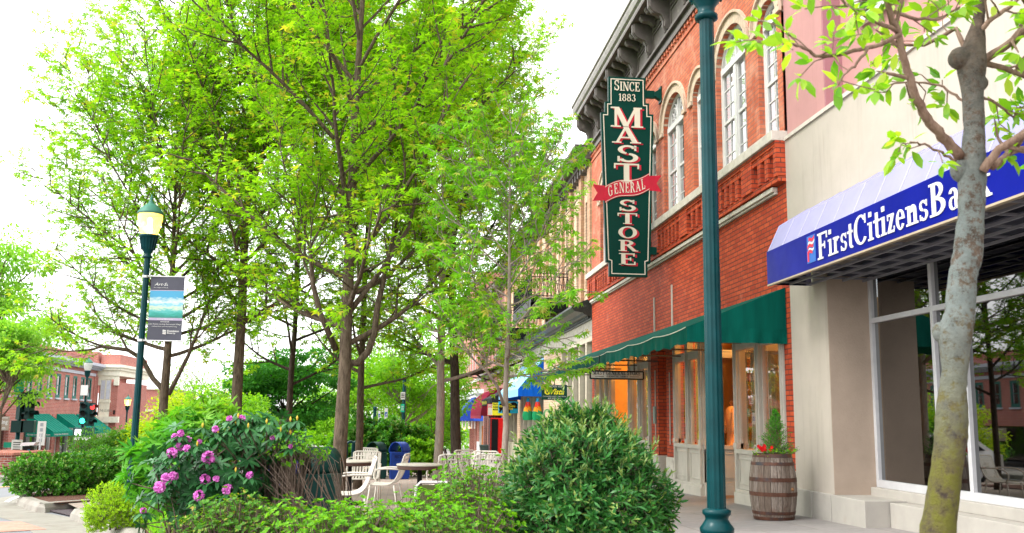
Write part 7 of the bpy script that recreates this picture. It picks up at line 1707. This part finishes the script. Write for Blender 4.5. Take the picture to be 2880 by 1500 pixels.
for q in BWH: b = np.array([rh2.location[0] + R.normal(0, .12), 9.0, q[2] - .5]); mb.tube(bez([b, (b + np.array(q)) / 2 + [R.normal(0, .06), 0, -.08], np.array(q) - [0, 0, .015]], 6), .006, 4, cap=False)
put("twigs", mb, TWIG, rh2)
# oakleaf hydrangea, boxwood, hedge, others
c = P3(505, 1325, 10.6); shrub("hydrangea", "oakleaf hydrangea with large lobed leaves left of the rhododendron", (c[0], 10.6, c[2]), (.50, .5, .56), 360, 'maple5', .17, LHY, TWIG, 64, (.1, .3), 4, .9, .5, bias=.35, droop=.5)
c = P3(600, 1230, 10.9); shrub("hydrangea", "light green lobed shrub showing above the rhododendron", (c[0], 10.9, c[2]), (.75, .5, .36), 330, 'maple5', .15, leafmat("pale_lobed_leaf", (.10, .30, .03), (.22, .44, .05), None, .45), TWIG, 65, (.1, .3), 4, .9, .6, bias=.35, droop=.4)
c = P3(330, 1395, 13.8); shrub("boxwood", "yellow-green rounded boxwood behind the kerb", (c[0], 13.8, gz(c[0], 13.8) + .22), (.48, .42, .36), 1500, 'oval', .032, LBX, TWIG, 66, (.05, .12), 8, 1, .5, bias=.3, tw=.002)
for k, (px, Y, rx, h, lb_) in enumerate(((170, 21.4, 1.05, .95, "dense rounded hedge shrub at the kerb nose, leftmost in the bed"), (285, 22.0, 1.0, 1.0, "dense green hedge shrub in the middle of the kerbed bed"), (385, 22.6, .95, .85, "dense green hedge shrub behind the boxwood"), (300, 24.2, 1.2, 1.0, "dense hedge shrub behind the front row"))):
    c = P3(px, 1300, Y); shrub("hedge_shrub", lb_, (c[0], Y, gz(c[0], Y) + h * .42), (rx, .75, h * .50), 2100, 'round', .062, LHG, TWIG, 80 + k, (.08, .2), 7, 1, .4, bias=.25, tw=.003, group="hedge shrubs by the kerb")
c = P3(1005, 1260, 27.5); 
for k, (px, Y, rx, h, lb_) in enumerate(((1010, 31.5, 1.0, 1.9, "broad dark green shrub behind the green bin"), (1120, 31.2, 1.0, 1.7, "broad dark green shrub behind the blue bin"), (1180, 31, .6, 1.2, "pale green shrub right of the blue bin"), (900, 33, .9, 1.3, "light green shrub behind the hoop racks"))):
    c = P3(px, 1250, Y); shrub("broadleaf_shrub", lb_, (c[0], Y, gz(c[0], Y) + h * .5), (rx, .7, h * .56), 900, 'round', .12, LHG if k < 2 else LBR, TWIG, 90 + k, (.1, .3), 7, 1, .4, bias=.3, tw=.003, group="shrubs behind the bins")
# grass tufts along the kerb
R = np.random.default_rng(91); n = 9000; LP = []; 
q = np.array([ong(px, py)[:2] for px, py in zip(R.uniform(250, 470, n), R.uniform(1390, 1520, n))]); z = np.array([gz(a, b) for a, b in q]); keep = np.array([a > np.interp(b, [k[1] for k in kerb2[2:8]], [k[0] for k in kerb2[2:8]]) + .28 for a, b in q]) & (q[:, 1] > 8.5) & (q[:, 1] < 16.2)
P = np.column_stack([q, z + .02])[keep]; n = len(P); P[:, :2] += R.normal(0, .03, (n, 2)); D = R.normal(0, .28, (n, 3)) + [0, 0, 1]
V = np.array([(0, -.012, 0), (0, .012, 0), (.5, .010, .05), (.5, -.010, .05), (1, .001, .3), (1, -.001, .3)])
Dn = norm(D); U = norm(np.cross(Dn, R.normal(0, 1, (n, 3)))); Y_ = np.cross(U, Dn); S = R.uniform(.2, .44, n)[:, None, None]
A = P[:, None] + S * (V[None, :, 0:1] * Dn[:, None] + V[None, :, 1:2] / S * .28 * Y_[:, None] + V[None, :, 2:3] * U[:, None]); QQ = (np.array([(0, 1, 2, 3), (3, 2, 4, 5)])[None] + (np.arange(n) * 6)[:, None, None]).reshape(-1, 4)
struct("grass", arr_mesh("grass", A.reshape(-1, 3), QQ), leafmat("grass_blade", (.12, .40, .02), (.26, .55, .04), None, .4), "bright grass tufts inside the kerb", kind='stuff')
# planting in the barrel
t = thing("dwarf_conifer", "small pointed evergreen growing in the barrel", "plant", (Bx + .06, By, bg_ + .86)); R = np.random.default_rng(95); LP, LD, LU, LS = [], [], [], []; B = MB(); B.tube([(Bx + .06, By, bg_ + .84), (Bx + .06, By, bg_ + 1.5)], [.012, .004], 6)
for i in range(330):
    f = R.uniform(0, 1) ** 1.25; z = .86 + .66 * f; rr = .31 * (1 - f) ** .85 + .02; a = R.uniform(0, 2 * pi); b0 = np.array([Bx + .06, By, bg_ + z - .05 * (1 - f)]); L = rr * R.uniform(.65, 1.12); d = norm(np.array([cos(a), sin(a), .45 + f])); B.tube([b0, b0 + d * L], .002, 3, cap=False)
    for j in range(9):
        q = b0 + d * L * (.3 + .7 * j / 8); s = perp(d, R); LP.append(q); LD.append(d * .8 + s); LU.append(R.normal(0, 1, 3)); LS.append(.028 * R.uniform(.7, 1.2))
put("stem", B, TWIG, t); put("foliage", leaves('kite', LP, LD, LU, LS, "foliage"), leafmat("conifer_fresh", (.03, .20, .015), (.10, .36, .03), None, .3), t)
t = thing("red_flowers", "small red flowers with leaves at the left rim of the barrel", "flowers", (Bx - .2, By - .1, bg_ + .88)); LP, LD, LU, LS = [], [], [], []; FP, FD, FU, FS = [], [], [], []
for i in range(150):
    q = np.array([Bx + R.uniform(-.30, .28), By + R.uniform(-.25, .05), bg_ + .88 + R.uniform(0, .09)]); LP.append(q); LD.append(R.normal(0, 1, 3) + [0, 0, .5]); LU.append([0, 0, 1.]); LS.append(.04)
for i in range(16):
    q = np.array([Bx - .20 + R.normal(0, .05), By - .16 + R.normal(0, .04), bg_ + .95 + R.uniform(0, .08)])
    for j in range(5): a = j * 1.256; FP.append(q); FD.append([cos(a), -.4, sin(a)]); FU.append([0, -1., 0]); FS.append(.03)
put("leaves", leaves('round', LP, LD, LU, LS, "leaves"), leafmat("bedding_leaf", (.10, .30, .02), (.28, .48, .05), None, .4), t); put("blooms", leaves('round', FP, FD, FU, FS, "blooms"), plain("bloom_red", (.65, .008, .008), .5, var=.3, scale=20), t)

# ------------------------------------------------------------------ foreground magnolia
t = thing("magnolia_tree", "lichen-covered tree trunk with bright oval leaves at the right edge", "tree", (2.2, 3.3, gz(2.2, 3.3)))
YM = 3.15
def Mg(px, py, dy=0.0): return np.array(P3(px, py, YM + dy))
B = MB()
trunk = [(2600, 1720), (2622, 1580), (2642, 1467), (2648, 1424), (2663, 1316), (2674, 1236), (2677, 1172), (2679, 1102), (2686, 1037), (2685, 941), (2699, 887), (2707, 780), (2722, 716), (2732, 596), (2734, 507), (2740, 358), (2735, 250), (2732, 179), (2752, 60), (2765, -60), (2780, -250)]
wid = [58, 54, 52, 51, 47, 50, 51, 43, 40, 54, 48, 45, 48, 42, 46, 34, 36, 50, 20, 18, 14]
scl = YM / F * .90
pts = [Mg(*p) for p in trunk]
# resample for bumps
P_, W_ = [], []
Rm = np.random.default_rng(3)
for i in range(len(pts) - 1):
    for k in range(5): f = k / 5; P_.append(pts[i] * (1 - f) + pts[i + 1] * f); W_.append((wid[i] * (1 - f) + wid[i + 1] * f) * scl * (1 + Rm.normal(0, .02)))
B.tube(P_, W_, 20)
B.sphere(Mg(2645, 935, .02), .028, 12, 9, 1.3); B.sphere(Mg(2700, 165), .042, 10, 8); B.sphere(Mg(2755, 235, -.0), .03, 10, 8); B.sphere(Mg(2700, 480, .01), .034, 10, 8, 1.3)
LICH = barkmat("lichen_bark", (.13, .09, .065), (.30, .23, .17), 14, patch=None)
def lichen():
    m, nt, b = newmat("lichen_trunk"); tc = nt.nodes.new("ShaderNodeTexCoord"); sp = nt.nodes.new("ShaderNodeSeparateXYZ"); nt.links.new(tc.outputs["Object"], sp.inputs[0])
    n1 = noise(nt, 17, 8, .8); n2 = noise(nt, 26, 6, .8); n3 = noise(nt, 6, 4, .6)
    base = mixc(nt, ramp(nt, n1, .35, .65), (.045, .03, .02, 1), (.20, .14, .10, 1))
    def band(z0, z1, z2, z3):
        r = nt.nodes.new("ShaderNodeValToRGB"); mr = nt.nodes.new("ShaderNodeMapRange"); mr.inputs[1].default_value = 0; mr.inputs[2].default_value = 3; nt.links.new(sp.outputs[2], mr.inputs[0]); nt.links.new(mr.outputs[0], r.inputs[0]); e = r.color_ramp.elements
        e[0].position = z0 / 3; e[0].color = (0, 0, 0, 1); e[1].position = z3 / 3; e[1].color = (0, 0, 0, 1); a = e.new(z1 / 3); a.color = (1, 1, 1, 1); a = e.new(z2 / 3); a.color = (1, 1, 1, 1); return r.outputs[0]
    def mm(a, b_, op='MULTIPLY'):
        x = N(nt, "ShaderNodeMath", operation=op); nt.links.new(a, x.inputs[0]); (nt.links.new(b_, x.inputs[1]) if hasattr(b_, 'links') else setattr(x.inputs[1], 'default_value', b_)); return x.outputs[0]
    moss = mm(band(.0, .2, 1.25, 2.0), ramp(nt, mm(n1, mm(n3, .5), 'ADD'), .58, .78)); lic = mm(band(1.30, 1.85, 2.2, 2.9), ramp(nt, mm(n2, mm(n3, .4), 'ADD'), .60, .70))
    o = mixc(nt, moss, base, (.15, .15, .012, 1)); o = mixc(nt, lic, o, mixc(nt, n1, (.07, .095, .09, 1), (.36, .41, .39, 1)))
    nt.links.new(o, b.inputs["Base Color"]); b.inputs["Roughness"].default_value = .95; bump(nt, b, mm(n1, mm(n2, .9), 'ADD'), 1.0, .035); return m
put("trunk", B, lichen(), t, sm=True)
BB = MB(); MP, MD, MU, MS = [], [], [], []
def mleaf(p, d, k=6, s=.068):
    k = int(k * 1.35); s = max(s, .062)
    for j in range(k):
        dd = norm(norm(d) * Rm.uniform(.1, 1.0) + Rm.normal(0, .75, 3) + [0, 0, -.15]); MP.append(p + dd * .01); MD.append(dd); MU.append(np.array([0, 0, 1.]) + Rm.normal(0, .5, 3)); MS.append(s * Rm.uniform(.6, 1.25))
def mbr(path, r0, r1, dys=(0, 0), twigs=6, tl=.16, leafy=True, s=.055):
    q = [Mg(px, py, dys[0] + (dys[1] - dys[0]) * i / (len(path) - 1)) for i, (px, py) in enumerate(path)]; q2 = []
    for i in range(len(q) - 1):
        for k in range(4): f = k / 4; q2.append(q[i] * (1 - f) + q[i + 1] * f + Rm.normal(0, .002, 3))
    q2.append(q[-1]); n = len(q2); BB.tube(q2, [r0 + (r1 - r0) * i / (n - 1) for i in range(n)], 8)
    if leafy:
        mleaf(q2[-1], q2[-1] - q2[-3], 6, s)
        for k in range(twigs):
            i = int(n * (.3 + .65 * (k + .5) / twigs)); i = min(i, n - 2); d = norm(norm(q2[i + 1] - q2[i]) * .6 + Rm.normal(0, .7, 3)); L = tl * Rm.uniform(.5, 1.2); e = q2[i] + d * L; md = q2[i] + d * L * .5 + Rm.normal(0, .01, 3)
            BB.tube([q2[i], md, e], [r1 * .9, r1 * .7, .0022], 5, cap=False); mleaf(e, d, 5, s); mleaf(md, d, 2, s * .85)
mbr([(2700, 440), (2650, 385), (2605, 335), (2570, 260), (2545, 180), (2525, 90), (2500, 30), (2490, -40)], .020, .009, (0, -.25), 5)
mbr([(2530, 100), (2460, 130), (2380, 150), (2300, 160), (2270, 140), (2230, 125), (2185, 120), (2130, 118)], .008, .003, (-.2, -.4), 7)
mbr([(2440, 140), (2405, 185), (2370, 210), (2358, 240)], .005, .0025, (-.3, -.35), 2, .1)
mbr([(2525, 90), (2440, 50), (2380, 10), (2330, -40)], .008, .003, (-.2, -.3), 6)
mbr([(2730, 180), (2690, 80), (2600, 130), (2500, 125), (2420, 80)], .010, .003, (0, .2), 7)
mbr([(2500, 30), (2560, 50), (2640, 55), (2700, 20)], .008, .003, (-.1, -.15), 6)
mbr([(2760, 170), (2830, 130), (2900, 60), (2990, 0)], .016, .010, (0, -.1), 7)
mbr([(2760, 175), (2830, 190), (2880, 215), (2960, 250)], .012, .006, (0, .1), 6)
mbr([(2765, 480), (2800, 430), (2850, 395), (2960, 330), (3060, 280)], .016, .011, (-.05, -.2), 6)
mbr([(2790, 470), (2840, 430), (2900, 410), (3000, 380)], .014, .008, (-.05, .1), 4)
mbr([(2690, 455), (2650, 430), (2600, 405), (2560, 400)], .006, .003, (-.05, -.1), 3, .08)
mbr([(2730, 300), (2690, 270), (2640, 240), (2560, 230), (2500, 240)], .006, .003, (0, .15), 6, .14)
mbr([(2735, 260), (2800, 290), (2850, 330), (2870, 300)], .006, .003, (0, .1), 5, .12)
mbr([(2730, 120), (2780, 60), (2840, 20), (2900, -40)], .012, .005, (0, -.1), 6)
mbr([(2700, 0), (2640, -30), (2560, -20), (2480, 0)], .010, .004, (0, -.2), 7)
put("branches", BB, BARKL if False else barkmat("magnolia_twig", (.16, .10, .075), (.30, .21, .16), 12), t, sm=True)
put("crown", leaves('oval', MP, MD, MU, MS, "crown"), leafmat("magnolia_leaf", (.10, .32, .015), (.30, .52, .03), (.40, .55, .08), .5, .35, .5), t)
for o in LOCALS:
    del o['_local']
